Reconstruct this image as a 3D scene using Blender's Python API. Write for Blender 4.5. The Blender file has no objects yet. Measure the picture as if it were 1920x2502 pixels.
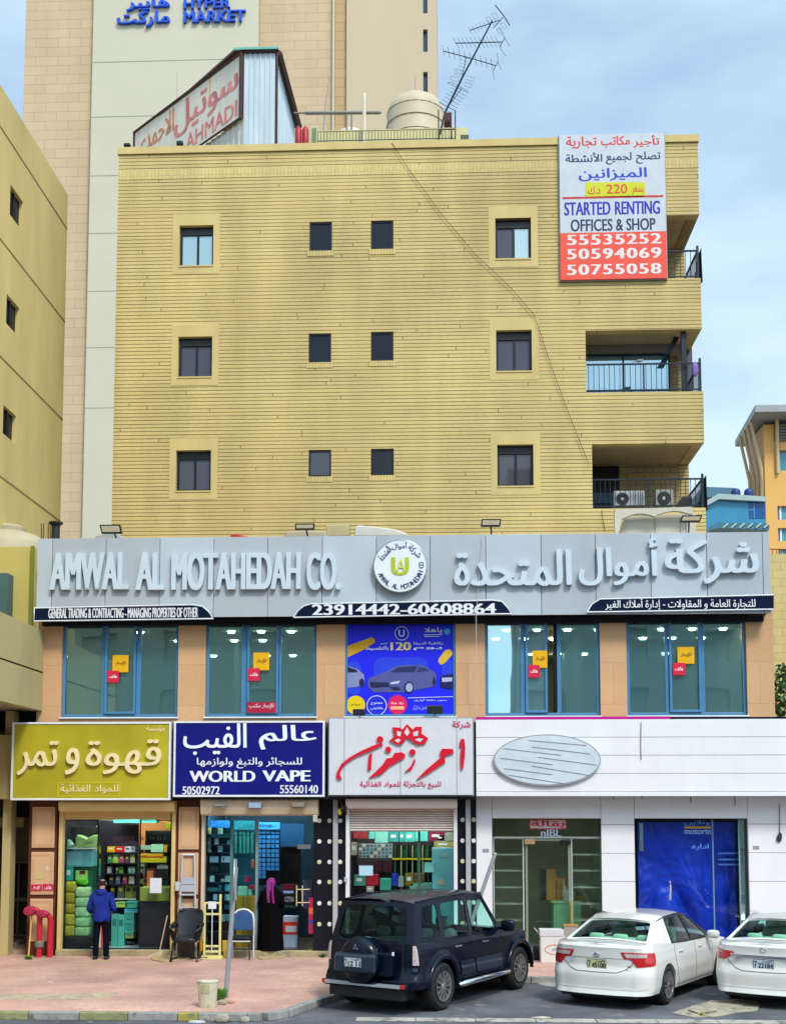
import bpy, bmesh, math, random
import numpy as np
from mathutils import Vector, Matrix, noise
from mathutils.geometry import delaunay_2d_cdt
rad = math.radians
random.seed(7)
SC = bpy.context.scene
COL = SC.collection
# ---------------------------------------------------------------- camera
CY, CZ, F, PU, PV = -28.0, 3.33, 3000.0, 960.0, 1722.0      # position, focal length and principal point (photo pixels)
YAW, PITCH = rad(2.39), rad(4.85)
cam = bpy.data.cameras.new('camera'); cam_o = bpy.data.objects.new('camera', cam); COL.objects.link(cam_o)
cam.sensor_fit = 'HORIZONTAL'; cam.sensor_width = 36; cam.lens = 36*F/1920
cam.shift_y = (PV-1251)/1920; cam.clip_end = 3000
cam_o.location = (0, CY, CZ); cam_o.rotation_euler = (math.pi/2+PITCH, 0, YAW)
SC.camera = cam_o
# ---------------------------------------------------------------- sky and sun (thin bright overcast)
EL, AZ = rad(50), rad(152)            # azimuth clockwise from +y: behind the camera, to its right
W = bpy.data.worlds.new('World'); SC.world = W; W.use_nodes = True
nt = W.node_tree; N = nt.nodes; L = nt.links
bg = N['Background']; bg.inputs[1].default_value = 0.15
sky = N.new('ShaderNodeTexSky'); sky.sky_type = 'NISHITA'; sky.sun_disc = False
sky.sun_elevation = EL; sky.sun_rotation = AZ; sky.air_density = 1.0; sky.dust_density = 1.5
tc = N.new('ShaderNodeTexCoord'); mp = N.new('ShaderNodeMapping'); mp.inputs['Scale'].default_value = (1.1, 1.1, 3.0)
nz = N.new('ShaderNodeTexNoise'); nz.inputs['Scale'].default_value = 2.1; nz.inputs['Detail'].default_value = 5; nz.inputs['Roughness'].default_value = .52
rp = N.new('ShaderNodeValToRGB'); rp.color_ramp.elements[0].position = .40; rp.color_ramp.elements[1].position = .62
rp.color_ramp.elements[0].color = (0, 0, 0, 1); rp.color_ramp.elements[1].color = (1, 1, 1, 1)
mx = N.new('ShaderNodeMixRGB'); mx.inputs[1].default_value = (2.35, 3.5, 4.9, 1); mx.inputs[2].default_value = (4.3, 5.5, 6.1, 1)
L.new(tc.outputs['Generated'], mp.inputs[0]); L.new(mp.outputs[0], nz.inputs['Vector']); L.new(nz.outputs[0], rp.inputs[0])
L.new(rp.outputs[0], mx.inputs[0])
m2 = N.new('ShaderNodeMixRGB'); m2.inputs[0].default_value = .85; L.new(sky.outputs[0], m2.inputs[1]); L.new(mx.outputs[0], m2.inputs[2])
SD = (math.sin(AZ)*math.cos(EL), math.cos(AZ)*math.cos(EL), math.sin(EL))
dp = N.new('ShaderNodeVectorMath'); dp.operation = 'DOT_PRODUCT'; dp.inputs[1].default_value = SD; L.new(tc.outputs['Generated'], dp.inputs[0])
mr = N.new('ShaderNodeMapRange'); mr.inputs['From Min'].default_value = .3; mr.inputs['To Min'].default_value = 1; mr.inputs['To Max'].default_value = 2.4; L.new(dp.outputs['Value'], mr.inputs[0])
m3 = N.new('ShaderNodeMixRGB'); m3.blend_type = 'MULTIPLY'; m3.inputs[0].default_value = 1; L.new(m2.outputs[0], m3.inputs[1]); L.new(mr.outputs[0], m3.inputs[2]); L.new(m3.outputs[0], bg.inputs[0])
sun = bpy.data.lights.new('sun', 'SUN'); sun.energy = 2.5; sun.angle = rad(12); sun.color = (1, .95, .87)
sun_o = bpy.data.objects.new('sun', sun); COL.objects.link(sun_o)
sd = Vector((math.sin(AZ)*math.cos(EL), math.cos(AZ)*math.cos(EL), math.sin(EL)))
sun_o.rotation_euler = sd.to_track_quat('Z', 'Y').to_euler(); sun_o.location = (0, -20, 60)
SC.view_settings.view_transform = 'Standard'; SC.view_settings.look = 'None'; SC.view_settings.exposure = 0.34; SC.view_settings.gamma = 1
try:
    SC.cycles.max_bounces = 7; SC.cycles.transparent_max_bounces = 16; SC.cycles.sample_clamp_indirect = 6
except Exception: pass
# ---------------------------------------------------------------- measuring helpers: a line of sight cut with a real plane of the place
_M = Matrix.Rotation(YAW, 3, 'Z') @ Matrix.Rotation(math.pi/2+PITCH, 3, 'X')
_C = Vector((0, CY, CZ))
def ray(u, v): return _M @ Vector(((u-PU)/F, -(v-PV)/F, -1))
def P(u, v, y):
    d = ray(u, v); return _C + d*((y-CY)/d.y)
def PX(u, v, x):
    d = ray(u, v); return _C + d*(x/d.x)
def PG(u, v, z=0.0):
    d = ray(u, v); return _C + d*((z-CZ)/d.z)
def RC(u0, v0, u1, v1, y):
    um, vm = (u0+u1)/2, (v0+v1)/2
    return (P(u0, vm, y).x, P(u1, vm, y).x, P(um, v1, y).z, P(um, v0, y).z)     # x0 x1 z0 z1
def ZM(ox, oy, k):
    return lambda a, b: (ox+a*k, oy+b*k)
# ---------------------------------------------------------------- materials
MATS = {}
def _new(name):
    m = bpy.data.materials.new(name); m.use_nodes = True
    return m, m.node_tree.nodes, m.node_tree.links, m.node_tree.nodes['Principled BSDF']
def mat(name, col, rough=.6, metal=0, var=.12, scale=2.5, bump=0.0, bscale=None, spec=.3, coat=0, stretch=(1, 1, 1), spots=None):
    if name in MATS: return MATS[name]
    m, N, L, b = _new(name); MATS[name] = m
    b.inputs['Roughness'].default_value = rough; b.inputs['Metallic'].default_value = metal
    b.inputs['Specular IOR Level'].default_value = spec; b.inputs['Coat Weight'].default_value = coat
    t = N.new('ShaderNodeTexCoord'); mp = N.new('ShaderNodeMapping'); mp.inputs['Scale'].default_value = stretch
    L.new(t.outputs['Object'], mp.inputs[0])
    n = N.new('ShaderNodeTexNoise'); n.inputs['Scale'].default_value = scale; n.inputs['Detail'].default_value = 6; n.inputs['Roughness'].default_value = .6
    L.new(mp.outputs[0], n.inputs['Vector'])
    r = N.new('ShaderNodeValToRGB'); e = r.color_ramp.elements
    e[0].position = .3; e[1].position = .7
    e[0].color = tuple(c*(1-var) for c in col)+(1,); e[1].color = tuple(min(1, c*(1+var*.7)) for c in col)+(1,)
    L.new(n.outputs[0], r.inputs[0]); out = r.outputs[0]
    if spots:
        n2 = N.new('ShaderNodeTexNoise'); n2.inputs['Scale'].default_value = spots[1]; n2.inputs['Detail'].default_value = 4
        L.new(mp.outputs[0], n2.inputs['Vector'])
        r2 = N.new('ShaderNodeValToRGB'); r2.color_ramp.elements[0].position = spots[2]; r2.color_ramp.elements[1].position = min(1, spots[2]+.1)
        mxx = N.new('ShaderNodeMixRGB'); mxx.inputs[2].default_value = tuple(spots[0])+(1,)
        L.new(n2.outputs[0], r2.inputs[0]); L.new(r2.outputs[0], mxx.inputs[0]); L.new(out, mxx.inputs[1]); out = mxx.outputs[0]
    L.new(out, b.inputs['Base Color'])
    if bump:
        n3 = N.new('ShaderNodeTexNoise'); n3.inputs['Scale'].default_value = bscale or scale*8; n3.inputs['Detail'].default_value = 4
        L.new(mp.outputs[0], n3.inputs['Vector'])
        bp = N.new('ShaderNodeBump'); bp.inputs['Strength'].default_value = bump; bp.inputs['Distance'].default_value = .02
        L.new(n3.outputs[0], bp.inputs['Height']); L.new(bp.outputs[0], b.inputs['Normal'])
    return m
def bricks(name, c1, c2, mort, w, h, ms, plane='xz', rough=.75, bump=.4, offset=.5, streak=.12, smooth=.1, patch=0, rnd=False):
    if name in MATS: return MATS[name]
    m, N, L, b = _new(name); MATS[name] = m
    b.inputs['Roughness'].default_value = rough; b.inputs['Specular IOR Level'].default_value = .3
    t = N.new('ShaderNodeTexCoord'); s = N.new('ShaderNodeSeparateXYZ'); c = N.new('ShaderNodeCombineXYZ')
    L.new(t.outputs['Object'], s.inputs[0])
    L.new(s.outputs[{'x': 0, 'y': 1}[plane[0]]], c.inputs[0]); L.new(s.outputs[{'y': 1, 'z': 2}[plane[1]]], c.inputs[1])
    k = N.new('ShaderNodeTexBrick'); k.offset = offset; k.inputs['Scale'].default_value = 1
    k.inputs['Brick Width'].default_value = w; k.inputs['Row Height'].default_value = h; k.inputs['Mortar Size'].default_value = ms
    k.inputs['Mortar Smooth'].default_value = smooth
    k.inputs['Color1'].default_value = c1+(1,); k.inputs['Color2'].default_value = c2+(1,); k.inputs['Mortar'].default_value = mort+(1,)
    L.new(c.outputs[0], k.inputs['Vector']); out = k.outputs['Color']
    if rnd:                                       # every course starts at its own place
        k.offset = 0; a, fl, wn, sc, ad = [N.new('ShaderNodeMath') for _ in range(5)]
        sv = N.new('ShaderNodeSeparateXYZ'); L.new(c.outputs[0], sv.inputs[0]); c2_ = N.new('ShaderNodeCombineXYZ')
        a.operation = 'DIVIDE'; a.inputs[1].default_value = h; L.new(sv.outputs[1], a.inputs[0]); fl.operation = 'FLOOR'; L.new(a.outputs[0], fl.inputs[0])
        w_ = N.new('ShaderNodeTexWhiteNoise'); w_.noise_dimensions = '1D'; L.new(fl.outputs[0], w_.inputs['W'])
        sc.operation = 'MULTIPLY'; sc.inputs[1].default_value = w; L.new(w_.outputs[0], sc.inputs[0]); ad.operation = 'ADD'; L.new(sc.outputs[0], ad.inputs[0]); L.new(sv.outputs[0], ad.inputs[1])
        L.new(ad.outputs[0], c2_.inputs[0]); L.new(sv.outputs[1], c2_.inputs[1]); L.new(c2_.outputs[0], k.inputs['Vector'])
    def mul(scale, st, lo, hi):
        nonlocal out
        mp = N.new('ShaderNodeMapping'); mp.inputs['Scale'].default_value = st
        n = N.new('ShaderNodeTexNoise'); n.inputs['Scale'].default_value = scale; n.inputs['Detail'].default_value = 5
        r = N.new('ShaderNodeMapRange'); r.inputs['From Min'].default_value = .3; r.inputs['From Max'].default_value = .7
        r.inputs['To Min'].default_value = lo; r.inputs['To Max'].default_value = hi
        x = N.new('ShaderNodeMixRGB'); x.blend_type = 'MULTIPLY'; x.inputs[0].default_value = 1
        L.new(t.outputs['Object'], mp.inputs[0]); L.new(mp.outputs[0], n.inputs['Vector']); L.new(n.outputs[0], r.inputs[0])
        L.new(out, x.inputs[1]); L.new(r.outputs[0], x.inputs[2]); out = x.outputs[0]
    if streak: mul(.9, (1, 1, .18), 1-streak, 1+streak*.5); mul(.22, (1, 1, 1), 1-streak, 1+streak*.6); mul(9, (1, 1, 3), 1-streak*.6, 1+streak*.4)
    if patch:
        n = N.new('ShaderNodeTexNoise'); n.inputs['Scale'].default_value = .35; n.inputs['Detail'].default_value = 3
        L.new(t.outputs['Object'], n.inputs['Vector'])
        x = N.new('ShaderNodeMixRGB'); x.inputs[2].default_value = tuple(c1[i]*(1.08, .95, .95)[i] for i in range(3))+(1,)
        r = N.new('ShaderNodeMapRange'); r.inputs['From Min'].default_value = .45; r.inputs['From Max'].default_value = .7; r.inputs['To Max'].default_value = patch
        L.new(n.outputs[0], r.inputs[0]); L.new(r.outputs[0], x.inputs[0]); L.new(out, x.inputs[1]); out = x.outputs[0]
    L.new(out, b.inputs['Base Color'])
    bp = N.new('ShaderNodeBump'); bp.inputs['Strength'].default_value = bump; bp.inputs['Distance'].default_value = .015; bp.invert = True
    L.new(k.outputs['Fac'], bp.inputs['Height']); L.new(bp.outputs[0], b.inputs['Normal'])
    return m
def glass(name, tint, refl=.25, rough=.02, body=(.0, .0, .0), solid=0.0, rcol=(1, 1, 1), wavy=0.0, edge=.3):
    """window pane: tinted see-through, mirror-like reflection growing at grazing angles, a flat body colour, in some panes a painted reflection tone"""
    if name in MATS: return MATS[name]
    m, N, L, b = _new(name); MATS[name] = m; N.remove(b)
    o = N['Material Output']
    t = N.new('ShaderNodeBsdfTransparent'); t.inputs[0].default_value = tint+(1,)
    g = N.new('ShaderNodeBsdfGlossy'); g.inputs['Roughness'].default_value = rough; g.inputs[0].default_value = rcol+(1,)
    d = N.new('ShaderNodeBsdfDiffuse'); d.inputs[0].default_value = body+(1,)
    m1 = N.new('ShaderNodeMixShader'); m1.inputs[0].default_value = solid; L.new(t.outputs[0], m1.inputs[1]); L.new(d.outputs[0], m1.inputs[2])
    lw = N.new('ShaderNodeLayerWeight'); lw.inputs[0].default_value = edge
    r = N.new('ShaderNodeMapRange'); r.inputs['To Min'].default_value = refl; r.inputs['To Max'].default_value = .95
    L.new(lw.outputs['Fresnel'], r.inputs[0])
    m2 = N.new('ShaderNodeMixShader'); L.new(r.outputs[0], m2.inputs[0]); L.new(m1.outputs[0], m2.inputs[1]); L.new(g.outputs[0], m2.inputs[2])
    if wavy:
        tc = N.new('ShaderNodeTexCoord'); n = N.new('ShaderNodeTexNoise'); n.inputs['Scale'].default_value = .9; n.inputs['Detail'].default_value = 1
        bp = N.new('ShaderNodeBump'); bp.inputs['Strength'].default_value = wavy; bp.inputs['Distance'].default_value = .05
        L.new(tc.outputs['Object'], n.inputs['Vector']); L.new(n.outputs[0], bp.inputs['Height']); L.new(bp.outputs[0], g.inputs['Normal'])
    L.new(m2.outputs[0], o.inputs[0]); return m
def glow(name, col, st):
    if name in MATS: return MATS[name]
    m, N, L, b = _new(name); MATS[name] = m
    b.inputs['Base Color'].default_value = col+(1,); b.inputs['Emission Color'].default_value = col+(1,); b.inputs['Emission Strength'].default_value = st
    return m
def hx(s):
    c = [int(s[i:i+2], 16)/255 for i in (0, 2, 4)]
    return tuple(x/12.92 if x <= .04045 else ((x+.055)/1.055)**2.4 for x in c)
def paint(s, rough=.5, **k):                     # plain painted, printed or plastic surface of a given colour
    return mat('paint_%s_%d' % (s, int(rough*100)), tuple(c*.82 for c in hx(s)), rough, var=k.pop('var', .08), **k)
# ---------------------------------------------------------------- mesh builder
OFF = {}
class MB:
    def __init__(s): s.v = []; s.f = []; s.mi = []; s.m = 0
    def add(s, vs, fs):
        o = len(s.v); s.v += [tuple(v) for v in vs]
        for f in fs: s.f.append([i+o for i in f]); s.mi.append(s.m)
        return s
    def box(s, x0, x1, y0, y1, z0, z1):
        return s.add([(x, y, z) for z in (z0, z1) for y in (y0, y1) for x in (x0, x1)],
                     [(0, 2, 3, 1), (4, 5, 7, 6), (0, 1, 5, 4), (2, 6, 7, 3), (0, 4, 6, 2), (1, 3, 7, 5)])
    def quad(s, a, b, c, d): return s.add([a, b, c, d], [(0, 1, 2, 3)])
    def prism(s, pts, y0, y1):                   # outline in x,z given thickness in y
        n = len(pts)
        return s.add([(x, y0, z) for x, z in pts]+[(x, y1, z) for x, z in pts],
                     [list(range(n)), list(range(2*n-1, n-1, -1))]+[(i, i+n, (i+1) % n+n, (i+1) % n) for i in range(n)])
    def slab(s, pts, z0, z1):                    # outline in x,y
        n = len(pts)
        return s.add([(x, y, z0) for x, y in pts]+[(x, y, z1) for x, y in pts],
                     [list(range(n-1, -1, -1)), list(range(n, 2*n))]+[(i, (i+1) % n, (i+1) % n+n, i+n) for i in range(n)])
    def tube(s, pts, r, n=8, caps=True):
        pts = [Vector(p) for p in pts]; rs = r if isinstance(r, (list, tuple)) else [r]*len(pts)
        rings = []
        for i, p in enumerate(pts):
            d = (pts[min(i+1, len(pts)-1)]-pts[max(i-1, 0)]).normalized()
            a = d.cross(Vector((0, 0, 1)))
            if a.length < .05: a = d.cross(Vector((0, 1, 0)))
            a.normalize(); b = d.cross(a).normalized()
            rings.append([p+(a*math.cos(2*math.pi*k/n)+b*math.sin(2*math.pi*k/n))*rs[i] for k in range(n)])
        vs = [q for g in rings for q in g]; fs = []
        for i in range(len(pts)-1):
            for k in range(n): fs.append((i*n+k, i*n+(k+1) % n, (i+1)*n+(k+1) % n, (i+1)*n+k))
        if caps: fs += [tuple(range(n-1, -1, -1)), tuple((len(pts)-1)*n+k for k in range(n))]
        return s.add(vs, fs)
    def lathe(s, prof, c=(0, 0, 0), n=20, axis='z', sx=1, sy=1, caps=True):
        vs = []; fs = []; m = len(prof)
        for k in range(n):
            a = 2*math.pi*k/n
            for r, h in prof:
                x, y = r*math.cos(a)*sx, r*math.sin(a)*sy
                vs.append((c[0]+x, c[1]+y, c[2]+h) if axis == 'z' else (c[0]+x, c[1]+h, c[2]+y) if axis == 'y' else (c[0]+h, c[1]+x, c[2]+y))
        for k in range(n):
            for i in range(m-1): fs.append((k*m+i, ((k+1) % n)*m+i, ((k+1) % n)*m+i+1, k*m+i+1))
        if caps: fs += [tuple(k*m for k in range(n)), tuple(k*m+m-1 for k in range(n))]
        return s.add(vs, fs)
    def disc(s, x, z, r, y0, y1, n=20, rz=None):
        return s.prism([(x+r*math.cos(2*math.pi*k/n), z+(rz or r)*math.sin(2*math.pi*k/n)) for k in range(n)], y0, y1)
    def grid(s, fn, nu, nv, flip=False):
        vs = [fn(i/nu, j/nv) for j in range(nv+1) for i in range(nu+1)]; w = nu+1
        return s.add(vs, [(j*w+i, j*w+i+1, (j+1)*w+i+1, (j+1)*w+i) for j in range(nv) for i in range(nu)])
    def blob(s, c, r, n=10, m=7, e=1.0, jit=0.0, seed=0):   # e<1 gives a boxy pillow
        R = random.Random(seed); vs = []; fs = []
        sg = lambda t: math.copysign(abs(t)**e, t)
        for j in range(m+1):
            ph = math.pi*j/m-math.pi/2
            for i in range(n):
                th = 2*math.pi*i/n; q = 1+R.uniform(-jit, jit)
                vs.append((c[0]+r[0]*sg(math.cos(ph))*sg(math.cos(th))*q, c[1]+r[1]*sg(math.cos(ph))*sg(math.sin(th))*q, c[2]+r[2]*sg(math.sin(ph))*(1+R.uniform(-jit, jit))))
        for j in range(m):
            for i in range(n): fs.append((j*n+i, j*n+(i+1) % n, (j+1)*n+(i+1) % n, (j+1)*n+i))
        return s.add(vs, fs)
    def build(s, name, mt, parent=None, loc=None, smooth=None, bevel=0, recalc=True):
        off = Vector(OFF.get(parent.name, (0, 0, 0))) if parent else Vector(loc or (0, 0, 0))
        me = bpy.data.meshes.new(name)
        me.from_pydata([tuple(Vector(v)-off) for v in s.v], [], s.f)
        for q in (mt if isinstance(mt, (list, tuple)) else [mt]): me.materials.append(q)
        me.polygons.foreach_set('material_index', s.mi)
        if recalc:
            bm = bmesh.new(); bm.from_mesh(me); bmesh.ops.recalc_face_normals(bm, faces=bm.faces); bm.to_mesh(me); bm.free()
        if smooth is not None:
            me.polygons.foreach_set('use_smooth', [True]*len(me.polygons)); me.set_sharp_from_angle(angle=rad(smooth))
        me.update()
        o = bpy.data.objects.new(name, me); COL.objects.link(o)
        if parent: o.parent = parent; OFF[o.name] = tuple(off)
        else: o.location = off; OFF[o.name] = tuple(off)
        if bevel:
            b = o.modifiers.new('bevel', 'BEVEL'); b.width = bevel; b.segments = 2; b.limit_method = 'ANGLE'; b.angle_limit = rad(40)
        return o
def tag(o, label=None, cat=None, group=None, kind=None):
    if label: o['label'] = label
    if cat: o['category'] = cat
    if group: o['group'] = group
    if kind: o['kind'] = kind
    return o
def thing(name, label, cat, loc=(0, 0, 0), rz=0, group=None, local=False):
    """Empty at the base of a thing; unless local, its parts are given in world coordinates"""
    o = bpy.data.objects.new(name, None); o.empty_display_size = .2; COL.objects.link(o); o.location = loc; o.rotation_euler = (0, 0, rz)
    OFF[o.name] = (0, 0, 0) if local else tuple(loc)
    return tag(o, label, cat, group)
def solo(name, mb, mt, label, cat, group=None, **k):
    xs = [v[0] for v in mb.v]; ys = [v[1] for v in mb.v]; zs = [v[2] for v in mb.v]
    return tag(mb.build(name, mt, loc=((min(xs)+max(xs))/2, (min(ys)+max(ys))/2, min(zs)), **k), label, cat, group)
def struct(name, mb, mt, **k): return tag(mb.build(name, mt, **k), kind='structure')
def copy_tree(o, parent=None, loc=None, rz=None):
    c = o.copy(); COL.objects.link(c); c.parent = parent
    if loc is not None: c.location = loc
    if rz is not None: c.rotation_euler = (0, 0, rz)
    for ch in list(o.children): copy_tree(ch, c)
    return c
def holed(mb, x0, x1, z0, z1, holes, y0, y1):
    """wall between y0 (front) and y1 with rectangular openings (x0,x1,z0,z1) and their reveals"""
    xs = sorted({x0, x1, *[min(max(h[i], x0), x1) for h in holes for i in (0, 1)]}); zs = sorted({z0, z1, *[min(max(h[i], z0), z1) for h in holes for i in (2, 3)]})
    inh = lambda x, z: any(h[0] < x < h[1] and h[2] < z < h[3] for h in holes)
    for i in range(len(xs)-1):
        for j in range(len(zs)-1):
            a, b, c, d = xs[i], xs[i+1], zs[j], zs[j+1]
            if b-a < 1e-5 or d-c < 1e-5 or inh((a+b)/2, (c+d)/2): continue
            mb.quad((a, y0, c), (b, y0, c), (b, y0, d), (a, y0, d)); mb.quad((a, y1, c), (b, y1, c), (b, y1, d), (a, y1, d))
    for j in range(len(zs)-1):
        if not any(h[1] >= x1 and h[2] < (zs[j]+zs[j+1])/2 < h[3] for h in holes): mb.quad((x1, y0, zs[j]), (x1, y1, zs[j]), (x1, y1, zs[j+1]), (x1, y0, zs[j+1]))
    for h in holes+[(x0, x1, z0, z1)]:
        a, b, c, d = h
        mb.quad((a, y0, c), (a, y1, c), (a, y1, d), (a, y0, d))
        if b < x1: mb.quad((b, y0, c), (b, y1, c), (b, y1, d), (b, y0, d))
        mb.quad((a, y0, c), (b, y0, c), (b, y1, c), (a, y1, c)); mb.quad((a, y0, d), (b, y0, d), (b, y1, d), (a, y1, d))
def ring(mb, x0, x1, z0, z1, w, y0, y1):        # rectangular frame
    mb.box(x0, x0+w, y0, y1, z0, z1); mb.box(x1-w, x1, y0, y1, z0, z1)
    mb.box(x0+w, x1-w, y0, y1, z0, z0+w); mb.box(x0+w, x1-w, y0, y1, z1-w, z1)
# ---------------------------------------------------------------- lettering
_AF = {}
for ch, base, n in (('ا', 0xFE8D, 2), ('أ', 0xFE83, 2), ('إ', 0xFE87, 2), ('ؤ', 0xFE85, 2), ('ئ', 0xFE89, 4), ('ب', 0xFE8F, 4), ('ة', 0xFE93, 2), ('ت', 0xFE95, 4),
    ('ث', 0xFE99, 4), ('ج', 0xFE9D, 4), ('ح', 0xFEA1, 4), ('خ', 0xFEA5, 4), ('د', 0xFEA9, 2), ('ذ', 0xFEAB, 2), ('ر', 0xFEAD, 2), ('ز', 0xFEAF, 2), ('س', 0xFEB1, 4),
    ('ش', 0xFEB5, 4), ('ص', 0xFEB9, 4), ('ض', 0xFEBD, 4), ('ط', 0xFEC1, 4), ('ظ', 0xFEC5, 4), ('ع', 0xFEC9, 4), ('غ', 0xFECD, 4), ('ف', 0xFED1, 4), ('ق', 0xFED5, 4),
    ('ك', 0xFED9, 4), ('ل', 0xFEDD, 4), ('م', 0xFEE1, 4), ('ن', 0xFEE5, 4), ('ه', 0xFEE9, 4), ('و', 0xFEED, 2), ('ي', 0xFEF1, 4), ('\ue000', 0xFEFB, 2), ('\ue001', 0xFEF7, 2)):
    _AF[ch] = (base, n)
def ar(s):
    """joined Arabic letter forms, written out right to left"""
    s = s.replace('لا', '\ue000').replace('لأ', '\ue001'); out = []
    for i, ch in enumerate(s):
        if ch not in _AF: out.append(ch); continue
        b, n = _AF[ch]
        pre = i > 0 and s[i-1] in _AF and _AF[s[i-1]][1] == 4 or (i > 0 and s[i-1] == 'ـ')
        nxt = n == 4 and i+1 < len(s) and (s[i+1] in _AF or s[i+1] == 'ـ')
        out.append(chr(b+(3 if pre and nxt else 1 if pre else 2 if nxt else 0)))
    return ''.join(reversed(out))
def letters(s, bold=0.0, space=1.0, shear=0.0):
    """outlines of the lettering, joined into one flat shape (winding rule), as vertices and triangles"""
    c = bpy.data.curves.new('letters', 'FONT'); c.body = s; c.size = 1; c.space_character = space; c.shear = shear
    o = bpy.data.objects.new('letters', c); COL.objects.link(o)
    cv = o.to_curve(bpy.context.evaluated_depsgraph_get()); loops = []
    for sp in cv.splines:
        if sp.type == 'BEZIER':
            b = sp.bezier_points; pl = []
            for p, q in zip(b, list(b[1:])+[b[0]]):
                straight = p.handle_right_type == 'VECTOR' and q.handle_left_type == 'VECTOR' or ((p.handle_right-p.co).length < 1e-4 and (q.handle_left-q.co).length < 1e-4)
                n = 1 if straight else 4
                for k in range(n):
                    t = k/n; u = 1-t; v = p.co*u**3+p.handle_right*3*u*u*t+q.handle_left*3*u*t*t+q.co*t**3; pl.append((v.x, v.y))
        else: pl = [(p.co.x, p.co.y) for p in sp.points]
        g = [p for i, p in enumerate(pl) if abs(p[0]-pl[i-1][0])+abs(p[1]-pl[i-1][1]) > 1e-4]
        if len(g) > 2: loops.append(g)
    o.to_curve_clear(); bpy.data.objects.remove(o); bpy.data.curves.remove(c)
    V, E = [], []
    for q in ((-1, 0, 1) if bold else (0,)):
        for g in loops: k = len(V); V += [Vector((x+q*bold, y)) for x, y in g]; E += [(k+i, k+(i+1) % len(g)) for i in range(len(g))]
    r = delaunay_2d_cdt(V, E, [], 0, 1e-5); vs = [(v.x, v.y) for v in r[0]]; fs = [list(f) for f in r[2]]
    a = np.array([V[i] for i, j in E]); b = np.array([V[j] for i, j in E]); C_ = np.array([[sum(vs[i][k] for i in f)/len(f) for k in (0, 1)] for f in fs]); keep = []
    for p in C_:
        up = (a[:, 1] <= p[1]) & (b[:, 1] > p[1]); dn = (a[:, 1] > p[1]) & (b[:, 1] <= p[1]); cr = (b[:, 0]-a[:, 0])*(p[1]-a[:, 1])-(p[0]-a[:, 0])*(b[:, 1]-a[:, 1])
        keep.append(int((up & (cr > 0)).sum())-int((dn & (cr < 0)).sum()) != 0)
    return vs, [f for f, k in zip(fs, keep) if k]
def text_mb(mb, s, rect, y, depth=.004, bold=0.0, space=1.0, shear=0.0, to=None):
    """lettering filling rect (x0,x1,z0,z1) on a plane facing -y, standing out by depth; to(x,z,d) maps it to another plane"""
    vs, fs = letters(s, bold, space, shear); us = sorted({i for f in fs for i in f}); ix = {j: i for i, j in enumerate(us)}
    vs = [vs[i] for i in us]; fs = [[ix[i] for i in f] for f in fs]
    a, b = min(v[0] for v in vs), max(v[0] for v in vs); c, d = min(v[1] for v in vs), max(v[1] for v in vs)
    g = [(rect[0]+(p-a)/(b-a)*(rect[1]-rect[0]), rect[2]+(q-c)/(d-c)*(rect[3]-rect[2])) for p, q in vs]
    to = to or (lambda x, z, dd: (x, y-dd, z))
    edge = {(f[i], f[(i+1) % len(f)]) for f in fs for i in range(len(f))}
    n = len(g); F = [list(f) for f in fs]+[[p, q, q+n, p+n] for (p, q) in edge if (q, p) not in edge]
    mb.add([to(x, z, depth) for x, z in g]+[to(x, z, 0) for x, z in g], F)
    return mb
def text(s, rect, y, mt, parent, name='lettering', **k):
    return text_mb(MB(), s, rect, y, **k).build(name, mt, parent, recalc=False)
# ================================================================ the ground
ASPH = mat('asphalt', (.10, .106, .118), .85, var=.45, scale=.9, bump=.6, bscale=60, spots=((.17, .168, .155), 3.1, .6))
PAVER = bricks('pavers', (.54, .33, .26), (.49, .295, .23), (.45, .27, .21), .42, .2, .009, 'xy', .85, .3, streak=.24, patch=.6)
CONC = mat('concrete', (.31, .29, .25), .9, var=.25, scale=4, bump=.4, spots=((.2, .19, .15), 7, .58))
DUST = mat('dusty concrete', (.36, .34, .29), .92, var=.3, scale=3, bump=.4, spots=((.17, .17, .15), 4, .55))
mb = MB(); mb.box(-900, 900, -200, 1500, -.6, -.13); struct('ground', mb, mat('earth', (.30, .26, .2), .95, var=.2, scale=.3))
mb = MB(); mb.box(-120, 120, -60, .4, -.13, -.124); struct('road', mb, ASPH)
kc = [PG(640, 2475), PG(690, 2467), PG(730, 2453), PG(775, 2438), PG(835, 2421), PG(905, 2404), PG(1000, 2391), PG(1100, 2385)]
K = [(-70, kc[0].y)]+[(p.x, p.y) for p in kc]+[(60, kc[-1].y+.12)]
mb = MB(); mb.slab(K+[(60, 1.2), (-70, 1.2)], -.125, 0); struct('pavement', mb, PAVER)
mb = MB(); mb.slab([(-70, 1.2), (60, 1.2), (60, 60), (-70, 60)], -.125, -.004); struct('yard', mb, mat('yard', (.26, .22, .19), .9, var=.2))
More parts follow.
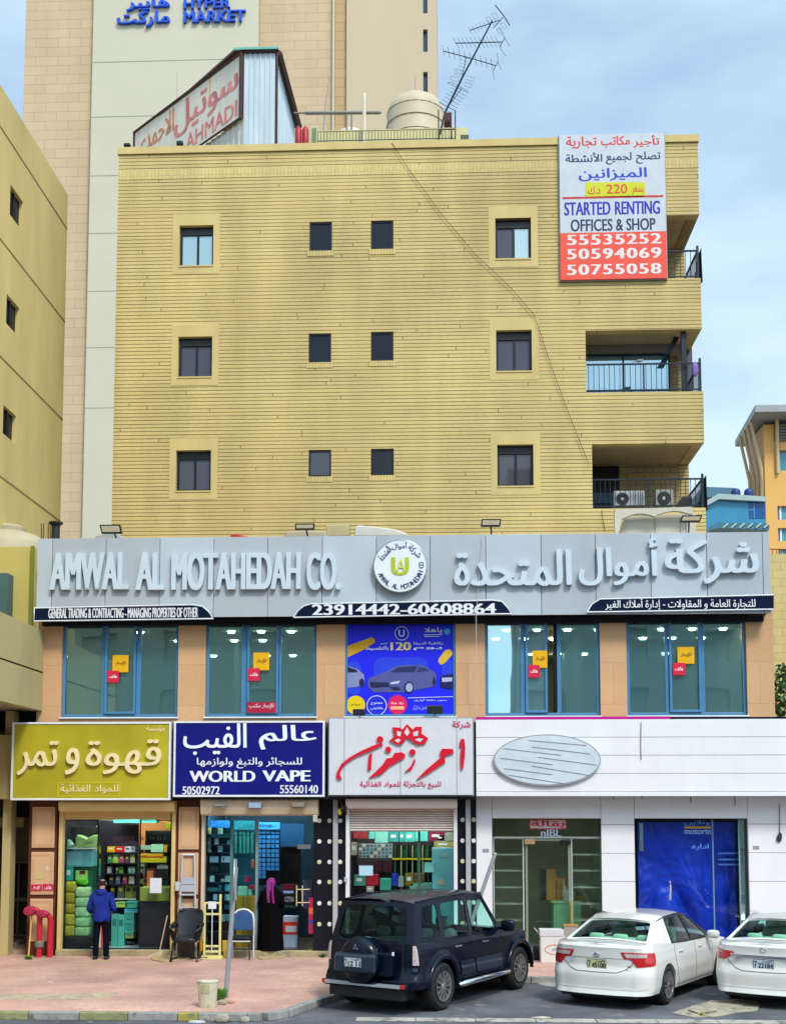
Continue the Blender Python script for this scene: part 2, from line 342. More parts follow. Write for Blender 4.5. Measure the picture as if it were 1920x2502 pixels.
# kerb stones along the pavement edge
KM = [mat('kerb_grey', (.27, .27, .25), .9, var=.3, scale=5, bump=.5, spots=((.13, .14, .09), 6, .6)),
      mat('kerb_yellow', (.34, .30, .07), .85, var=.35, scale=5, bump=.5, spots=((.17, .17, .1), 7, .56)),
      mat('kerb_moss', (.25, .245, .12), .9, var=.3, scale=4, bump=.5, spots=((.17, .18, .1), 5, .52))]
mb = MB()
cuts = [-70, -30] + [PG(u, 2467).x for u in (-150, -40, 85, 209, 327, 447, 497, 560, 615)] + [K[1][0]]
col = [0, 1, 0, 2, 0, 2, 0, 1, 0, 0, 0]
for i in range(len(cuts)-1):
    mb.m = col[i % len(col)] if i > 1 else 0; mb.box(cuts[i]+.006, cuts[i+1]-.006, K[0][1]-.16, K[0][1], -.124, .006)
mb.m = 0
for i in range(1, len(K)-1):
    a, b = Vector(K[i]), Vector(K[i+1]); n = max(1, round((b-a).length/.8)); nn = Vector((b.y-a.y, a.x-b.x)).normalized()*.16
    for q in range(n):
        p0, p1 = a+(b-a)*((q+.006)/n), a+(b-a)*((q+.994)/n)
        mb.m = 0; mb.slab([p0, p1, p1+nn, p0+nn], -.124, .006)
struct('kerb', mb, KM, bevel=.012)
g0 = PG(870, 2492, -.12); mb = MB()
xs = g0.x
while xs < 40:
    mb.box(xs, xs+.97, g0.y-.16, g0.y+.14, -.125, -.105); xs += .98
struct('gutter', mb, DUST, bevel=.01)
mb = MB(); q0 = PG(-60, 2432); q1 = PG(285, 2427); q2 = PG(240, 2444); q3 = PG(-60, 2446)
mb.slab([(q0.x, q0.y), (q1.x, q1.y), (q1.x+.1, q1.y-.06), (q2.x, q2.y+.1), (q2.x-.3, q2.y), (q3.x, q3.y)], -.01, .005)
struct('concrete_strip', mb, mat('trench_fill', (.42, .33, .22), .95, var=.3, scale=3, bump=.5, spots=((.26, .25, .2), 4, .55)))
# ================================================================ two-storey shop building
ST = bricks('sandstone', (.60, .36, .19), (.56, .325, .165), (.42, .26, .15), 1.1, .95, .006, 'xz', .8, .15, streak=.1)
ORG = mat('stone_panel', (.58, .37, .205), .75, var=.1, scale=2, stretch=(1, 1, .5), bump=.06)
DRED = paint('5b2a1c', .6); BLK = mat('black_panel', (.008, .008, .014), .35, var=.2, spec=.2); WHT = mat('white_cladding', (.70, .69, .69), .4, var=.06, scale=1.2, stretch=(1, 1, .4))
GREYP = mat('grey_composite', (.37, .40, .43), .35, var=.08, scale=.8, stretch=(1, 1, .3), spots=((.33, .44, .53), 1.3, .68)); GREYQ = mat('grey_composite_pale', (.42, .47, .51), .35, var=.05, scale=.8)
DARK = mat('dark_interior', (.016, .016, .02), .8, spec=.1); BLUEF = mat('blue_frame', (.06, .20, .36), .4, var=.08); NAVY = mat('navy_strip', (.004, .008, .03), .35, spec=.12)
WTRIM = paint('e8ecee', .4); STEEL = mat('steel', (.5, .5, .52), .3, metal=1, var=.08); GREYM = mat('grey_paint', (.28, .29, .31), .45, var=.12)
xL = P(90, 1700, 0).x; xR = P(1890, 1600, 0).x
zS = RC(900, 1755, 1000, 1760, 0)[3]          # sill line between the storeys
zT = RC(900, 1505, 1000, 1512, 0)[3]; zTop = RC(900, 1309, 1000, 1400, -.4)[3]
B = thing('shop_building', 'two-storey shop building with pale grey fascia and sandy stone upper wall', 'building', (0, 0, 0))
WINS = [(150, 1529, 435, 1760), (502, 1521, 773, 1756), (1185, 1512, 1466, 1752), (1531, 1504, 1824, 1750)]
POST = (843, 1516, 1113, 1752)
hl = []
for w in WINS+[POST]:
    r = RC(*w, 0); hl.append((r[0], r[1], zS+.04, zT-.04))
mb = MB(); holed(mb, xL, xR, zS-.1, zT+.3, hl, 0, .3); mb.build('upper_wall', ST, B)
OPEN = [(152, 2003, 419, 2312), (500, 1990, 768, 2312), (852, 1978, 1110, 2316), (1203, 2002, 1470, 2318), (1554, 2002, 1830, 2318)]
ol = []
for o in OPEN:
    r = RC(*o, 0); ol.append((r[0], r[1], .14, r[3]))
mb = MB(); holed(mb, xL, P(2300, 2200, 0).x, -.1, zS-.102, ol, .06, .32); mb.build('ground_wall', BLK, B)
mb = MB(); mb.box(xL, xR, .3, 5.9, zT+.32, zTop-1.0); mb.build('flat_roof', CONC, B)
mb = MB(); mb.box(xL, xL+.25, .3, 9.5, zS, zT+.3); mb.box(xR-.25, xR, .3, 9.5, zS, zT+.3); mb.box(xL, xL+.25, .32, 5.9, -.1, zS-.004); mb.build('side_wall', ORG, B)
# upper hall behind the windows
mb = MB(); mb.box(xL+.26, xR-.26, .31, 9.5, zS-.12, zS+.02); mb.build('upper_floor', mat('hall_floor', (.10, .13, .14), .4), B)
mb = MB(); mb.box(xL+.26, xR-.26, .31, 9.5, zT-.015, zT+.2); mb.build('upper_ceiling', mat('hall_ceiling', (.42, .50, .48), .7), B)
mb = MB(); mb.box(xL+.26, xR-.26, 9.4, 9.5, zS+.03, zT-.02)
for px in (-5.6, -2.6, .4, 3.4): mb.box(px, px+.12, 1.6+abs(px)*.5, 9.3, zS+.03, zT-.02)
mb.build('hall_partition', mat('hall_wall', (.24, .30, .27), .7, var=.2, scale=.7), B)
# ceiling lamps of the upper hall
LAMP = glow('lamp_warm', (1, .86, .55), 34)
k = 0
for px in [x*.95-7.6 for x in range(16)]:
    for py in (2.2, 3.8, 5.4, 7.0, 8.7):
        if (k*7) % 5 < 3:
            m = MB(); m.lathe([(.085, 0), (.085, .03), (.11, .04)], (px+.2*((k*3) % 4), py, zT-.06), 12)
            solo('ceiling_lamp', m, LAMP, 'small round lit downlight in the ceiling behind the blue-framed upper windows', 'ceiling lamp', 'downlights in the upper hall')
        k += 1
# ---- windows with blue frames
GL = glass('upper_glass', (.50, .82, .84), .20, .015, (.09, .25, .28), .34, (.75, .95, 1), wavy=.06)
GLL = glass('upper_glass_bright', (.50, .80, .84), .36, .01, (.12, .34, .4), .4, (.75, .97, 1), wavy=.04)  # brighter copy of the pane: sky reflection partly put into its body colour
PANES = [[(163, 248), (257, 333), (345, 430)], [(508, 589), (604, 681), (688, 768)], [(1189, 1271), (1283, 1360), (1371, 1458)], [(1537, 1624), (1634, 1712), (1722, 1812)]]
for i, w in enumerate(WINS):
    x0, x1, z0, z1 = hl[i]
    W_ = MB(); ring(W_, x0+.003, x1-.003, z0+.003, z1-.003, .07, .08, .2)
    pn = [(P(a, 1640, .1).x, P(b, 1640, .1).x) for a, b in PANES[i]]
    for q in (0, 1):
        W_.box(pn[q][1]+.005, pn[q+1][0]-.005, .09, .19, z0+.074, z1-.074)
    win = W_.build('window', BLUEF, B, bevel=.008)
    for q, (a, b) in enumerate(pn):
        c, d = z0+.074, z1-.074
        if q == 1:
            if i == 2: b = P(1337, 1640, .1).x
            s = MB(); ring(s, a+.002, b-.002, c+.002, d-.002, .055, .04, .12); s.build('sash', BLUEF, win, bevel=.006); a += .055; b -= .055; c += .055; d -= .055
            if i == 2: s = MB(); s.box(pn[1][1]-.05, pn[1][1]+.0, .12, .5, c, d); s.build('open_sash_edge', DARK, win)
        g = MB(); g.box(a+.004, b-.004, .1, .108, c+.004, d-.004); g.build('pane', GLL if i == 2 and q < 2 else GL, win)
mb = MB()
for w in hl: mb.box(w[0]-.02, w[1]+.02, -.05, .07, w[2]-.035, w[2]-.002)
mb.build('sill', WTRIM, B, bevel=.005)
def sticker(rect, col, txt, label, ink='222222'):
    r = RC(*rect, .03); yq = .03 if col[0] == 'f' else .024; t = thing('window_sticker', label, 'sticker', (r[0], .03, r[2]), group='stickers on the upper windows')
    m = MB(); m.box(r[0], r[1], yq, yq+.004, r[2], r[3]); m.build('sheet', paint(col, .5), t)
    h = r[3]-r[2]; w = r[1]-r[0]
    if txt: text(ar(txt), (r[0]+w*.18, r[1]-w*.18, r[2]+h*.38, r[2]+h*.66), yq-.0005, paint(ink, .5), t, depth=.002, bold=.02)
for i, (yr, rr) in enumerate([((275, 1601, 314, 1643), (262, 1639, 291, 1668)), ((619, 1595, 658, 1638), (606, 1633, 635, 1664)), ((1301, 1590, 1337, 1632), (1290, 1625, 1318, 1656)), ((1655, 1581, 1696, 1622), (1643, 1620, 1674, 1650))]):
    wn = ['leftmost', 'second', 'third', 'rightmost'][i]
    sticker(yr, 'f2b70c', 'للإيجار', 'yellow rental sticker on the %s upper window' % wn)
    sticker(rr, 'd92346', 'هاتف', 'red phone sticker below the yellow one on the %s upper window' % wn, 'ffffff')
r = RC(603, 1716, 674, 1742, .03); t = thing('window_sticker', 'wide red banner sticker low on the second upper window', 'sticker', (r[0], .03, r[2]))
m = MB(); m.box(r[0], r[1], .03, .034, r[2], r[3]); m.build('sheet', paint('b01c40'), t)
text(ar('للإيجار مكتب'), (r[0]+.05, r[1]-.05, r[2]+.09, r[3]-.03), .0295, paint('f4e9ee'), t, depth=.002)
# ---- fascia of grey composite panels
YF = -.42
fb = [90, 127, 258, 390, 522, 654, 787, 919, 1051, 1187, 1322, 1455, 1590, 1727, 1864, 1882]
fz0 = RC(900, 1505, 1000, 1508, YF)[3]
for i in range(len(fb)-1):
    a, b = P(fb[i], 1400, YF).x, P(fb[i+1], 1400, YF).x
    m = MB(); m.box(a+.006, b-.006, YF, YF+.04, fz0, zTop); m.build('fascia_panel', [GREYQ, GREYP, GREYP][(i*2) % 3], B, bevel=.004)
fx0, fx1 = P(90, 1400, YF).x, P(1882, 1400, YF).x
mb = MB(); mb.box(fx0+.02, fx1-.02, YF+.045, .298, fz0+.03, zTop-.03); mb.build('fascia_core', DARK, B)
mb = MB(); mb.box(fx0, fx1, YF+.042, .3, zTop-.028, zTop+.004); mb.build('fascia_cap', GREYQ, B)
# lettering and round emblem on the fascia
ALU = mat('letter_alu', (.50, .575, .63), .3, var=.05)
S = thing('company_sign', 'raised silver company lettering in English and Arabic along the grey fascia', 'sign', (0, YF, fz0))
def rt(u0, v0, u1, v1, y=YF): return RC(u0, v0, u1, v1, y)
for s, u0, u1 in (('AMWAL', 125, 317), ('AL', 334, 404), ('MOTAHEDAH', 421, 736), ('CO.', 750, 833)):
    text(s, rt(u0, 1352, u1, 1443), YF-.001, ALU, S, depth=.11, bold=.06)
for s, u0, v0, u1, v1 in (('شركة', 1622, 1318, 1851, 1428), ('أموال', 1412, 1318, 1607, 1432), ('المتحدة', 1109, 1346, 1396, 1434)):
    text(ar(s), rt(u0, v0, u1, v1), YF-.001, ALU, S, depth=.11, bold=.03)
e = P(978, 1386, YF); m = MB(); m.disc(e.x, e.z, .60, YF-.14, YF-.001, 40); em = m.build('emblem', WTRIM, S, bevel=.012)
m = MB(); m.lathe([(.60, -.147), (.615, -.14), (.615, -.05), (.60, -.05)], (e.x, YF, e.z), 40, 'y', caps=False); m.build('emblem_rim', mat('emblem_rim', (.25, .28, .32), .3, metal=.6), S)
LIME = paint('b9c416', .4)
text('U', (e.x-.20, e.x+.20, e.z-.21, e.z+.20), YF-.142, LIME, em, depth=.012, bold=.02)
text('A', (e.x-.09, e.x+.12, e.z-.13, e.z+.15), YF-.156, paint('d8de4a', .4), em, depth=.008, bold=.005)
def arc_text(s, cx, cz, r, a0, a1, h, y, mt, parent, flip=False):
    n = len(s); m = MB()
    for i, ch in enumerate(s):
        if ch == ' ': continue
        a = rad(a0+(a1-a0)*(i+.5)/n); up = Vector((math.cos(a), math.sin(a))); 
        if flip: up = -up
        rt_ = Vector((up.y, -up.x)); c = Vector((cx+r*math.cos(a), cz+r*math.sin(a)))
        text_mb(m, ch, (-h*.36, h*.36, -h/2, h/2), 0, depth=.006, bold=.02, to=lambda x, z, d, c=c, rt_=rt_, up=up: (c.x+rt_.x*x+up.x*z, y-d, c.y+rt_.y*x+up.y*z))
    m.build('lettering', mt, parent, recalc=False)
arc_text('AMWAL AL MOTAHEDAH CO', e.x, e.z, .48, 200, 370, .11, YF-.142, paint('2b2f6b', .5), em, True)
for q, (s, a) in enumerate((('شركة', 45), ('أموال', 92), ('المتحدة', 140))):
    aa = rad(a); up = Vector((math.cos(aa), math.sin(aa))); rr = Vector((up.y, -up.x)); c = Vector((e.x+.46*up.x, e.z+.46*up.y)); m = MB()
    text_mb(m, ar(s), (-.17, .17, -.085, .085), 0, depth=.006, bold=.015, to=lambda x, z, d: (c.x+rr.x*x+up.x*z, YF-.142-d, c.y+rr.y*x+up.y*z)); m.build('lettering', paint('3a4a86', .5), em, recalc=False)
# name strips below the fascia
YN = -.47
def strip(pts, label, words, box, bold=.02):
    p3 = [P(u, v, YN) for u, v in pts]; t = thing('name_strip', label, 'sign', (p3[0].x, YN, p3[0].z))
    m = MB(); m.prism([(p.x, p.z) for p in p3], YN, YN+.1); m.build('panel', NAVY, t)
    m = MB(); cx = sum(p.x for p in p3)/len(p3); cz = sum(p.z for p in p3)/len(p3)
    n = len(p3)
    m.tube([(p.x, YN-.004, p.z) for p in p3]+[(p3[0].x, YN-.004, p3[0].z)], .017, 6); m.build('trim', WTRIM, t)
    text(words, RC(*box, YN), YN-.001, WTRIM, t, depth=.02, bold=bold)
strip([(84, 1486), (470, 1478), (495, 1482), (510, 1495), (521, 1512), (84, 1518)], 'navy strip with white English trade lettering, left end of the fascia', 'GENERAL TRADING & CONTRACTING - MANAGING PROPERTIES OF OTHER', (119, 1486, 484, 1510), .035)
strip([(717, 1509), (727, 1493), (742, 1481), (760, 1476), (1205, 1467), (1226, 1470), (1240, 1485), (1249, 1500)], 'navy strip with a white phone number in the middle of the fascia', '23914442-60608864', (762, 1476, 1212, 1502), .035)
strip([(1434, 1496), (1446, 1476), (1466, 1464), (1890, 1454), (1890, 1489)], 'navy strip with white Arabic lettering, right end of the fascia', ar('للتجارة العامة و المقاولات - إدارة أملاك الغير'), (1478, 1460, 1845, 1492), .012)
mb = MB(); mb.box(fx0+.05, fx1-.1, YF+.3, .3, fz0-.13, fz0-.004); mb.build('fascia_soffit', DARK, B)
# ---- blue poster in the middle bay
r = hl[4]; t = thing('poster', 'large blue advertising poster with three pictured cars in the middle upper bay', 'poster', (r[0], .06, r[2]))
m = MB(); m.box(r[0]+.01, r[1]-.01, .06, .2, r[2]+.01, r[3]-.01); m.build('panel', mat('poster_blue', (.012, .016, .70), .4, var=.1, scale=.7), t)
m = MB(); ring(m, r[0]+.004, r[1]-.004, r[2]+.004, r[3]-.004, .05, .03, .058); m.build('frame', BLUEF, t)
zp = ZM(830, 1500, 300/1680)
LV = [0]
def decal(pts, col, lvl, name='picture', zf=None):
    LV[0] += 1; y = .059-lvl*.003
    q = [P(*(zf or zp)(a, b), y) for a, b in pts]
    m = MB(); m.prism([(p.x, p.z) for p in q], y-.0028, y); return m.build(name, paint(col, .45), t)
def rrect(a0, b0, a1, b1, r, n=5):
    out = []
    for cx, cy, s in ((a1-r, b0+r, -90), (a1-r, b1-r, 0), (a0+r, b1-r, 90), (a0+r, b0+r, 180)):
        for i in range(n+1):
            a = rad(s+90*i/n); out.append((cx+r*math.cos(a), cy+r*math.sin(a)))
    return out
def circ(a, b, r, n=24, ry=None): return [(a+r*math.cos(2*math.pi*i/n), b+(ry or r)*math.sin(2*math.pi*i/n)) for i in range(n)]
decal(rrect(465, 600, 1210, 1000, 120), '2a44e0', 1, 'blue_card'); decal(rrect(1395, 630, 1575, 960, 60), '2a44e0', 1, 'blue_card'); decal(rrect(100, 650, 290, 1110, 80), '2a44e0', 1, 'blue_card')
decal([(100, 440), (440, 320), (480, 350), (480, 395), (330, 490), (100, 600)], 'dca820', 1, 'gold_stroke')
decal([(1345, 660), (1350, 620), (1440, 500), (1500, 485), (1540, 520), (1540, 560), (1430, 680), (1380, 700)], 'e0bb3c', 2, 'gold_stroke')
decal([(385, 930), (400, 880), (600, 810), (740, 730), (830, 705), (1110, 700), (1200, 740), (1300, 800), (1325, 850), (1310, 990), (1020, 1050), (870, 1075), (460, 1075), (390, 1010)], '565b9a', 2, 'car_picture')
decal([(690, 800), (790, 735), (1060, 715), (1020, 800)], '2b2f62', 3, 'car_picture'); decal([(1050, 800), (1085, 725), (1180, 745), (1215, 785)], '34396f', 3, 'car_picture')
decal([(410, 935), (660, 940), (690, 1000), (430, 1015)], '24244f', 3, 'car_picture'); decal([(690, 940), (830, 915), (800, 955), (700, 965)], 'c8cbe6', 3, 'car_picture')
decal([(680, 1000), (800, 1000), (840, 1050), (740, 1050)], '24244f', 3, 'car_picture')
decal(circ(945, 1010, 68, 20, 80), '23264f', 3, 'car_picture'); decal(circ(950, 1010, 48, 20, 60), 'a9aed6', 4, 'car_picture'); decal(circ(1290, 930, 22, 16, 62), '23264f', 3, 'car_picture')
decal([(100, 715), (230, 750), (330, 830), (340, 940), (240, 1000), (100, 1010)], '8a8ebc', 2, 'car_picture'); decal([(105, 725), (220, 765), (250, 800), (105, 805)], '1c1d40', 3, 'car_picture'); decal(circ(300, 945, 36, 18, 60), '22254a', 3, 'car_picture')
decal([(1375, 870), (1420, 840), (1575, 815), (1575, 1040), (1400, 1015), (1368, 985)], '181d5c', 2, 'car_picture'); decal([(1395, 875), (1540, 870), (1535, 925), (1400, 935)], 'b9bfe2', 3, 'car_picture')
decal(circ(218, 1250, 130), 'f0cd12', 2, 'yellow_badge'); decal(circ(505, 1255, 138), 'dfe4f6', 2, 'ring_badge'); decal(circ(505, 1255, 128), '1a2ad4', 3, 'ring_badge'); decal(circ(790, 1245, 132), 'e8185c', 2, 'pink_badge')
decal([(695, 1268), (880, 1268), (880, 1310), (695, 1310)], 'f6b98a', 4, 'pink_badge')
decal(circ(847, 268, 96), 'e3e7f8', 1, 'logo'); decal(circ(847, 268, 87), '1a20d8', 2, 'logo'); decal(circ(1468, 243, 42), '4ab4e4', 1, 'logo')
decal([(930, 1148), (1550, 1130), (1550, 1138), (930, 1156)], 'dfe4f6', 2, 'line'); decal([(1150, 285), (1405, 280), (1405, 288), (1150, 294)], 'e6e9f8', 2, 'line')
decal([(1160, 310), (1360, 306), (1360, 313), (1160, 317)], 'e6e9f8', 2, 'line')
def ptext(s, a0, b0, a1, b1, col, lvl, bold=.01, shear=0):
    y = .059-lvl*.003; q0 = P(*zp(a0, b1), y); q1 = P(*zp(a1, b0), y)
    text(s, (q0.x, q1.x, q0.z, q1.z), y, paint(col, .45), t, depth=.0025, bold=bold)
ptext('U', 805, 215, 885, 312, 'f1f1fb', 3); ptext('120', 692, 388, 975, 500, 'f0d88a', 2, .04); ptext(ar('ياهلا'), 1160, 185, 1400, 268, 'f1f1fb', 2)
ptext(ar('رفاهية قدرها'), 1010, 380, 1408, 430, 'e9ecfa', 2); ptext(ar('يوم'), 1005, 455, 1400, 497, 'e9ecfa', 2); ptext(ar('خصم'), 560, 395, 655, 428, 'e9ecfa', 2); ptext(ar('بالتقسيط'), 350, 440, 665, 505, 'e9ecfa', 3)
ptext(ar('عروض'), 135, 1225, 290, 1262, '6a5a10', 3); ptext(ar('مفتوح'), 425, 1205, 585, 1248, 'eef0fb', 4); ptext(ar('وقانوني'), 420, 1275, 588, 1318, 'eef0fb', 4); ptext(ar('يلا هلا'), 695, 1205, 870, 1245, 'fbe6ee', 3); ptext(ar('بدون دفعة أولى'), 1015, 1160, 1460, 1200, 'dfe4f6', 2)
ptext(ar('اتصل بنا الآن'), 1000, 1250, 1190, 1320, 'aebcf0', 2)
# small floodlights standing at the foot of the poster
for (u0, v0, u1, v1, lb) in ((862, 1733, 893, 1752, 'small square dark floodlight below the yellow circle of the blue poster'), (1043, 1724, 1082, 1748, 'small rounded black floodlight at the lower right of the blue poster')):
    a = RC(u0, v0, u1, v1, -.25); t2 = thing('floodlight', lb, 'floodlight', ((a[0]+a[1])/2, -.25, a[2]))
    m = MB(); m.box(a[0], a[1], -.3, -.2, a[2]+.03, a[3]); m.build('housing', paint('20242c', .4), t2, bevel=.02)
    m = MB(); m.tube([((a[0]+a[1])/2, -.2, a[2]+.06), ((a[0]+a[1])/2, -.02, a[2]+.02)], .018); m.build('arm', GREYM, t2)
# ================================================================ shop signs
YS = -.6
def signbox(name, label, px, face, trim, depth=.5):
    r = RC(*px, YS); t = thing(name, label, 'sign', (r[0], YS, r[2]))
    m = MB(); m.box(r[0]+.03, r[1]-.03, YS, YS+.05, r[2]+.03, r[3]-.03); f = m.build('face', face, t)
    m = MB(); m.box(r[0], r[1], YS+.055, YS+depth, r[2], r[3]); m.build('box', GREYM, t)
    if trim: m = MB(); ring(m, r[0], r[1], r[2], r[3], .045, YS-.02, YS+.054); m.build('trim', trim, t, bevel=.006)
    return t
def stext(t, s, px, mt, depth=.03, bold=.0, y=None, **k): return text(s, RC(*px, YS), (YS if y is None else y)-.0005, mt, t, depth=depth, bold=bold, **k)
t = signbox('shop_sign', 'olive green shop sign with raised gold Arabic letters, leftmost of the row', (28, 1765, 417, 1956), mat('olive_sign', (.38, .33, .02), .35, var=.25, scale=.5), WTRIM)
GOLD = paint('f6e3b0', .35)
zg = ZM(0, 1730, 640/1680); Z2 = lambda a0, b0, a1, b1, z: (*z(a0, b0), *z(a1, b1))
stext(t, ar('قهوة'), Z2(555, 205, 1036, 425, zg), GOLD, .07, .014); stext(t, ar('و'), Z2(424, 258, 512, 428, zg), GOLD, .07, .014); stext(t, ar('تمر'), Z2(116, 214, 375, 432, zg), GOLD, .07, .014)
stext(t, ar('للمواد الغذائية'), Z2(385, 490, 760, 552, zg), GOLD, .01, .008); stext(t, ar('مؤسسة'), Z2(940, 112, 1055, 158, zg), GOLD, .01, .008)
r = RC(*Z2(370, 480, 772, 570, zg), YS); m = MB(); ring(m, r[0], r[1], r[2], r[3], .02, YS-.008, YS-.0005); m.build('outline', paint('d8c81e', .4), t)
t = signbox('shop_sign', 'navy blue shop sign with white Arabic and English lettering and two phone numbers', (424, 1762, 793, 1948), paint('12147a', .35, var=.2), WTRIM)
SILV = paint('f2f6fc', .35)
stext(t, ar('عالم'), (633, 1772, 774, 1832), SILV, .02, .02); stext(t, ar('الفيب'), (448, 1768, 603, 1845), SILV, .02, .02)
stext(t, ar('للسجائر والتبغ ولوازمها'), (481, 1851, 738, 1878), SILV, .012, .012)
stext(t, 'WORLD', (463, 1884, 624, 1911), SILV, .012, .04); stext(t, 'VAPE', (641, 1883, 759, 1910), SILV, .012, .04)
stext(t, '50502972', (446, 1922, 537, 1942), SILV, .012, .02); stext(t, '55560140', (684, 1919, 777, 1939), SILV, .012, .02)
REDL = paint('d8152f', .4); PALE = mat('pale_composite', (.56, .58, .61), .35, var=.05)
t = signbox('shop_sign', 'white panelled shop sign with red brush lettering and a red flower', (801, 1753, 1158, 1946), PALE, None)
zr = ZM(640, 1730, 640/1680)
for a in (528, 888, 1249):
    q = P(*zr(a, 300), YS); r = RC(801, 1753, 1158, 1946, YS); m = MB(); m.box(q.x-.008, q.x+.008, YS-.004, YS+.02, r[2]+.03, r[3]-.03); m.build('panel_joint', GREYM, t)
def stroke(pts, mt, d0=.0005, d1=.05, name='lettering'):
    q = [P(*zr(a, b), YS) for a, b in pts]; m = MB(); m.prism([(p.x, p.z) for p in q], YS-d1, YS-d0); return m.build(name, mt, t)
for s in ([(1275, 200), (1297, 200), (1303, 245), (1300, 320), (1290, 390), (1275, 398), (1272, 300), (1280, 250), (1264, 245)],
          [(1140, 290), (1155, 262), (1225, 265), (1228, 290), (1170, 310), (1175, 350), (1150, 365), (1060, 425), (990, 462), (1050, 400), (1110, 350), (1150, 315)],
          [(978, 325), (984, 345), (960, 395), (915, 412), (955, 375)], circ(965, 285, 20, 14),
          [(920, 300), (895, 285), (850, 290), (835, 320), (800, 325), (775, 365), (720, 420), (685, 450), (760, 430), (820, 375), (870, 345), (915, 320)], circ(810, 268, 19, 14),
          [(688, 300), (706, 290), (700, 395), (680, 402), (682, 350)],
          [(770, 225), (775, 240), (700, 275), (610, 310), (540, 355), (505, 400), (500, 430), (512, 455), (495, 462), (478, 445), (480, 415), (510, 360), (560, 320), (640, 275), (720, 240)], circ(757, 203, 21, 14)):
    stroke(s, REDL)
for s in ([(930, 105), (968, 140), (985, 122), (1025, 122), (1022, 165), (1066, 195), (1045, 230), (1000, 238), (960, 215), (930, 190), (900, 232), (870, 238), (818, 210), (850, 185), (838, 125), (885, 128), (900, 140)],): stroke(s, REDL, name='flower')
for s in ([(930, 125), (948, 160), (930, 182), (912, 160)], [(865, 150), (893, 155), (888, 185), (868, 178)], [(1002, 148), (1000, 180), (972, 182), (970, 158)], [(1035, 200), (1015, 220), (980, 205), (1005, 195)], [(850, 208), (880, 198), (890, 212), (870, 225)]):
    stroke(s, PALE, .0505, .053, 'flower')
stext(t, ar('للبيع بالتجزئة للمواد الغذائية'), Z2(628, 470, 1148, 520, zr), paint('d84a72', .4), .015, .014); stext(t, ar('شركة'), Z2(1218, 85, 1338, 135, zr), paint('d83a5e', .4), .015, .014)
# long white sign band on the right, with its faded oval
r0 = RC(1163, 1757, 2250, 1946, YS); zt_, zb_ = r0[3], r0[2]
t = thing('sign_band', 'long blank white sign band of horizontal boards with a pale oval plate', 'sign', (r0[0], YS, zb_))
n = 5; h = (zt_-zb_-.1)/4
m = MB(); m.box(r0[0]+.01, r0[1], YS+.03, YS+.5, zb_+.01, zt_-.01); m.build('box', GREYM, t)
for i in range(4): m = MB(); m.box(r0[0], r0[1], YS, YS+.025, zb_+.105+i*h, zb_+.095+(i+1)*h); m.build('board', WHT, t, bevel=.004)
m = MB(); m.box(r0[0], r0[1], YS-.02, YS+.025, zb_, zb_+.095); m.build('bottom_trim', WHT, t, bevel=.006)
e = RC(1205, 1795, 1467, 1921, YS); cx, cz, rx, rz_ = (e[0]+e[1])/2, (e[2]+e[3])/2, (e[1]-e[0])/2, (e[3]-e[2])/2
m = MB(); m.disc(cx, cz, rx, YS-.07, YS-.001, 48, rz_); m.build('oval_rim', mat('oval_rim', (.3, .32, .33), .4), t)
m = MB(); m.disc(cx, cz, rx-.03, YS-.078, YS-.0705, 48, rz_-.03); m.build('oval_plate', mat('oval_plate', (.52, .58, .62), .35, var=.12, scale=2), t)
zo = ZM(1280, 1730, 640/1680)
for a in (((30, 208), (400, 240)), ((52, 250), (425, 295)), ((-130, 260), (235, 303)), ((90, 316), (465, 366)), ((-150, 322), (185, 364)), ((50, 372), (412, 432)), ((-130, 388), (180, 428)), ((-100, 430), (250, 485))):
    p, q = P(*zo(*a[0]), YS-.082), P(*zo(*a[1]), YS-.082); m = MB(); m.tube([p, q], .009, 5); m.build('seam', GREYM, t)
m = MB(); q0 = P(1163, 1754, YS).x; q1 = P(1637, 1754, YS).x; m.box(q0, q1, YS+.02, YS+.3, zt_+.002, zt_+.06); solo('trim_strip', m, paint('c4148a', .4), 'magenta strip along the top of the white sign band', 'strip')
m = MB(); m.box(q1+.01, r0[1], YS+.05, YS+.3, zt_+.002, zt_+.045); solo('trim_strip', m, NAVY, 'dark navy strip along the top of the white sign band, right of the magenta one', 'strip')
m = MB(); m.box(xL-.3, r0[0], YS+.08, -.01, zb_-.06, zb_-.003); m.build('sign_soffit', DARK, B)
# ================================================================ ground-floor fronts
def pil(u0, u1, vs, label_part):
    a, b = P(u0, 2150, 0).x, P(u1, 2150, 0).x; zz = [P((u0+u1)/2, v, 0).z for v in vs]
    m = MB(); m.box(a, b, -.10, .05, .0, zb_-.07); fr = m.build('pilaster', DRED, B)
    for i in range(0, len(zz), 2):
        m = MB(); m.box(a+.07, b-.05, -.125, -.101, zz[i+1], zz[i]); pn = m.build('stone_panel', ORG, fr, bevel=.01)
        m = MB(); ring(m, a+.1, b-.08, zz[i+1]+.04, zz[i]-.04, .05, -.131, -.1255); m.build('panel_border', ST, fr)
pil(72, 140, [1972, 2072, 2082, 2186, 2196, 2300], ''); pil(430, 492, [1972, 2076, 2084, 2186, 2196, 2305], '')
STEP = mat('step_stone', (.33, .27, .15), .85, var=.3, scale=3, bump=.3, spots=((.2, .19, .14), 5, .55))
m = MB(); m.box(P(140, 2300, 0).x, P(812, 2300, 0).x, -.14, .31, -.01, .135); m.build('step', STEP, B, bevel=.012)
m = MB(); m.box(P(1190, 2300, 0).x, 14, -.14, .31, -.01, .135); m.build('step', GREYM, B, bevel=.012)
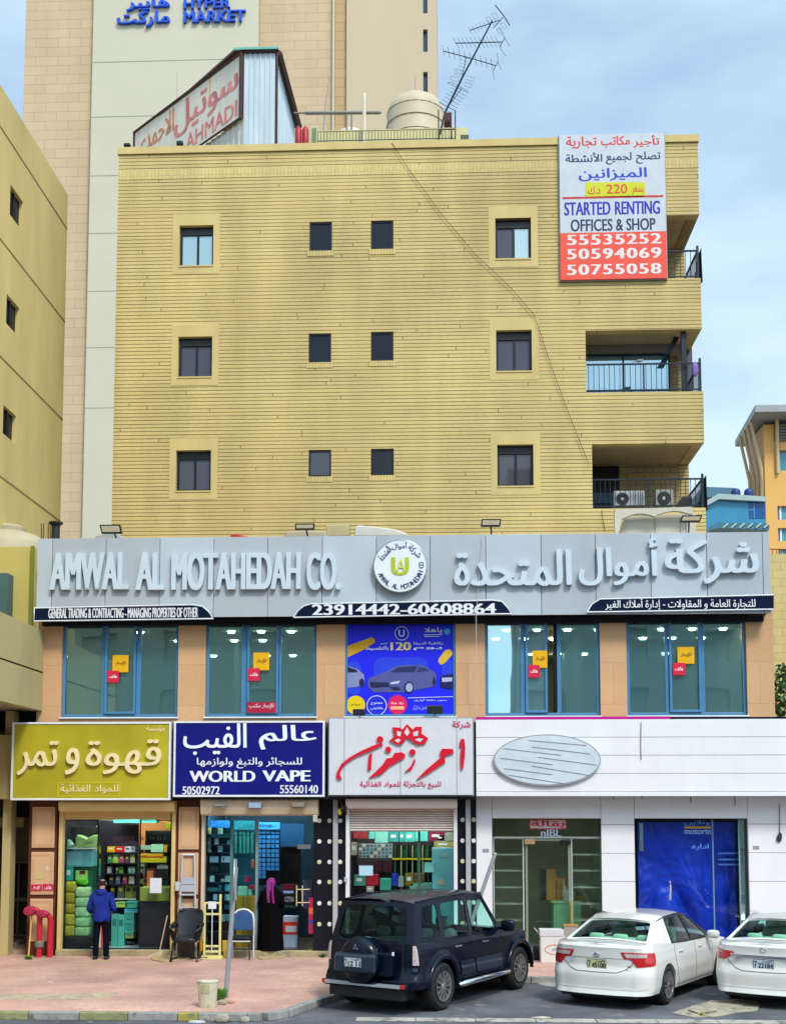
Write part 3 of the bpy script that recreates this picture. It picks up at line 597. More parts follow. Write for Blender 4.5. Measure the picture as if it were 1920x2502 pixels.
# roller shutter boxes
def rollbox(u0, v0, u1, v1, mt, y=-.42):
    r = RC(u0, v0, u1, v1, y); m = MB()
    prof = [(y+.04, r[3]), (y, r[3]-.05), (y, r[2]+.16), (y+.05, r[2]+.03), (y+.12, r[2]), (-.002, r[2]), (-.002, r[3])]
    n = len(prof); m.add([(r[0], p, q) for p, q in prof]+[(r[1], p, q) for p, q in prof], [tuple(range(n)), tuple(range(2*n-1, n-1, -1))]+[(i, (i+1) % n, (i+1) % n+n, i+n) for i in range(n)])
    return m.build('shutter_box', mt, B, bevel=.012), r
CREAM = mat('cream_metal', (.60, .48, .34), .45, var=.08, stretch=(1, 1, .3)); YEL = mat('cream_yellow', (.62, .46, .19), .45, var=.1); WPOST = mat('white_metal', (.66, .66, .68), .4, var=.06)
rollbox(142, 1957, 425, 1986, YEL); sb, r2b = rollbox(489, 1951, 776, 1994, CREAM); rollbox(844, 1947, 1117, 1978, mat('cream_pale', (.60, .52, .46), .45, var=.08))
def posts(u, mt, v0, v1=2330, w=.09):
    for a in u: x = P(a, 2150, -.1).x; m = MB(); m.box(x-w/2, x+w/2, -.13, .05, .0, P(900, v0, -.1).z); m.build('post', mt, B, bevel=.008)
posts((147, 423), YEL, 1986); posts((495,), CREAM, 1990, w=.07); posts((849, 1113), WPOST, 1978, w=.085)
r = RC(155, 1986, 418, 2003, .0); m = MB(); m.box(r[0], r[1], -.06, 0, r[2], r[3]); m.build('shutter', YEL, B)
r = RC(855, 1978, 1108, 2032, -.05); m = MB(); k = 9; hh = (r[3]-r[2])/k
for i in range(k):
    z = r[2]+i*hh; m.add([(x, y, q) for x in (r[0], r[1]) for y, q in ((-.02, z), (-.065, z+.012), (-.075, z+hh*.5), (-.06, z+hh*.9), (-.02, z+hh))], [(0, 1, 6, 5), (1, 2, 7, 6), (2, 3, 8, 7), (3, 4, 9, 8)])
m.build('shutter', mat('shutter_cream', (.62, .55, .48), .45), B)
for (u0, u1, v0, v1, ang, lb) in ((519, 553, 1964, 1973, .5, 'flat grey floodlight at the left of the cream shutter box'), (605, 640, 1960, 1977, 0, 'square glass-fronted floodlight in the middle of the cream shutter box'), (710, 746, 1960, 1974, 0, 'slotted brown-framed floodlight at the right of the cream shutter box')):
    a = RC(u0, v0, u1, v1, -.6); t2 = thing('floodlight', lb, 'floodlight', ((a[0]+a[1])/2, -.6, a[2]))
    m = MB(); m.box(a[0], a[1], -.6, -.50, a[2], a[3]); m.build('housing', paint('6d6f72' if u0 < 700 else '7a6248', .4), t2, bevel=.012)
    m = MB(); m.box(a[0]+.025, a[1]-.025, -.606, -.6005, a[2]+.02, a[3]-.02); m.build('lens', paint('9fb4c8' if u0 == 605 else '8f8a80', .15), t2)
    m = MB(); m.box((a[0]+a[1])/2-.02, (a[0]+a[1])/2+.02, -.499, -.43, a[2]+.02, a[2]+.05); m.build('arm', GREYM, t2)
# black dotted panels and conduits beside the third shop
zq = lambda v: P(970, v, -.06).z
for (u0, u1, ds) in ((766, 843, (780, 805, 831)), (1119, 1164, (1130, 1157))):
    a, b = P(u0, 2100, -.06).x, P(u1, 2100, -.06).x; m = MB(); m.box(a, b, -.06, .05, 0, zb_-.06); pb = m.build('black_panel', BLK, B)
    for j, u in enumerate(ds):
        for i, v in enumerate((2006, 2057, 2107, 2156, 2208, 2259)):
            c = P(u, v+(-2 if u > 1000 else 0), -.06); m = MB(); m.disc(c.x, c.z, .05, -.075, -.0605, 16); m.build('dot', paint(['e9e4d2', 'd8d0a6', 'e6e6e4'][(i*2+j) % 3], .4), pb, bevel=.006)
for u in (819, 1144):
    a = P(u, 2100, -.16); m = MB(); m.box(a.x-.055, a.x+.055, -.17, -.065, 0, zb_-.07); solo('conduit', m, mat('conduit_grey', (.36, .36, .37), .45), 'grey vertical conduit on the black dotted panel %s the cream roller shutter' % ('left of' if u < 1000 else 'right of'), 'conduit', bevel=.01)
# white cladding of the right-hand shops
def clad(u0, u1, vs, y=-.05):
    a, b = P(u0, 2150, y).x, P(u1, 2150, y).x; zz = [P(1500, v, y).z if v else .0 for v in vs]
    for i in range(len(zz)-1): m = MB(); m.box(a+.004, b-.004, y, .05, zz[i+1]+.005, zz[i]-.005); m.build('cladding_panel', WHT, B, bevel=.004)
clad(1163, 1203, [1944, 2318, None]); clad(1203, 1470, [1944, 2001]); clad(1470, 1552, [1944, 2016, 2086, 2155, 2228, 2295, None]); clad(1552, 1830, [1944, 2001])
clad(1830, 1960, [1944, 2014, 2084, 2154, 2226, 2295, None]); clad(1960, 2240, [1944, 2100, None])
for (u0, v0, u1, v1, lb) in ((1179, 2075, 1194, 2083, 'left of the grocery glass front'), (1840, 2068, 1854, 2076, 'right of the blue sheeted shop')):
    a = RC(u0, v0, u1, v1, -.056); t2 = thing('number_plate', 'small grey house number plate on white cladding %s' % lb, 'plate', (a[0], -.056, a[2]))
    m = MB(); m.box(a[0], a[1], -.058, -.051, a[2], a[3]); m.build('plate', paint('7d8288'), t2); text('101', (a[0]+.02, a[1]-.02, a[2]+.015, a[3]-.015), -.0585, paint('e8e8e8'), t2, depth=.002)
m = MB(); x = P(1905, 2047, -.08).x; z = P(1905, 2047, -.08).z; m.prism([(x, z+.13), (x+.05, z+.06), (x+.04, z-.05), (x, z-.11), (x-.07, z-.08), (x-.07, z)], -.085, -.06); m.tube([(x+.0, -.07, z+.12), (x+.01, -.07, z+.75)], .008, 5)
solo('hanging_lamp', m, paint('33363c'), 'dark leaf-shaped lamp hanging by a cord on the white wall at right edge', 'lamp')
for (u, v0, v1) in ((1497, 1947, 1955), (1567, 1946, 1952), (1686, 1947, 1963), (1794, 1946, 1970)):
    p = P(u, v0, -.08); q = P(u, v1, -.08); m = MB(); m.tube([p, q+(p-q)*.3+Vector((.02, 0, 0)), q], .008, 5); solo('loose_wire', m, paint('3a3c40'), 'short black loose wire under the white sign band, about %.1f m long' % (p.z-q.z) if False else {1497: 'tiny wire stub under the white sign band above the plain pillar', 1567: 'tiny bent wire stub under the white sign band above the blue shop edge', 1686: 'short straight wire hanging under the white sign band above the blue shop', 1794: 'longer wire hanging under the white sign band above the blue shop'}[u], 'wire')
# thin cables running down the white sign board and upper wall
def cable(pts, r, label, col='34363a'): m = MB(); m.tube(pts, r, 5); return solo('cable', m, paint(col), label, 'cable')
cable([P(1178, 1310, -.44), P(1163, 1504, -.5), P(1165, 1755, -.2)], .008, 'pale thin cable down the fascia beside the third upper window', 'c9ccd0')
cable([P(1566, 1765, YS-.02), P(1565, 1820, YS-.02), P(1566, 1857, YS-.02)], .007, 'thin dark cable hanging down the white sign band right of the oval')
# ================================================================ shop rooms
zI = zb_-.02
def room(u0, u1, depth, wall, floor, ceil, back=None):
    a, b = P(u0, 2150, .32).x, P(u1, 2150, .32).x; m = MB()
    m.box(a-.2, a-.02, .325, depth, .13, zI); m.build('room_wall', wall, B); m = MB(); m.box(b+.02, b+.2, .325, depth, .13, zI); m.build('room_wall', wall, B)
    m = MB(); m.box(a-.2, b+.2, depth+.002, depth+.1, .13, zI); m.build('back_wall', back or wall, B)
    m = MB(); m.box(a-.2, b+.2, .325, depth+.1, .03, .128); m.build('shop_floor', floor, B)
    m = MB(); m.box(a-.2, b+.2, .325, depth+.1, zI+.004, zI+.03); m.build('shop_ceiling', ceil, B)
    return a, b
TILE = mat('floor_tile', (.22, .33, .32), .25, var=.15); CEIL = mat('shop_ceiling', (.55, .52, .46), .8)
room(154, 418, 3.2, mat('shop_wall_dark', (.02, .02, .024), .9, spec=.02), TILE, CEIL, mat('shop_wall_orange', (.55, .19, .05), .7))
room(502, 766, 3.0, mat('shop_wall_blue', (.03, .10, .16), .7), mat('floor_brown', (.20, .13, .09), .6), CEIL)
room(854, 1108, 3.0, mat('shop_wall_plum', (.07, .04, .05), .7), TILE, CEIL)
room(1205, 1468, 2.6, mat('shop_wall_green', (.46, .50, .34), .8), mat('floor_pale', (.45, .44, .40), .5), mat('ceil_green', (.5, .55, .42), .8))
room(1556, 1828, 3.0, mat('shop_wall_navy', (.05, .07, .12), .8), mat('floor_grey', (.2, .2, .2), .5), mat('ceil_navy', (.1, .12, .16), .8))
TUBE = glow('lamp_white', (.9, 1, .96), 110)
def tubelamp(u, y, label, w=1.1):
    x = P(u, 2010, y).x; t = thing('ceiling_light', label, 'ceiling light', (x, y, zI)); m = MB(); m.box(x-w/2, x+w/2, y-.06, y+.06, zI-.03, zI-.001); m.build('housing', WPOST, t)
    m = MB(); m.tube([(x-w/2+.03, y, zI-.055), (x+w/2-.03, y, zI-.055)], .024, 8); m.build('tube', TUBE, t)
for u, y, l in ((245, .42, 'lit ceiling tube at the left inside the date and coffee shop'), (345, .42, 'lit ceiling tube at the right inside the date and coffee shop'), (285, 2.3, 'lit ceiling tube deep inside the date and coffee shop'),
                (560, .40, 'lit ceiling tube over the left display of the vape shop'), (690, .45, 'lit ceiling tube over the doorway of the vape shop'),
                (910, .42, 'lit ceiling tube at the left inside the spice shop'), (1040, .42, 'lit ceiling tube at the right inside the spice shop')): tubelamp(u, y, l)
SHOPGL = glass('shop_glass', (.92, .98, .96), .0, .01, edge=.13); SHOPBL = glass('shop_glass_blue', (.8, .95, 1), .004, .01, edge=.13); SHOPGR = glass('shop_glass_green', (.95, 1, .93), .01, .015, (.14, .17, .12), .04, (.85, .95, .88), edge=.2)
def pane(u0, v0, u1, v1, mt, y=.2, name='shop_window', fr=None, w=.03, ob=0):
    r = RC(u0, v0, u1, v1, y); z0 = max(r[2], .137)
    g = MB(); g.box(r[0], r[1], y, y+.01, z0, r[3]); o = g.build(name, mt, B)
    if fr: m = MB(); ring(m, r[0]-.004, r[1]+.004, z0, r[3]+.004, w, y-.03, y+.04); m.build('frame', fr, o)
    return o if ob else r
def item(name, label, px, y, col, cat=None, depth=.3, band=None, bevel=.006, group=None, word=None, ink='222222', zz=None, floor=None):
    r = RC(*px, y); m = MB(); z0 = r[2] if floor is None else floor
    m.box(r[0], r[1], y, y+depth, z0, r[3]); ms = [paint(col, .45)]
    if band:
        ms.append(paint(band[0], .45)); m.m = 1; h = r[3]-z0; w = r[1]-r[0]
        m.box(r[0]+w*band[1], r[0]+w*band[3], y-.004, y+.002, z0+h*(1-band[4]), z0+h*(1-band[2]))
    o = solo(name, m, ms, label, cat or name.split('_')[-1], group, bevel=bevel)
    if word: text(word, (r[0]+(r[1]-r[0])*.12, r[1]-(r[1]-r[0])*.12, z0+(r[3]-z0)*.25, z0+(r[3]-z0)*.75), y-.006, paint(ink), o, depth=.002, bold=.01)
    return o
def sack(px, y, col, label, group, dep=.34, seed=0, ink=None):
    r = RC(*px, y); R = random.Random(seed); m = MB()
    m.blob(((r[0]+r[1])/2+R.uniform(-.015, .015), y+dep/2, (r[2]+r[3])/2), ((r[1]-r[0])/2*1.04, dep/2, (r[3]-r[2])/2*1.06), 28, 14, .42, .025, seed)
    ms = [mat('sack_'+col, tuple(c*.8 for c in hx(col)), .7, var=.3, scale=9, bump=.5, bscale=25, spots=((hx(ink) if ink else (.05, .07, .03)), 13, .60))]
    return solo('sack', m, ms, label, 'sack', group, smooth=60)
def shelf(name, label, px, y, col, depth=.35, thick=None):
    r = RC(*px, y); m = MB(); m.box(r[0], r[1], y, y+depth, r[2], r[3]); return solo(name, m, paint(col, .5), label, 'shelf')
z1 = ZM(140, 1990, 290/1680)
def q1(*a): return Z2(a[0], a[1], a[2], a[3], z1)
# --- first shop: sacks, shelves, cartons
ord5 = ['topmost', 'second from the top', 'third from the top', 'fourth from the top', 'lowest']
for i, (a, b) in enumerate(((960, 1112), (1112, 1268), (1268, 1412), (1412, 1580), (1580, 1738))): sack(q1(62, a, 250, b), .5, ['a89a2c', 'a3952a', '9f9330', 'b3ac3c', 'a9a43a'][i], 'olive yellow printed sack, %s of the left stack' % ord5[i], 'yellow sacks stacked at the left of the first shop', seed=i)
for i, (a, b) in enumerate(((1040, 1180), (1180, 1320), (1320, 1465), (1465, 1602), (1602, 1736))): sack(q1(242, a, 440, b), .46, ['a6c896', '8fbf93', '93c79d', '8cc48f', '86bb84'][i], 'pale green printed sack, %s of the right stack' % ord5[i], 'green sacks stacked at the left of the first shop', seed=10+i, ink='2f6f4a')
item('plinth', 'dark plinth under the sack stacks in the first shop', q1(70, 1740, 460, 1862), .42, '23262e', depth=.6, floor=.13)
shelf('wall_shelf', 'white shelf board above the pale blue fridge in the first shop', q1(76, 482, 505, 496), .55, 'dfe3dc', .5)
def bag(name, pts, y, col, label, d=.25, word=None):
    q = [P(*z1(a, b), y) for a, b in pts]; m = MB(); m.prism([(p.x, p.z) for p in q], y, y+d); o = solo(name, m, mat('bag_'+col, tuple(c*.8 for c in hx(col)), .6, var=.2, scale=8, bump=.3), label, 'bag', bevel=.03)
    if word:
        xs = [p.x for p in q]; zs = [p.z for p in q]; w = max(xs)-min(xs); h = max(zs)-min(zs); text(ar(word), (min(xs)+w*.42, max(xs)-w*.12, min(zs)+h*.28, min(zs)+h*.55), y-.003, paint('2d6e5c'), o, depth=.002, bold=.01)
bag('bag', [(250, 475), (255, 330), (275, 290), (330, 305), (415, 345), (500, 300), (556, 290), (540, 350), (520, 470)], .58, 'a5c77e', 'pale green plastic bag with two pointed ears on the white shelf', word='تمور')
bag('bag', [(85, 478), (88, 320), (120, 360), (170, 375), (180, 415), (208, 425), (210, 478)], .6, '9cc7ae', 'crumpled pale bag at the left end of the white shelf')
item('fridge', 'pale blue glass-fronted fridge at left inside the first shop', q1(80, 522, 490, 742), .62, '74c3cf', depth=.6, band=('9ed8e2', .03, .08, .68, .9))
item('shelf_unit', 'dark green cabinet under the pale blue fridge in the first shop', q1(80, 746, 490, 1035), .72, '1d6a4c', 'cabinet', depth=.55, floor=.13)
item('bag', 'teal hanging snack bag with a printed label left of the green box', q1(88, 745, 215, 940), .55, '2fa791', depth=.1, band=('d9e6ea', .3, .25, .75, .6), bevel=.03)
item('carton', 'light green carton with a small brown label above the green cloth', q1(258, 800, 413, 930), .58, '9fcf6e', depth=.13, band=('5a2a1c', .35, .0, .88, .4))
bag('cloth', [(262, 918), (420, 920), (430, 985), (400, 1010), (300, 990), (262, 960)], .55, '55b41c', 'bright green folded cloth under the light green carton', .16)
for i, (a, b, c) in enumerate(((450, 558, '9c9a2c'), (562, 632, '1b1d1a'), (636, 690, '77b82a'), (692, 770, '2c9a86'), (774, 874, '38a08c'), (876, 1000, '4b565c'))):
    item('carton', '%s carton, %s in the narrow column left of the black shelf unit' % (['olive', 'black', 'lime green', 'deep teal', 'pale teal', 'slate grey'][i], ['topmost', 'second', 'third', 'fourth', 'fifth', 'lowest'][i]), q1(512, a, 612, b), 1.3, c, depth=.35, floor=None)
t = thing('shelf_unit', 'black open shelf unit full of boxes in the middle of the first shop', 'shelf', (P(*z1(880, 1000), 1.35).x, 1.35, .13))
r = RC(*q1(612, 450, 1150, 1250), 1.35); m = MB(); m.box(r[0], r[0]+.10, 1.35, 1.75, .13, r[3]); m.box(r[1]-.05, r[1], 1.35, 1.75, .13, r[3]); m.build('side_panel', DARK, t)
m = MB(); m.box(r[0], r[1], 1.751, 1.78, .13, r[3]); m.build('back_panel', DARK, t)
for v in (545, 692, 842, 992, 1196):
    z = P(*z1(800, v), 1.35).z; m = MB(); m.box(r[0]+.101, r[1]-.051, 1.35, 1.75, z-.03, z-.002); m.build('shelf', DARK if v < 1100 else WPOST, t)
rows = [(460, 540, [(705, 812, 'e0b61a', 'yellow'), (816, 950, 'c8201c', 'red'), (955, 1040, 'c9d3dc', 'pale grey'), (1045, 1100, '8d9aa4', 'mid grey')]),
        (570, 690, [(710, 775, '3f9a5c', 'mid green'), (785, 865, '8fc43a', 'lime'), (875, 945, 'b23a64', 'pink'), (955, 1015, '4a4c50', 'charcoal'), (1030, 1100, 'a3a886', 'cream')]),
        (745, 840, [(705, 762, 'a9b6c4', 'pale blue'), (825, 865, '3c4650', 'dark slate'), (875, 930, '58a326', 'bright green'), (1000, 1048, '5fa899', 'light teal'), (1050, 1100, '549c8e', 'dull teal')]),
        (876, 990, [(728, 802, '33353a', 'black'), (822, 890, '5c6e80', 'steel blue'), (920, 990, '9a2f6a', 'magenta'), (1014, 1088, 'b9bfae', 'off white')]),
        (1000, 1190, [(745, 820, '2a2b2e', 'near black'), (850, 945, '595c5a', 'ash grey'), (960, 1060, '7d8a3c', 'olive'), (1062, 1140, '5e6c30', 'dark olive')])]
rn = ['top', 'second', 'third', 'fourth', 'bottom']
for j, (a, b, its) in enumerate(rows):
    for (c, d, colr, nm) in its: item('box', '%s box on the %s row of the black shelf unit' % (nm, rn[j]), q1(c, a, d, b), 1.42, colr, 'box', .25, band=(['f0e6c8', '23262c', 'e9d23a'][(c+j) % 3], .2, .25, .75, .5))
m = MB(); r = RC(*q1(590, 90, 1150, 455), 1.5); m.box(r[0], r[1], 1.5, 1.55, r[2], r[3]); o = solo('wall_board', m, paint('231f2b'), 'dark purple board with faded pink lettering above the black shelf unit', 'board')
text('EWE ELK', RC(*q1(790, 318, 1100, 385), 1.5), 1.499, paint('6a3a55'), o, depth=.003, bold=.03)
m = MB(); r = RC(*q1(1165, 238, 1590, 690), 1.35); m.box(r[0], r[1], 1.9, 1.95, r[2]-.4, r[3]); o = solo('wall_board', m, paint('16161d'), 'black board with grey lettering at the right of the first shop', 'board')
text('R I M D F', RC(*q1(1175, 320, 1550, 368), 1.9), 1.899, paint('6e7278'), o, depth=.003, bold=.03)
item('ceiling_panel', 'turquoise panel hanging under the ceiling of the first shop', q1(795, 68, 1405, 125), 1.0, '57b8a4', 'panel', .25); item('carton', 'bright yellow-green carton at the upper right of the first shop', q1(1535, 122, 1612, 212), .6, 'c8dc1e', depth=.2)
shelf('wall_shelf', 'dark shelf holding the mint carton at right of the first shop', q1(1150, 541, 1560, 550), 1.35, '1c1c1e'); shelf('wall_shelf', 'dark shelf holding the yellow cartons at right of the first shop', q1(1150, 687, 1560, 698), 1.35, '1c1c1e'); shelf('wall_shelf', 'long dark shelf across the left window top of the first shop', q1(80, 180, 560, 262), .9, '22201f', .2)
for px, c, l in (((1150, 447, 1320, 505), '93b8a6', 'flat sage carton at the left of the upper right shelf'), ((1325, 430, 1498, 539), 'b4e0c0', 'mint carton in the middle of the upper right shelf'), ((1502, 440, 1556, 539), 'd99a1e', 'orange carton at the right of the upper right shelf'),
                 ((1148, 557, 1495, 598), 'dca414', 'long amber carton lying on the yellow one'), ((1148, 601, 1546, 686), 'd6c81e', 'long yellow carton with a red wavy edge'),
                 ((1148, 705, 1240, 752), '6c7a5e', 'small sage box, upper of two beside the coffee machine'), ((1148, 772, 1240, 836), '646b58', 'small grey-green box, lower of two beside the coffee machine'), ((1150, 925, 1225, 985), '6b7438', 'small olive box above the green counter'), ((1480, 910, 1575, 1035), '3b6a74', 'dark teal box on the counter right of the paper')):
    item('carton', l, q1(*px), 1.36 if px[1] < 700 else 1.2, c, depth=.3, band=('c23a18', 0, 0, .9, .2) if px[1] == 601 else None)
item('coffee_machine', 'brown drinks machine with an orange front on the counter of the first shop', q1(1252, 775, 1400, 1036), 1.0, '4a1f16', 'machine', .35, band=('e07e4a', .12, .1, .72, .98), bevel=.02); item('coffee_machine', 'black drinks machine at the right end of the counter', q1(1410, 720, 1572, 905), 1.0, '1b1b1d', 'machine', .35, band=('8d9296', .0, .05, .95, .3), bevel=.03)
t = thing('counter', 'shop counter with olive top band and dark front at right of the first shop', 'counter', (P(*z1(1380, 1500), .45).x, .45, .13)); r = RC(*q1(1160, 1040, 1604, 1232), .45); m = MB(); m.box(r[0], r[1], .45, 1.3, r[2], r[3]); m.build('top_band', paint('93a04a', .4), t, bevel=.01)
m = MB(); m.box(r[0]+.01, r[1]-.01, .47, 1.29, .132, r[2]-.003); m.build('front', paint('2b2832', .35), t)
r = RC(*q1(1312, 905, 1476, 1118), .185); m = MB(); m.box(r[0], r[1], .185, .189, r[2], r[3]); solo('notice', m, paint('e6e9f2'), 'white paper notice taped inside the right glass of the first shop', 'notice')
for i, (px, c, l) in enumerate((((765, 1420, 855, 1795), '3f9c8c', 'tall teal pack, left of the two standing in the doorway'), ((860, 1430, 945, 1770), '45a796', 'tall teal pack, right of the two standing in the doorway'), ((960, 1700, 1075, 1760), '7f9a5c', 'small green pack at the bottom of the right teal pile'), ((950, 1345, 1135, 1395), '4aa6c2', 'blue flat pack on the right teal pile'),
        ((945, 1398, 1085, 1470), '3c998c', 'teal flat pack, uppermost under the blue one'), ((945, 1473, 1085, 1540), '3fa091', 'teal flat pack, second under the blue one'), ((945, 1543, 1085, 1612), '38958a', 'teal flat pack, third under the blue one'), ((945, 1615, 1085, 1690), '41a494', 'teal flat pack, lowest of the pile'), ((820, 1250, 985, 1320), '8bb84e', 'light green flat bag on the display beside the counter'), ((960, 1240, 1130, 1330), '3aa58f', 'teal folded bag on the display beside the counter'))):
    item('pack', l, q1(*px), .75 if i < 2 else .8, c, 'pack', .3, band=('1f6f68', .15, .15, .8, .35), floor=.13 if i < 2 else None, bevel=.02)
item('carton', 'pink and cream carton on the floor behind the standing man', q1(590, 1590, 665, 1810), .5, 'b8446c', depth=.3, band=('e4d3ae', 0, 0, .35, 1), floor=.13)
pane(155, 2004, 239, 2310, SHOPGL, .2, fr=BLK, w=.02); pane(340, 2004, 417, 2310, SHOPGL, .2, fr=BLK, w=.02)
# --- second shop: packs behind blue glass
z2 = ZM(480, 1980, 310/1680)
def q2(*a): return Z2(a[0], a[1], a[2], a[3], z2)
for i, v in enumerate((320, 365, 460, 560, 700, 850, 960, 1080, 1200, 1320, 1480, 1610)):
    shelf('glass_shelf', 'dark glass shelf in the left display of the vape shop, number %d from the top' % (i+1) if False else 'dark glass shelf %s in the left display of the vape shop' % ['just under the ceiling', 'under the cream packs', 'with the two grey packs', 'above the wide white packs', 'under the wide white packs', 'above the upright white packs', 'under the upright white packs', 'under the pale blue box', 'above the white hand trolley', 'behind the trolley handle', 'behind the trolley rails', 'lowest of all'][i], q2(118, v, 440, v+7), .6, '1e4148', .35)
t_ = [(130, 235, 185, 318, 'c9c184', 'cream pack at the top left'), (285, 238, 337, 318, '9cc4a4', 'pale green pack at the top right'), (125, 372, 188, 458, '8f938c', 'grey pack left on the second shelf'), (238, 372, 290, 456, 'c4c6bc', 'white dark-striped pack on the second shelf'), (120, 465, 190, 556, '93989a', 'larger grey pack on the third shelf'), (282, 476, 338, 556, 'bccbd2', 'pale blue pack on the third shelf'),
      (175, 613, 287, 694, 'c6d8de', 'wide white pack at the left'), (328, 613, 432, 694, 'cfe0e4', 'wide white pack at the right'), (175, 870, 233, 952, 'cddcd6', 'upright white pack left of centre'), (375, 870, 432, 952, 'd0ded4', 'upright white pack at the right'), (325, 915, 372, 948, 'c2d6cc', 'small white pack lying low'), (375, 990, 432, 1072, '6cbcd4', 'pale blue box'), (290, 995, 330, 1072, '2d6a80', 'dark teal box'), (220, 1118, 272, 1196, '9cc2c8', 'grey-blue upright pack'), (375, 1118, 430, 1196, 'a8ded4', 'aqua upright pack'),
      (325, 1385, 380, 1478, 'a9c0a4', 'sage box behind the trolley'), (382, 1385, 430, 1470, '7f98a0', 'grey box behind the trolley'), (150, 1030, 280, 1072, '2b7a72', 'long teal pack'), (185, 740, 290, 805, '17343c', 'wide dark pack'), (370, 1255, 430, 1312, '2a5c72', 'blue box above the trolley'), (405, 400, 428, 455, '3f9ab0', 'narrow blue pack'), (240, 260, 280, 318, '1d3038', 'dark narrow pack')]
for (a, b, c, d, colr, l) in t_: item('pack', l+' in the left display of the vape shop', q2(a, b, c, d), .62, colr, 'pack', .12, band=('5a625c', .25, .2, .4, .8) if (a+c) % 3 else None)
GRP = 'blue packs hung in rows in the vape shop'
proto = None
for j, v in enumerate((265, 332, 392, 455, 520, 578, 640, 700, 755, 808, 860)):
    for i, a in enumerate((812, 868, 930, 988, 1045)):
        r = RC(*q2(a, v, a+46, v+44), .95); c_ = ((r[0]+r[1])/2, .95, r[2])
        if j > 8 and i > 1: continue
        if proto is None:
            m = MB(); m.box(r[0], r[1], .95, 1.03, r[2], r[3]); proto = solo('pack', m, paint('3f8ed0', .35), 'blue pack hung in the grid of five columns behind the vape shop doorway', 'pack', GRP)
            proto.location.y
        else: copy_tree(proto, None, (c_[0], proto.location.y, c_[2]))
proto = None
for i, a in enumerate((505, 565, 615, 665, 720)):
    for j, v in enumerate((270, 340, 400, 460, 520)):
        r = RC(*q2(a, v, a+34, v+52), .9)
        if proto is None:
            m = MB(); m.box(r[0], r[1], .9, .97, r[2], r[3]); proto = solo('pack', m, paint('3c8f84', .4), 'sea-green pack hung in columns in the second vape display', 'pack', 'green packs hung in the vape shop')
        else: copy_tree(proto, None, ((r[0]+r[1])/2, proto.location.y, r[2]))
m = MB(); r = RC(*q2(800, 160, 1105, 255), .9); m.box(r[0], r[1], .9, .93, r[2], r[3]); o = solo('header_panel', m, paint('4aa2e0', .35), 'light blue header panel with dark lettering above the grid of blue packs', 'panel'); text('EB EB TDAREX I', RC(*q2(835, 192, 1010, 228), .9), .899, paint('16305c'), o, depth=.003, bold=.03)
m = MB(); r = RC(*q2(480, 140, 770, 262), .86); m.box(r[0], r[1], .86, .89, r[2], r[3]); solo('header_panel', m, mat('print_green', hx('1f6f78'), .4, var=.6, scale=14), 'mottled green and blue header panel over the second display', 'panel')
m = MB(); r = RC(*q2(120, 140, 440, 232), .86); m.box(r[0], r[1], .86, .89, r[2], r[3]); solo('header_panel', m, mat('print_blue', hx('2a72b8'), .4, var=.6, scale=16), 'mottled blue header panel over the left display', 'panel')
item('backdrop', 'dark patterned rack on the back wall beside the vape shop door', q2(1110, 180, 1425, 480), 1.6, '1c5684', 'rack', .1); item('backdrop', 'black rack of small goods behind the woman in the vape shop', q2(1110, 490, 1370, 980), 1.8, '0e0c14', 'rack', .1)
for px, c, l, w in (((1130, 985, 1310, 1055), '6a1430', 'dark red carton right of the woman in black', None), ((1138, 1066, 1300, 1108), '24387c', 'blue and white carton right of the woman in black', None), ((1150, 1112, 1310, 1250), '121016', 'black carton with white lettering right of the woman in black', 'CCPTNA'), ((1165, 1260, 1330, 1300), '1e3c3c', 'dark teal carton low to the right of the woman in black', None)): item('carton', l, q2(*px), 1.0, c, depth=.3, band=('aab6d8', .08, .1, .9, .9) if 'white carton' in l else None, word=w, ink='c8ccd0')
t = thing('carton', 'red and white printed carton standing at the foot of the vape shop door', 'carton', (P(*z2(1250, 1700), .5).x, .5, .135)); r = RC(*q2(1145, 1408, 1340, 1740), .5); h = r[3]-.137; m = MB(); m.box(r[0], r[1], .5, .8, .137, r[3]); m.build('box', paint('98a9bf'), t, bevel=.01)
m = MB(); m.box(r[0], r[1], .495, .4995, .137+h*.42, .137+h*.82); m.build('red_band', paint('c0231c'), t); m = MB(); m.box(r[0]+.06, r[1]-.03, .49, .4945, .137+h*.50, .137+h*.70); m.build('print', paint('b8c0c8'), t)
for px, c, l in (((545, 1050, 672, 1135), '8fc79c', 'pale green carton on the ochre cabinet'), ((548, 1012, 675, 1048), '9ccfa4', 'flat pale green carton on top of the others'), ((678, 1052, 728, 1135), '8abf94', 'narrow green carton beside the pale green one'), ((682, 998, 768, 1046), '9c1f3c', 'crimson carton beside the pillar'), ((628, 885, 702, 955), 'b02448', 'raspberry carton above the crimson one')): item('carton', l, q2(*px), .75, c, depth=.25)
item('cabinet', 'ochre wooden cabinet behind the blue banquet chair', q2(520, 1142, 778, 1730), .7, 'b07c1e', depth=.4, floor=.135, band=('8f6212', .36, .0, .42, 1)); item('orange_bottle', 'orange bottle on the shelf right of the sign pole', q2(720, 655, 760, 780), .8, 'e4663a', 'bottle', .1, bevel=.03)
item('cabinet', 'dark display cabinet behind the lower half of the trolley', q2(115, 1240, 440, 1730), .9, '17191a', depth=.4, floor=.135); item('backdrop', 'dark backing board of the second vape display', q2(480, 265, 770, 990), 1.1, '1a6672', 'rack', .06); item('backdrop', 'dark backing board of the left vape display', q2(118, 232, 440, 1240), 1.0, '15525e', 'rack', .06); item('backdrop', 'black backing board behind the grid of blue packs', q2(800, 258, 1105, 1000), 1.1, '06080e', 'rack', .06)
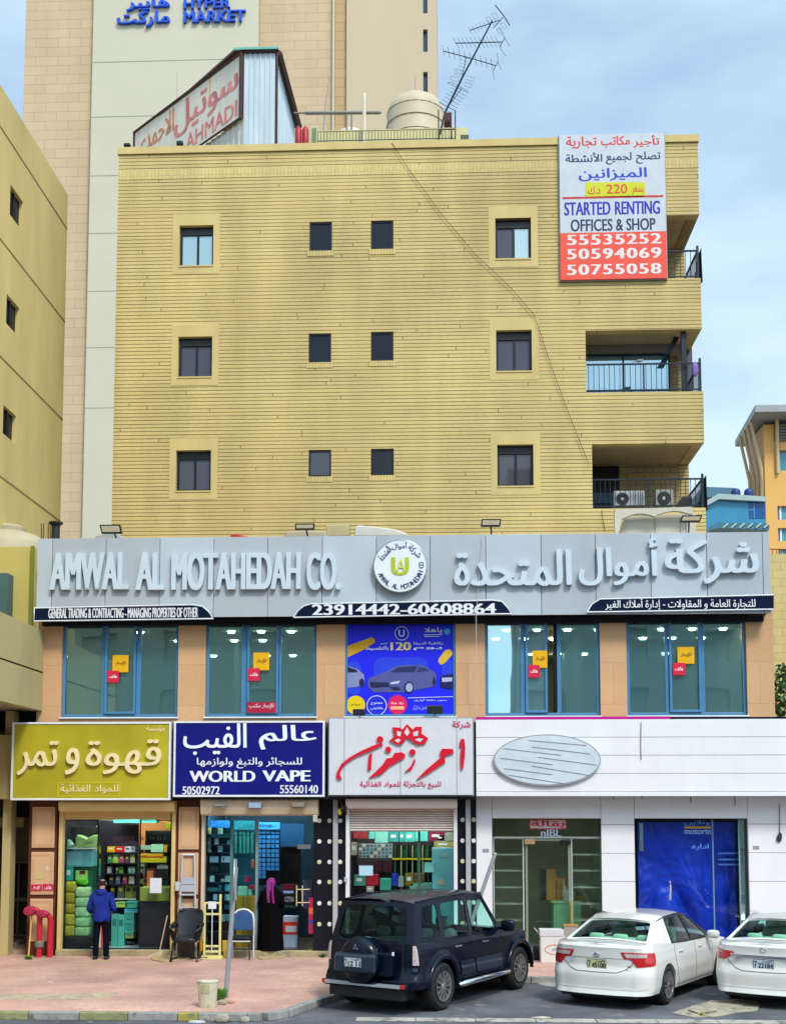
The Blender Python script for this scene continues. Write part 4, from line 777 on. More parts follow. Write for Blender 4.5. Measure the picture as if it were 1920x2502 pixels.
pane(502, 2004, 563, 2305, SHOPBL, .2); pane(568, 2004, 624, 2305, SHOPBL, .2); pane(630, 2004, 760, 2064, SHOPBL, .2)
for u, c in ((565, '4f7a78'), (627, '7f929c')):
    a = P(u, 2150, .17).x; m = MB(); m.box(a-.03, a+.03, .15, .26, .137, P(u, 2003, .17).z); m.build('mullion', paint(c, .35), B)
t = thing('glass_door', 'open glass door with steel patch and ladder handle at the vape shop', 'door', (P(745, 2200, .1).x, .1, .137)); a, b = P(*z2(1362, 500), .1), P(*z2(1490, 500), -.3)
m = MB(); m.quad((a.x, .25, .14), (b.x, -.12, .14), (b.x, -.12, a.z), (a.x, .25, a.z)); m.build('pane', SHOPGL, t); m = MB(); m.box(a.x-.02, b.x+.01, -.13, -.10, a.z-.02, a.z+.08); m.build('patch', STEEL, t)
hx0 = P(*z2(1326, 1000), -.2); hz1 = P(*z2(1326, 1270), -.2).z; m = MB()
for dx in (0, .13): m.tube([(hx0.x+dx, -.2, hx0.z), (hx0.x+dx, -.2, hz1)], .014)
for z in (hx0.z-.09, hz1+.07): m.tube([(hx0.x, -.2, z), (hx0.x+.13, -.2, z)], .012); m.tube([(hx0.x+.13, -.2, z), (b.x, -.11, z)], .012)
m.build('handle', paint('cdbb8e', .4), t)
for (px, c, l) in (((1400, 930, 1440, 1300), '23304e', 'dark blue garment on a hanger at the vape shop door'), ((1440, 915, 1480, 1330), '2c3648', 'slate garment on a hanger at the vape shop door'), ((1480, 900, 1545, 1160), '1a1c2a', 'black garment on a hanger at the vape shop door')):
    r = RC(*q2(*px), .0); m = MB(); m.prism([(r[0], r[2]), (r[1], r[2]), (r[1], r[3]-.12), ((r[0]+r[1])/2+.02, r[3]), ((r[0]+r[1])/2-.02, r[3]), (r[0], r[3]-.12)], .0, .06); solo('hanging_garment', m, mat('cloth_'+c, hx(c), .8, var=.3, stretch=(6, 1, 1)), l, 'garment', bevel=.015)
r = RC(*q2(1482, 1160, 1558, 1640), -.03); m = MB(); m.box(r[0], r[1], -.03, .0, r[2], r[3]); m.m = 1; h = r[3]-r[2]; m.box(r[0]+.01, r[1]-.01, -.034, -.03, r[2]+h*.55, r[2]+h*.72); m.m = 2; m.box(r[0]+.01, r[1]-.01, -.034, -.03, r[2]+h*.27, r[2]+h*.38); solo('banner_flag', m, [paint('b01f4e'), paint('e26a3c'), paint('3546a8')], 'narrow pink and orange banner at the right jamb of the vape shop', 'banner')
# --- third shop
z3 = ZM(760, 1940, .25)
def q3(*a): return Z2(a[0], a[1], a[2], a[3], z3)
for px, c, l in (((410, 375, 560, 440), '9a2f34', 'dull red carton at the top left of the spice shop'), ((565, 372, 618, 440), '6fc8c4', 'small aqua carton at the top of the spice shop'), ((622, 372, 752, 480), '8ccfc0', 'pale aqua carton at the top of the spice shop'), ((760, 372, 858, 470), '3f9c9c', 'teal carton at the top of the spice shop'), ((864, 372, 912, 470), '45b0ac', 'narrow teal carton at the top of the spice shop'), ((916, 372, 1010, 470), '58c0b4', 'bright aqua carton with dark frame at the top of the spice shop'), ((1014, 372, 1140, 465), '6ad0c8', 'light aqua carton at the top of the spice shop'), ((1148, 372, 1300, 460), '8c2040', 'maroon carton at the top right of the spice shop'), ((1228, 405, 1300, 462), 'b4d4c0', 'pale mint carton at the top right of the spice shop'), ((1305, 378, 1388, 460), 'a4a094', 'grey carton at the far right of the spice shop'),
                 ((1200, 465, 1390, 530), 'b8a466', 'tan folded cartons on the pale blue cabinet'), ((388, 480, 445, 600), 'a89a8c', 'beige dispenser at the left of the spice shop'), ((530, 790, 658, 900), 'c01c2c', 'red tub on the lower counter of the spice shop'), ((786, 785, 845, 905), '2038b8', 'blue canister on the lower counter of the spice shop'), ((850, 812, 905, 915), '98a09c', 'grey box with two slots on the lower counter'), ((420, 795, 530, 900), '4a9c8c', 'crumpled teal pack at the left of the lower counter'), ((670, 830, 782, 945), '45a08c', 'round teal bag on the lower counter'), ((920, 778, 1000, 900), '8a7024', 'brown jar tray on the lower counter'), ((1005, 778, 1110, 880), '6c5438', 'dark brown box on the lower counter'), ((958, 872, 1180, 940), '6fa498', 'sage display counter at the right of the spice shop'), ((540, 905, 610, 960), 'b8a4a0', 'pale printed box low in the spice shop')):
    item('carton', l, q3(*px), 1.3 if px[1] < 470 else 1.0, c, l.split()[1] if False else 'carton', .3, bevel=.02 if px[1] > 700 else .006, band=('f0f0e8', .2, .3, .7, .6) if (px[0] % 4 == 0) else None)
t = thing('display_rack', 'white rack of small printed packs in the spice shop', 'rack', (P(*z3(630, 560), 1.15).x, 1.15, .5)); r = RC(*q3(465, 490, 795, 630), 1.15); m = MB(); m.box(r[0], r[1], 1.15, 1.3, r[2], r[3]); m.build('panel', paint('a8aaa8'), t)
for i in range(9):
    for j in range(4):
        a = r[0]+(r[1]-r[0])*(i+.15)/9; b = a+(r[1]-r[0])*.07; c = r[2]+(r[3]-r[2])*(j+.2)/4; m = MB(); m.box(a, b, 1.135, 1.149, c, c+(r[3]-r[2])*.15); m.build('pack', paint(['3c6a9c', '4a4c58', '6a4668', '2c8c8c', 'd8dad4'][(i*3+j*2) % 5]), t)
t = thing('display_rack', 'dark rack of bottles with a yellow shelf edge in the spice shop', 'rack', (P(*z3(990, 600), 1.1).x, 1.1, .5)); r = RC(*q3(795, 505, 1180, 630), 1.1); m = MB(); m.box(r[0], r[1], 1.3, 1.35, r[2]-1.0, r[3]); m.build('back_panel', paint('0c140e'), t); m = MB(); m.box(r[0], r[1], 1.08, 1.3, r[2]-.04, r[2]); m.build('yellow_edge', paint('c8b414'), t)
for i, a in enumerate((820, 880, 935, 990, 1040, 1090, 1140)):
    x = P(*z3(a, 560), 1.12).x; m = MB(); m.box(x-.012, x+.012, 1.1, 1.28, r[2]+.002, r[3]-.01); m.box(x-.012, x+.012, 1.1, 1.28, r[2]-.9, r[2]-.05); m.build('divider', paint('a8b48c' if i % 2 else '38644c'), t)
    m = MB(); m.lathe([(.05, 0), (.055, .02), (.055, .16), (.02, .2), (.02, .24)], (x+.09, 1.18, r[2]+.002), 10); m.build('bottle', paint('1f4a30' if i % 2 else '2c2c20', .2), t)
for i, a in enumerate((650, 745)): item('carton', ['dark wine-coloured box at the left of the middle shelf in the spice shop', 'plum box with a gold mark on the middle shelf in the spice shop'][i], q3(a-40, 665, a+45, 765), 1.2, ['3c1426', '481024'][i], depth=.2)
t = thing('cabinet', 'tall pale blue cabinet at the right inside the spice shop', 'cabinet', (P(*z3(1290, 800), .7).x, .7, .135)); r = RC(*q3(1182, 532, 1392, 945), .7); m = MB(); m.box(r[0], r[1], .7, 1.2, .137, r[3]); m.build('body', paint('7cc6d2', .35), t, bevel=.01)
for px in ((1272, 590, 1335, 622), (1238, 838, 1302, 892)): a = RC(*q3(*px), .7); m = MB(); m.box(a[0], a[1], .692, .6995, a[2], a[3]); m.build('label_plate', paint('a8b8b0' if px[1] < 700 else 'd4cca8'), t)
m = MB(); a = RC(*q3(1105, 672, 1200, 768), .62); m.box(a[0], a[1], .62, .7, a[2], a[3]); solo('carton', m, paint('8fd8d4'), 'mint square box fixed at the left of the pale blue cabinet', 'carton')
o3 = pane(856, 2030, 1022, 2316, SHOPGL, .2, ob=1); pane(1027, 2030, 1106, 2316, SHOPGL, .2)
a = P(1024, 2150, .17).x; m = MB(); m.box(a-.025, a+.025, .15, .24, .137, P(1024, 2031, .17).z); m.build('mullion', paint('3c5c4c', .35), B)
m = MB(); q = RC(1016, 2167, 1030, 2174, .1); ring(m, q[0], q[1], q[2], q[3], .02, .08, .12); m.build('door_handle', STEEL, o3)
r = RC(877, 2116, 911, 2140, .185); m = MB(); m.box(r[0], r[1], .185, .189, r[2], r[3]); solo('notice', m, paint('b4d8ec'), 'pale blue paper notice on the glass of the spice shop', 'notice')
# --- fourth shop: empty grocery with a door
z5 = ZM(1180, 1980, 320/1680)
def q5(*a): return Z2(a[0], a[1], a[2], a[3], z5)
GF = paint('b9c4bc', .35)
pane(1205, 2003, 1470, 2046, SHOPGR, .2); pane(1205, 2048, 1280, 2312, SHOPGR, .2, fr=GF, w=.03); pane(1396, 2048, 1470, 2312, SHOPGR, .2, fr=GF, w=.03)
m = MB(); r = RC(1203, 2045, 1472, 2049, .17); m.box(r[0], r[1], .15, .24, r[2], r[3]); m.build('transom_bar', GF, B)
for s_, (u0, u1) in (('left', (1206, 1279)), ('right', (1398, 1469))):
    for i, v in enumerate((573, 780, 994, 1205, 1416)):
        vv = z5(0, v)[1]; r = RC(u0, vv-2, u1, vv+2, .3); m = MB(); m.box(r[0], r[1], .3, .6, r[2], r[3]); solo('glass_shelf', m, GF, 'empty white-edged shelf, %s in the %s window of the grocery' % (ord5[i].replace('the top', 'top'), s_), 'shelf')
t = thing('glass_door', 'framed glass door with a beige closer in the middle of the grocery front', 'door', (P(1338, 2200, .2).x, .2, .137)); r = RC(1284, 2050, 1394, 2312, .2); m = MB(); m.box(r[0]+.05, r[1]-.05, .2, .21, .16, r[3]-.05); m.build('pane', SHOPGR, t)
m = MB(); ring(m, r[0], r[1], .137, r[3], .05, .17, .25); m.build('frame', paint('8f9480', .35), t)
a = RC(*q5(533, 370, 665, 440), .1); m = MB(); m.box(a[0], a[1], .1, .169, a[2], a[3]); m.build('closer', paint('b89472'), t, bevel=.01); a = RC(*q5(1000, 380, 1125, 440), .1); m = MB(); m.box(a[0], a[1], .1, .169, a[2], a[3]); m.build('closer_arm', paint('16181a'), t, bevel=.02)
a = RC(*q5(1115, 1170, 1148, 1500), .08); m = MB(); m.tube([((a[0]+a[1])/2, .1, a[2]), ((a[0]+a[1])/2, .1, a[3])], .03); m.build('push_bar', paint('a09a58', .35), t)
t = thing('hanging_sign', 'red and white cut-out grocery sign hung inside the glass front', 'sign', (P(*z5(830, 180), .15).x, .15, P(*z5(830, 240), .15).z)); r = RC(*q5(600, 122, 1066, 240), .15); m = MB(); m.box(r[0], r[1], .15, .17, r[2], r[3]); m.build('panel', paint('c9c6c0'), t)
m = MB(); ring(m, r[0]-.01, r[1]+.01, r[2]-.01, r[3]+.01, .02, .14, .149); m.build('edge', paint('d81c34'), t); text(ar('بقالة'), (r[0]+.03, r[1]-.03, r[2]+.02, r[3]-.02), .1495, paint('d4142c'), t, depth=.01, bold=.02)
text('nIBL', RC(*q5(740, 245, 1003, 338), .15), .16, paint('c4d0e0'), t, depth=.01, bold=.03)
item('carton', 'dark upright carton on the mint counter of the grocery', q5(735, 762, 812, 1155), 1.2, '2b2024', depth=.3)
t = thing('carton', 'stepped brown carton on the mint counter of the grocery', 'carton', (P(*z5(920, 1155), 1.1).x, 1.1, P(*z5(920, 1155), 1.1).z)); m = MB(); m.prism([(p.x, p.z) for p in [P(*z5(a, b), 1.1) for a, b in ((814, 758), (938, 758), (938, 868), (1060, 868), (1060, 1158), (814, 1158))]], 1.1, 1.5); m.build('box', paint('eba44a'), t); m = MB(); a = RC(*q5(930, 900, 948, 1150), 1.1); m.box(a[0], a[1], 1.094, 1.0995, a[2], a[3]); m.build('tape', paint('a8702a'), t)
t = thing('counter', 'mint green counter inside the grocery', 'counter', (P(*z5(1075, 1500), .9).x, .9, .135)); r = RC(*q5(905, 1165, 1258, 1550), .9); m = MB(); m.box(r[0], r[1], .9, 1.6, .137, r[3]-.05); m.build('body', paint('a4f0c4', .4), t); m = MB(); m.box(r[0]-.06, r[1]+.02, .86, 1.62, r[3]-.047, r[3]); m.build('top', paint('c0fbd8', .4), t)
c = P(*z5(1105, 1090), .8); m = MB(); m.blob((c.x, .95, c.z-.02), (.15, .12, .155), 18, 12, .75, .03, 3); m.tube([(c.x-.07, .95, c.z+.1), (c.x-.1, .95, c.z+.22), (c.x-.12, .95, c.z+.36)], [.06, .025, .006]); solo('plastic_bag', m, mat('bag_white', (.7, .72, .78), .45, var=.1, scale=12, bump=.5), 'knotted white plastic bag on the mint counter', 'bag', smooth=70)
item('carton', 'small ochre carton at the right end of the mint counter', q5(1195, 1095, 1305, 1150), 1.3, 'd8ac44', depth=.25)
# --- fifth shop: blue sheet behind the glass
a0, a1 = P(1560, 2100, .45).x, P(1800, 2100, .45).x; zz1 = P(1690, 2010, .45).z
def tarp(u, w):
    x = a0+(a1-a0)*u; z = .14+(zz1-.14)*w
    p = Vector((u*2.2+w*.8, w*1.6-u*.5, .3)); q = noise.noise(p*1.1); return (x, .52+.16*(1-abs(noise.noise(p*1.3))*2.6)*(1.15-w)+.05*abs(noise.noise(p*5+Vector((q, q, q))*2)), z)
m = MB(); m.grid(tarp, 90, 90); solo('tarp', m, mat('blue_tarp', (.007, .05, .52), .32, var=.25, scale=1.4, bump=.25, bscale=7), 'wrinkled blue plastic sheet hung behind the glass of the right shop', 'sheet', smooth=80)
m = MB(); m.grid(lambda u, w: (P(1770, 2250, -.3).x+u*.75+.05*math.sin(w*9), -.55+.45*w+.05*math.sin(u*12), .02+.75*math.sin(math.pi*(.15+.7*u))*(.35+.65*w)*(.8+.2*math.sin(u*17+w*8))), 24, 14); solo('tarp', m, mat('blue_tarp', (.006, .035, .42), .3), 'crumpled blue plastic sheet heaped outside the right shop behind the white saloon', 'sheet', smooth=80)
NVG = glass('shop_glass_navy', (.9, .95, 1), .005, .01, edge=.16)
o5 = pane(1556, 2003, 1741, 2312, NVG, .2, ob=1); pane(1745, 2003, 1803, 2312, NVG, .2); pane(1806, 2003, 1829, 2312, glass('shop_glass_teal', (.4, .75, .72), .3, .02, (.1, .3, .3), .4), .2, fr=paint('7fb0ac'))
a = P(1743, 2150, .17).x; m = MB(); m.box(a-.015, a+.015, .16, .24, .137, P(1743, 2003, .17).z); m.build('mullion', paint('6c88a8', .35), B)
m = MB(); q = [P(1636, 2154, .1), P(1638, 2166, .06), P(1637, 2200, .1)]; m.tube(q, .02); m.build('door_handle', paint('c9cfb8', .3), o5)
for px, s, c, l in (((1672, 2004, 1740, 2018), 'اونلاين', '5a8cd8', 'upper pale blue lettering on the glass of the blue shop'), ((1672, 2027, 1738, 2039), 'ntrotom', '8cb0e8', 'white lettering below the gold strip on the glass of the blue shop'), ((1690, 2062, 1732, 2078), 'اداره', '5c9cf0', 'lower pale blue lettering on the glass of the blue shop')):
    t = thing('window_lettering', l, 'lettering', (P(px[0], px[3], .18).x, .18, P(px[0], px[3], .18).z)); text(ar(s), RC(*px, .18), .197, paint(c), t, depth=.004, bold=.02)
r = RC(1672, 2020, 1738, 2025, .18); m = MB(); m.box(r[0], r[1], .19, .197, r[2], r[3]); solo('window_strip', m, paint('b8922a'), 'thin gold strip between two lines of lettering on the blue shop glass', 'strip')
r = RC(1562, 2012, 1571, 2080, .25); m = MB(); m.box(r[0], r[1], .25, .3, r[2], r[3]); solo('door_rail', m, STEEL, 'steel rail at the left edge inside the blue shop', 'rail')
for i, v in enumerate((2085, 2100, 2112)): r = RC(1748, v-2, 1828, v+2, .6); m = MB(); m.box(r[0], r[1], .35, .42, r[2], r[3]); solo('wall_shelf', m, paint('5c84b8'), '%s blue-grey shelf at the right inside the blue shop' % ['upper', 'middle', 'lower'][i], 'shelf')
# ================================================================ brick apartment block behind the shops
YB = 6.0
BR = bricks('long_bricks', (.58, .45, .182), (.53, .405, .158), (.17, .12, .05), 12, .1075, .0115, 'xz', .8, .9, streak=.18, smooth=.2, patch=.35, rnd=True)  # dark mortar colour also paints the shadow lines of the recessed joints
BRS = bricks('long_bricks_side', (.56, .425, .165), (.50, .375, .14), (.15, .105, .04), 2.6, .1075, .0125, 'yz', .8, .9, streak=.14, smooth=.2, rnd=True)  # side courses: joint shadow likewise put into the mortar colour
BRV = bricks('soldier_bricks', (.60, .475, .20), (.55, .42, .165), (.36, .27, .11), .105, .62, .006, 'xz', .8, .3, offset=0, streak=.12)
PLAIN = mat('plain_render', (.53, .405, .165), .8, var=.1, scale=1.5, stretch=(1, 1, .3))
A = thing('apartment_block', 'yellow long-brick apartment block with corner balconies behind the shops', 'building', (-1, YB, 0))
bx0, bx1 = P(280, 900, YB).x, P(1712, 700, YB).x; bt = P(1000, 345, YB).z
R_ = lambda *a, y=YB: RC(*a, y)
BIG = [(438, 550, 521, 648), (435, 822, 518, 920), (430, 1100, 515, 1199), (1210, 532, 1297, 631), (1212, 806, 1299, 906), (1215, 1086, 1303, 1187)]
SML = [(756, 542, 811, 612), (754, 814, 809, 885), (754, 1099, 809, 1164), (906, 538, 961, 608), (906, 810, 961, 881), (906, 1096, 962, 1161)]
hb = [R_(*w) for w in BIG]; hs = [R_(*w) for w in SML]
BAL = [(1447, 1084, 1760, 1242), (1431, 806, 1760, 958), (1428, 528, 1760, 682)]
bal = []
for w in BAL: r = R_(*w); bal.append((r[0], bx1, R_(1440, w[1], 1600, w[3])[2], R_(1440, w[1], 1600, w[3])[3]))
par = P(1000, 362, YB).z; z420 = P(1000, 424, YB).z; z400 = P(1000, 402, YB).z
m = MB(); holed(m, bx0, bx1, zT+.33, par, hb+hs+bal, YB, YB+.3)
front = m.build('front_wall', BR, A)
m = MB(); m.box(bx0-.03, bx1+.03, YB-.05, YB+.3, par+.003, bt); m.build('parapet_cap', PLAIN, A)
m = MB(); m.box(bx0-.003, bx1+.003, YB-.012, YB-.0005, z420, z400); m.build('plain_band', BRV, A)
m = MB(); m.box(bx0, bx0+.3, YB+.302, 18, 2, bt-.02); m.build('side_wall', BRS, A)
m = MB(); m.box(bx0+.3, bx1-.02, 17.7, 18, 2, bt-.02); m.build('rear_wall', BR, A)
xb = bal[0][0]-.3
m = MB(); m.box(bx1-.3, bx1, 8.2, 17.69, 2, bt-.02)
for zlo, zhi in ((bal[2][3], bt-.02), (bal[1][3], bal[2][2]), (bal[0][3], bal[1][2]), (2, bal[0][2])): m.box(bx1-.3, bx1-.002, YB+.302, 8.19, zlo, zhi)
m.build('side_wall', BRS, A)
m = MB(); m.box(bx0+.31, bx1-.31, YB+.31, 17.69, bt-1.05, bt-.95); m.build('roof', CONC, A)
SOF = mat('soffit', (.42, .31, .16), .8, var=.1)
m = MB()
for b in bal:
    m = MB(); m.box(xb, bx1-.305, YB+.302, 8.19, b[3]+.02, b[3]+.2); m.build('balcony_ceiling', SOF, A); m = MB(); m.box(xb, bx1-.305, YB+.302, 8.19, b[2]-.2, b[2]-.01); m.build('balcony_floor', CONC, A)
m = MB()
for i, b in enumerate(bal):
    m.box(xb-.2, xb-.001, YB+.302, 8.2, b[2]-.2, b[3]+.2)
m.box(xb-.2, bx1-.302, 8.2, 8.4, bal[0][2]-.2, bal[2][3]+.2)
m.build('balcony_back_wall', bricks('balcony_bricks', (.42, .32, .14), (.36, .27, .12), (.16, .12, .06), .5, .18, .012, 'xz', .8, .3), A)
# soldier-course surrounds
def surround(r, top=.56, side=.19, bot=.26):
    m = MB(); y0, y1 = YB-.010, YB-.0005
    m.box(r[0]-side, r[1]+side, y0, y1, r[3], r[3]+top*.62); m.box(r[0]-side, r[0]-.002, y0, y1, r[2]-bot, r[3]-.002); m.box(r[1]+.002, r[1]+side, y0, y1, r[2]-bot, r[3]-.002); m.box(r[0], r[1], y0, y1, r[2]-bot, r[2]-.002)
    m.build('window_surround', PLAIN, A)
BF = mat('black_frame', (.012, .012, .014), .35); HG = glass('flat_glass', (.18, .2, .24), .03, .03, (.07, .07, .085), .8, (.85, .9, 1), edge=.14); HGG = glass('flat_glass_sky', (.3, .4, .4), .26, .02, (.26, .38, .36), .7, (.85, 1, .97)); HGB = glass('flat_glass_dark', (.1, .12, .15), .015, .03, (.012, .015, .022), .8, edge=.12)  # flat_glass_sky has the reflected sky tone painted into its body colour
for i, r in enumerate(hb):
    surround(r); x0, x1, z0, z1 = r; s = MB(); ring(s, x0+.002, x1-.002, z0+.002, z1-.002, .06, YB+.14, YB+.26); xm = (x0+x1)/2+.02
    s.box(xm-.03, xm+.03, YB+.15, YB+.25, z0+.062, z1-.062); s.box(x0+.062, x1-.062, YB+.13, YB+.27, z1-.062-.17, z1-.061); w = s.build('window', BF, A)
    for a, b in ((x0+.064, xm-.034), (xm+.034, x1-.064)): g = MB(); g.box(a, b, YB+.18, YB+.19, z0+.064, z1-.236); g.build('pane', HGG if i == 0 or (i == 3 and a > xm) else HG, w)
    m = MB(); m.box(x0, x1, YB-.03, YB+.13, z0-.045, z0-.002); m.build('sill', PLAIN, w)
    m = MB(); m.box(x0+.05, x1-.05, YB+.3, YB+.32, z0, z1); m.build('curtain', DARK, w)
for i, r in enumerate(hs):
    x0, x1, z0, z1 = r; s = MB(); ring(s, x0+.002, x1-.002, z0+.002, z1-.002, .045, YB+.03, YB+.12); w = s.build('window', BF, A)
    g = MB(); g.box(x0+.05, x1-.05, YB+.06, YB+.07, z0+.05, z1-.05); g.build('pane', HGB if i != 2 else HG, w)
    m = MB(); m.box(x0+.02, x1-.02, YB+.3, YB+.32, z0, z1); m.build('backing', DARK, w)
    m = MB(); m.box(x0-.06, x1+.06, YB-.018, YB-.0005, z0-.16, z0-.004); m.build('sill', bricks('sill_bricks', (.60, .475, .20), (.55, .42, .165), (.38, .28, .11), .085, 1, .010, 'xz', .8, .3, offset=0), w)
# balcony railings, doors and what stands there
RAILM = paint('1d2430', .4)
def railing(b, hgt=.85, n=22):
    x0, x1, z = b[0]+.02, bx1-.03, b[2]+.01; m = MB(); y = YB+.08
    m.box(x0, x1, y-.025, y+.025, z+hgt-.04, z+hgt); m.box(x0, x1, y-.02, y+.02, z+.06, z+.09)
    m.box(x1-.05, x1, y+.026, 8.1, z+hgt-.04, z+hgt); m.box(x1-.045, x1-.005, y+.026, 8.1, z+.06, z+.09); m.box(x1-.06, x1, y-.03, y+.03, z, z+hgt+.12); m.box((x0+x1)/2-.02, (x0+x1)/2+.02, y-.022, y+.022, z, z+hgt)
    rl = m.build('railing', RAILM, A)
    m = MB()
    for i in range(n): x = x0+.06+(x1-x0-.14)*i/(n-1); m.box(x-.008, x+.008, y-.01, y+.01, z+.09, z+hgt-.041)
    for i in range(12): yy = y+.15+i*.15; m.box(x1-.034, x1-.018, yy-.008, yy+.008, z+.09, z+hgt-.041)
    m.build('baluster', RAILM, rl)
for b in bal: railing(b)
# top: dark side cloth; middle: blue enclosure; lowest: doorway
def cloth(b, label, col):
    x = bx1+.02; z = b[2]; m = MB(); m.grid(lambda u, w: (x+.05+.05*math.sin(u*14)*(1-w), YB+.15+u*1.5*(1-w*.55), z+.02+w*.95), 16, 10); return solo('hanging_cloth', m, paint(col, .8), label, 'cloth', smooth=70)
cloth(bal[2], 'dark blue cloth tied over the side railing of the top balcony', '1a2050'); cloth(bal[0], 'dark blue cloth tied over the side railing of the lowest balcony', '20284a')
b = bal[1]; zz = P(1500, 868, 7.2).z
m = MB(); m.box(b[0]+.05, b[0]+2.55, 7.2, 7.24, b[2], zz); m.build('balcony_glazing', glass('balcony_blue', (.05, .2, .3), .3, .02, (.02, .13, .22), .8, (.7, .9, 1)), A)
m = MB(); ring(m, b[0]+.03, b[0]+2.58, b[2]-.0, zz+.03, .05, 7.17, 7.27); m.box(b[0]+1.2, b[0]+1.25, 7.17, 7.27, b[2]+.05, zz-.02); m.build('glazing_frame', RAILM, A)
m = MB(); m.box(b[0]+.02, b[0]+2.9, 7.15, 7.3, zz+.035, b[3]+.01); m.build('glazing_header', mat('header_board', (.20, .17, .14), .7), A)
m = MB(); m.box(b[0]+2.72, b[0]+2.86, YB+.16, YB+.28, b[2], b[3]+.01); m.build('balcony_post', RAILM, A)
m = MB(); m.prism([(b[0]+2.75, b[3]), (b[0]+2.6, b[3]), (b[0]+2.3, zz-.2), (b[0]+2.5, zz-.2)], 6.6, 6.7); m.build('balcony_brace', RAILM, A)
r = R_(1668, 838, 1694, 900, y=7.6); t = thing('window_frame', 'white framed glass leaf standing on the middle balcony', 'window', (r[0], 7.6, b[2])); m = MB(); ring(m, r[0], r[1], b[2], r[3], .04, 7.6, 7.65); m.build('frame', WPOST, t); m = MB(); m.box(r[0]+.04, r[1]-.04, 7.62, 7.63, b[2]+.04, r[3]-.04); m.build('pane', HG, t)
c = P(1696, 905, YB+.1); m = MB(); m.blob((c.x, YB-.0, c.z), (.09, .06, .2), 10, 7, .8, .15, 4); solo('hanging_cloth', m, paint('8a6ab0', .8), 'small lilac cloth hung on the railing of the middle balcony', 'cloth', smooth=70)
c = P(1561, 882, YB+.08); m = MB(); m.blob((c.x, YB+.06, c.z), (.10, .05, .04), 10, 6, 1, .1, 5); m.blob((c.x+.08, YB+.06, c.z+.03), (.035, .03, .03), 8, 5); m.prism([(c.x-.09, c.z), (c.x-.2, c.z-.03), (c.x-.09, c.z-.025)], YB+.04, YB+.08); solo('pigeon', m, paint('8d9096', .8), 'grey pigeon perched on the middle balcony railing', 'bird', smooth=70)
b = bal[0]; r = R_(1447, 1138, 1513, 1236, y=8.1); m = MB(); m.box(r[0], r[1], 8.14, 8.19, b[2], r[3]); m.build('balcony_door', mat('door_dark', (.008, .008, .012), .4), A); r = R_(1447, 1202, 1500, 1228, y=8); m = MB(); m.box(r[0]+.05, r[1], 8.08, 8.12, r[2], r[3]); m.build('door_panel', paint('28506a', .3), A)
def ac(px, y, label, col='aeb2b2', side=False):
    r = RC(*px, y); z0 = r[2]; t = thing('ac_unit', label, 'air conditioner', ((r[0]+r[1])/2, y+.15, z0)); m = MB(); m.box(r[0], r[1], y, y+.32, z0, r[3]); m.build('casing', paint(col, .5), t, bevel=.015)
    h = r[3]-z0; cx = r[0]+h*.52; cz = z0+h*.48; m = MB(); m.disc(cx, cz, h*.40, y-.012, y-.0005, 24); g = m.build('fan_grille', paint('2b2d2c', .5), t); m = MB(); m.disc(cx, cz, h*.1, y-.02, y-.0125, 12); m.build('fan_hub', paint('b8bcba'), g)
    m = MB()
    for i in range(3): x = r[0]+h*1.1+(r[1]-r[0]-h*1.1)*(i+.5)/3; m.box(x-.012, x+.012, y-.006, y-.0005, z0+.02, r[3]-.02)
    if r[1]-r[0] > h*1.2: m.build('louvre', paint('70757a'), t)
    return t
ac((1500, 1199, 1575, 1237), YB+.4, 'white outdoor air conditioner with a round dark fan on the lowest balcony')
ac((1600, 1196, 1645, 1237), YB+.6, 'second outdoor air conditioner turned sideways on the lowest balcony', '9a9c96')
r = R_(1650, 1213, 1690, 1237, y=YB+.5); m = MB(); m.prism([(r[0], r[2]), (r[1], r[2]), (r[1], r[3]), (r[0]+.2, r[3])], YB+.5, YB+.8); solo('board', m, paint('3a3a3c'), 'dark slanted board leaning on the lowest balcony', 'board')
# arches of pale sheet in front of the lowest storey
AR = mat('pale_sheet', (.50, .47, .37), .7, var=.1)
zz0 = P(1600, 1300, 4.6).z
def arc_prof(u0, u1, v0, v1): return [(u0+(u1-u0)*i/10, v1-(v1-v0)*math.sin(math.pi*i/10)) for i in range(11)]
t = thing('arched_canopy', 'pale twin-arched canopy panel behind the fascia below the lowest balcony', 'canopy', (P(1600, 1300, 4.6).x, 4.6, zz0))
pts = [(1503, 1320), (1501, 1244), (1690, 1238), (1692, 1256), (1688, 1256)]+[(1688-(1688-1607)*i/8, 1257-9*math.sin(math.pi*i/8)-(0)) for i in range(1, 9)]+[(1600, 1262)]+[(1594-(1594-1518)*i/8, 1259-9*math.sin(math.pi*i/8)+i*1.2) for i in range(1, 9)]+[(1508, 1320)]
q = [P(a, b_, 4.6) for a, b_ in pts]; m = MB(); m.prism([(p.x, p.z) for p in q], 4.6, 4.75); m.build('front', AR, t)
m = MB(); q = [P(a, b_, 4.9) for a, b_ in ((1512, 1320), (1528, 1262), (1700, 1255), (1700, 1320))]; m.prism([(p.x, p.z) for p in q], 4.9, 5.6); m.build('back_panel', AR, t)
for u in (1600, 1662, 1676): p = P(u, 1262, 4.885); m = MB(); m.box(p.x-.01, p.x+.01, 4.88, 4.899, zz0, p.z-.05); m.build('seam', GREYM, t)
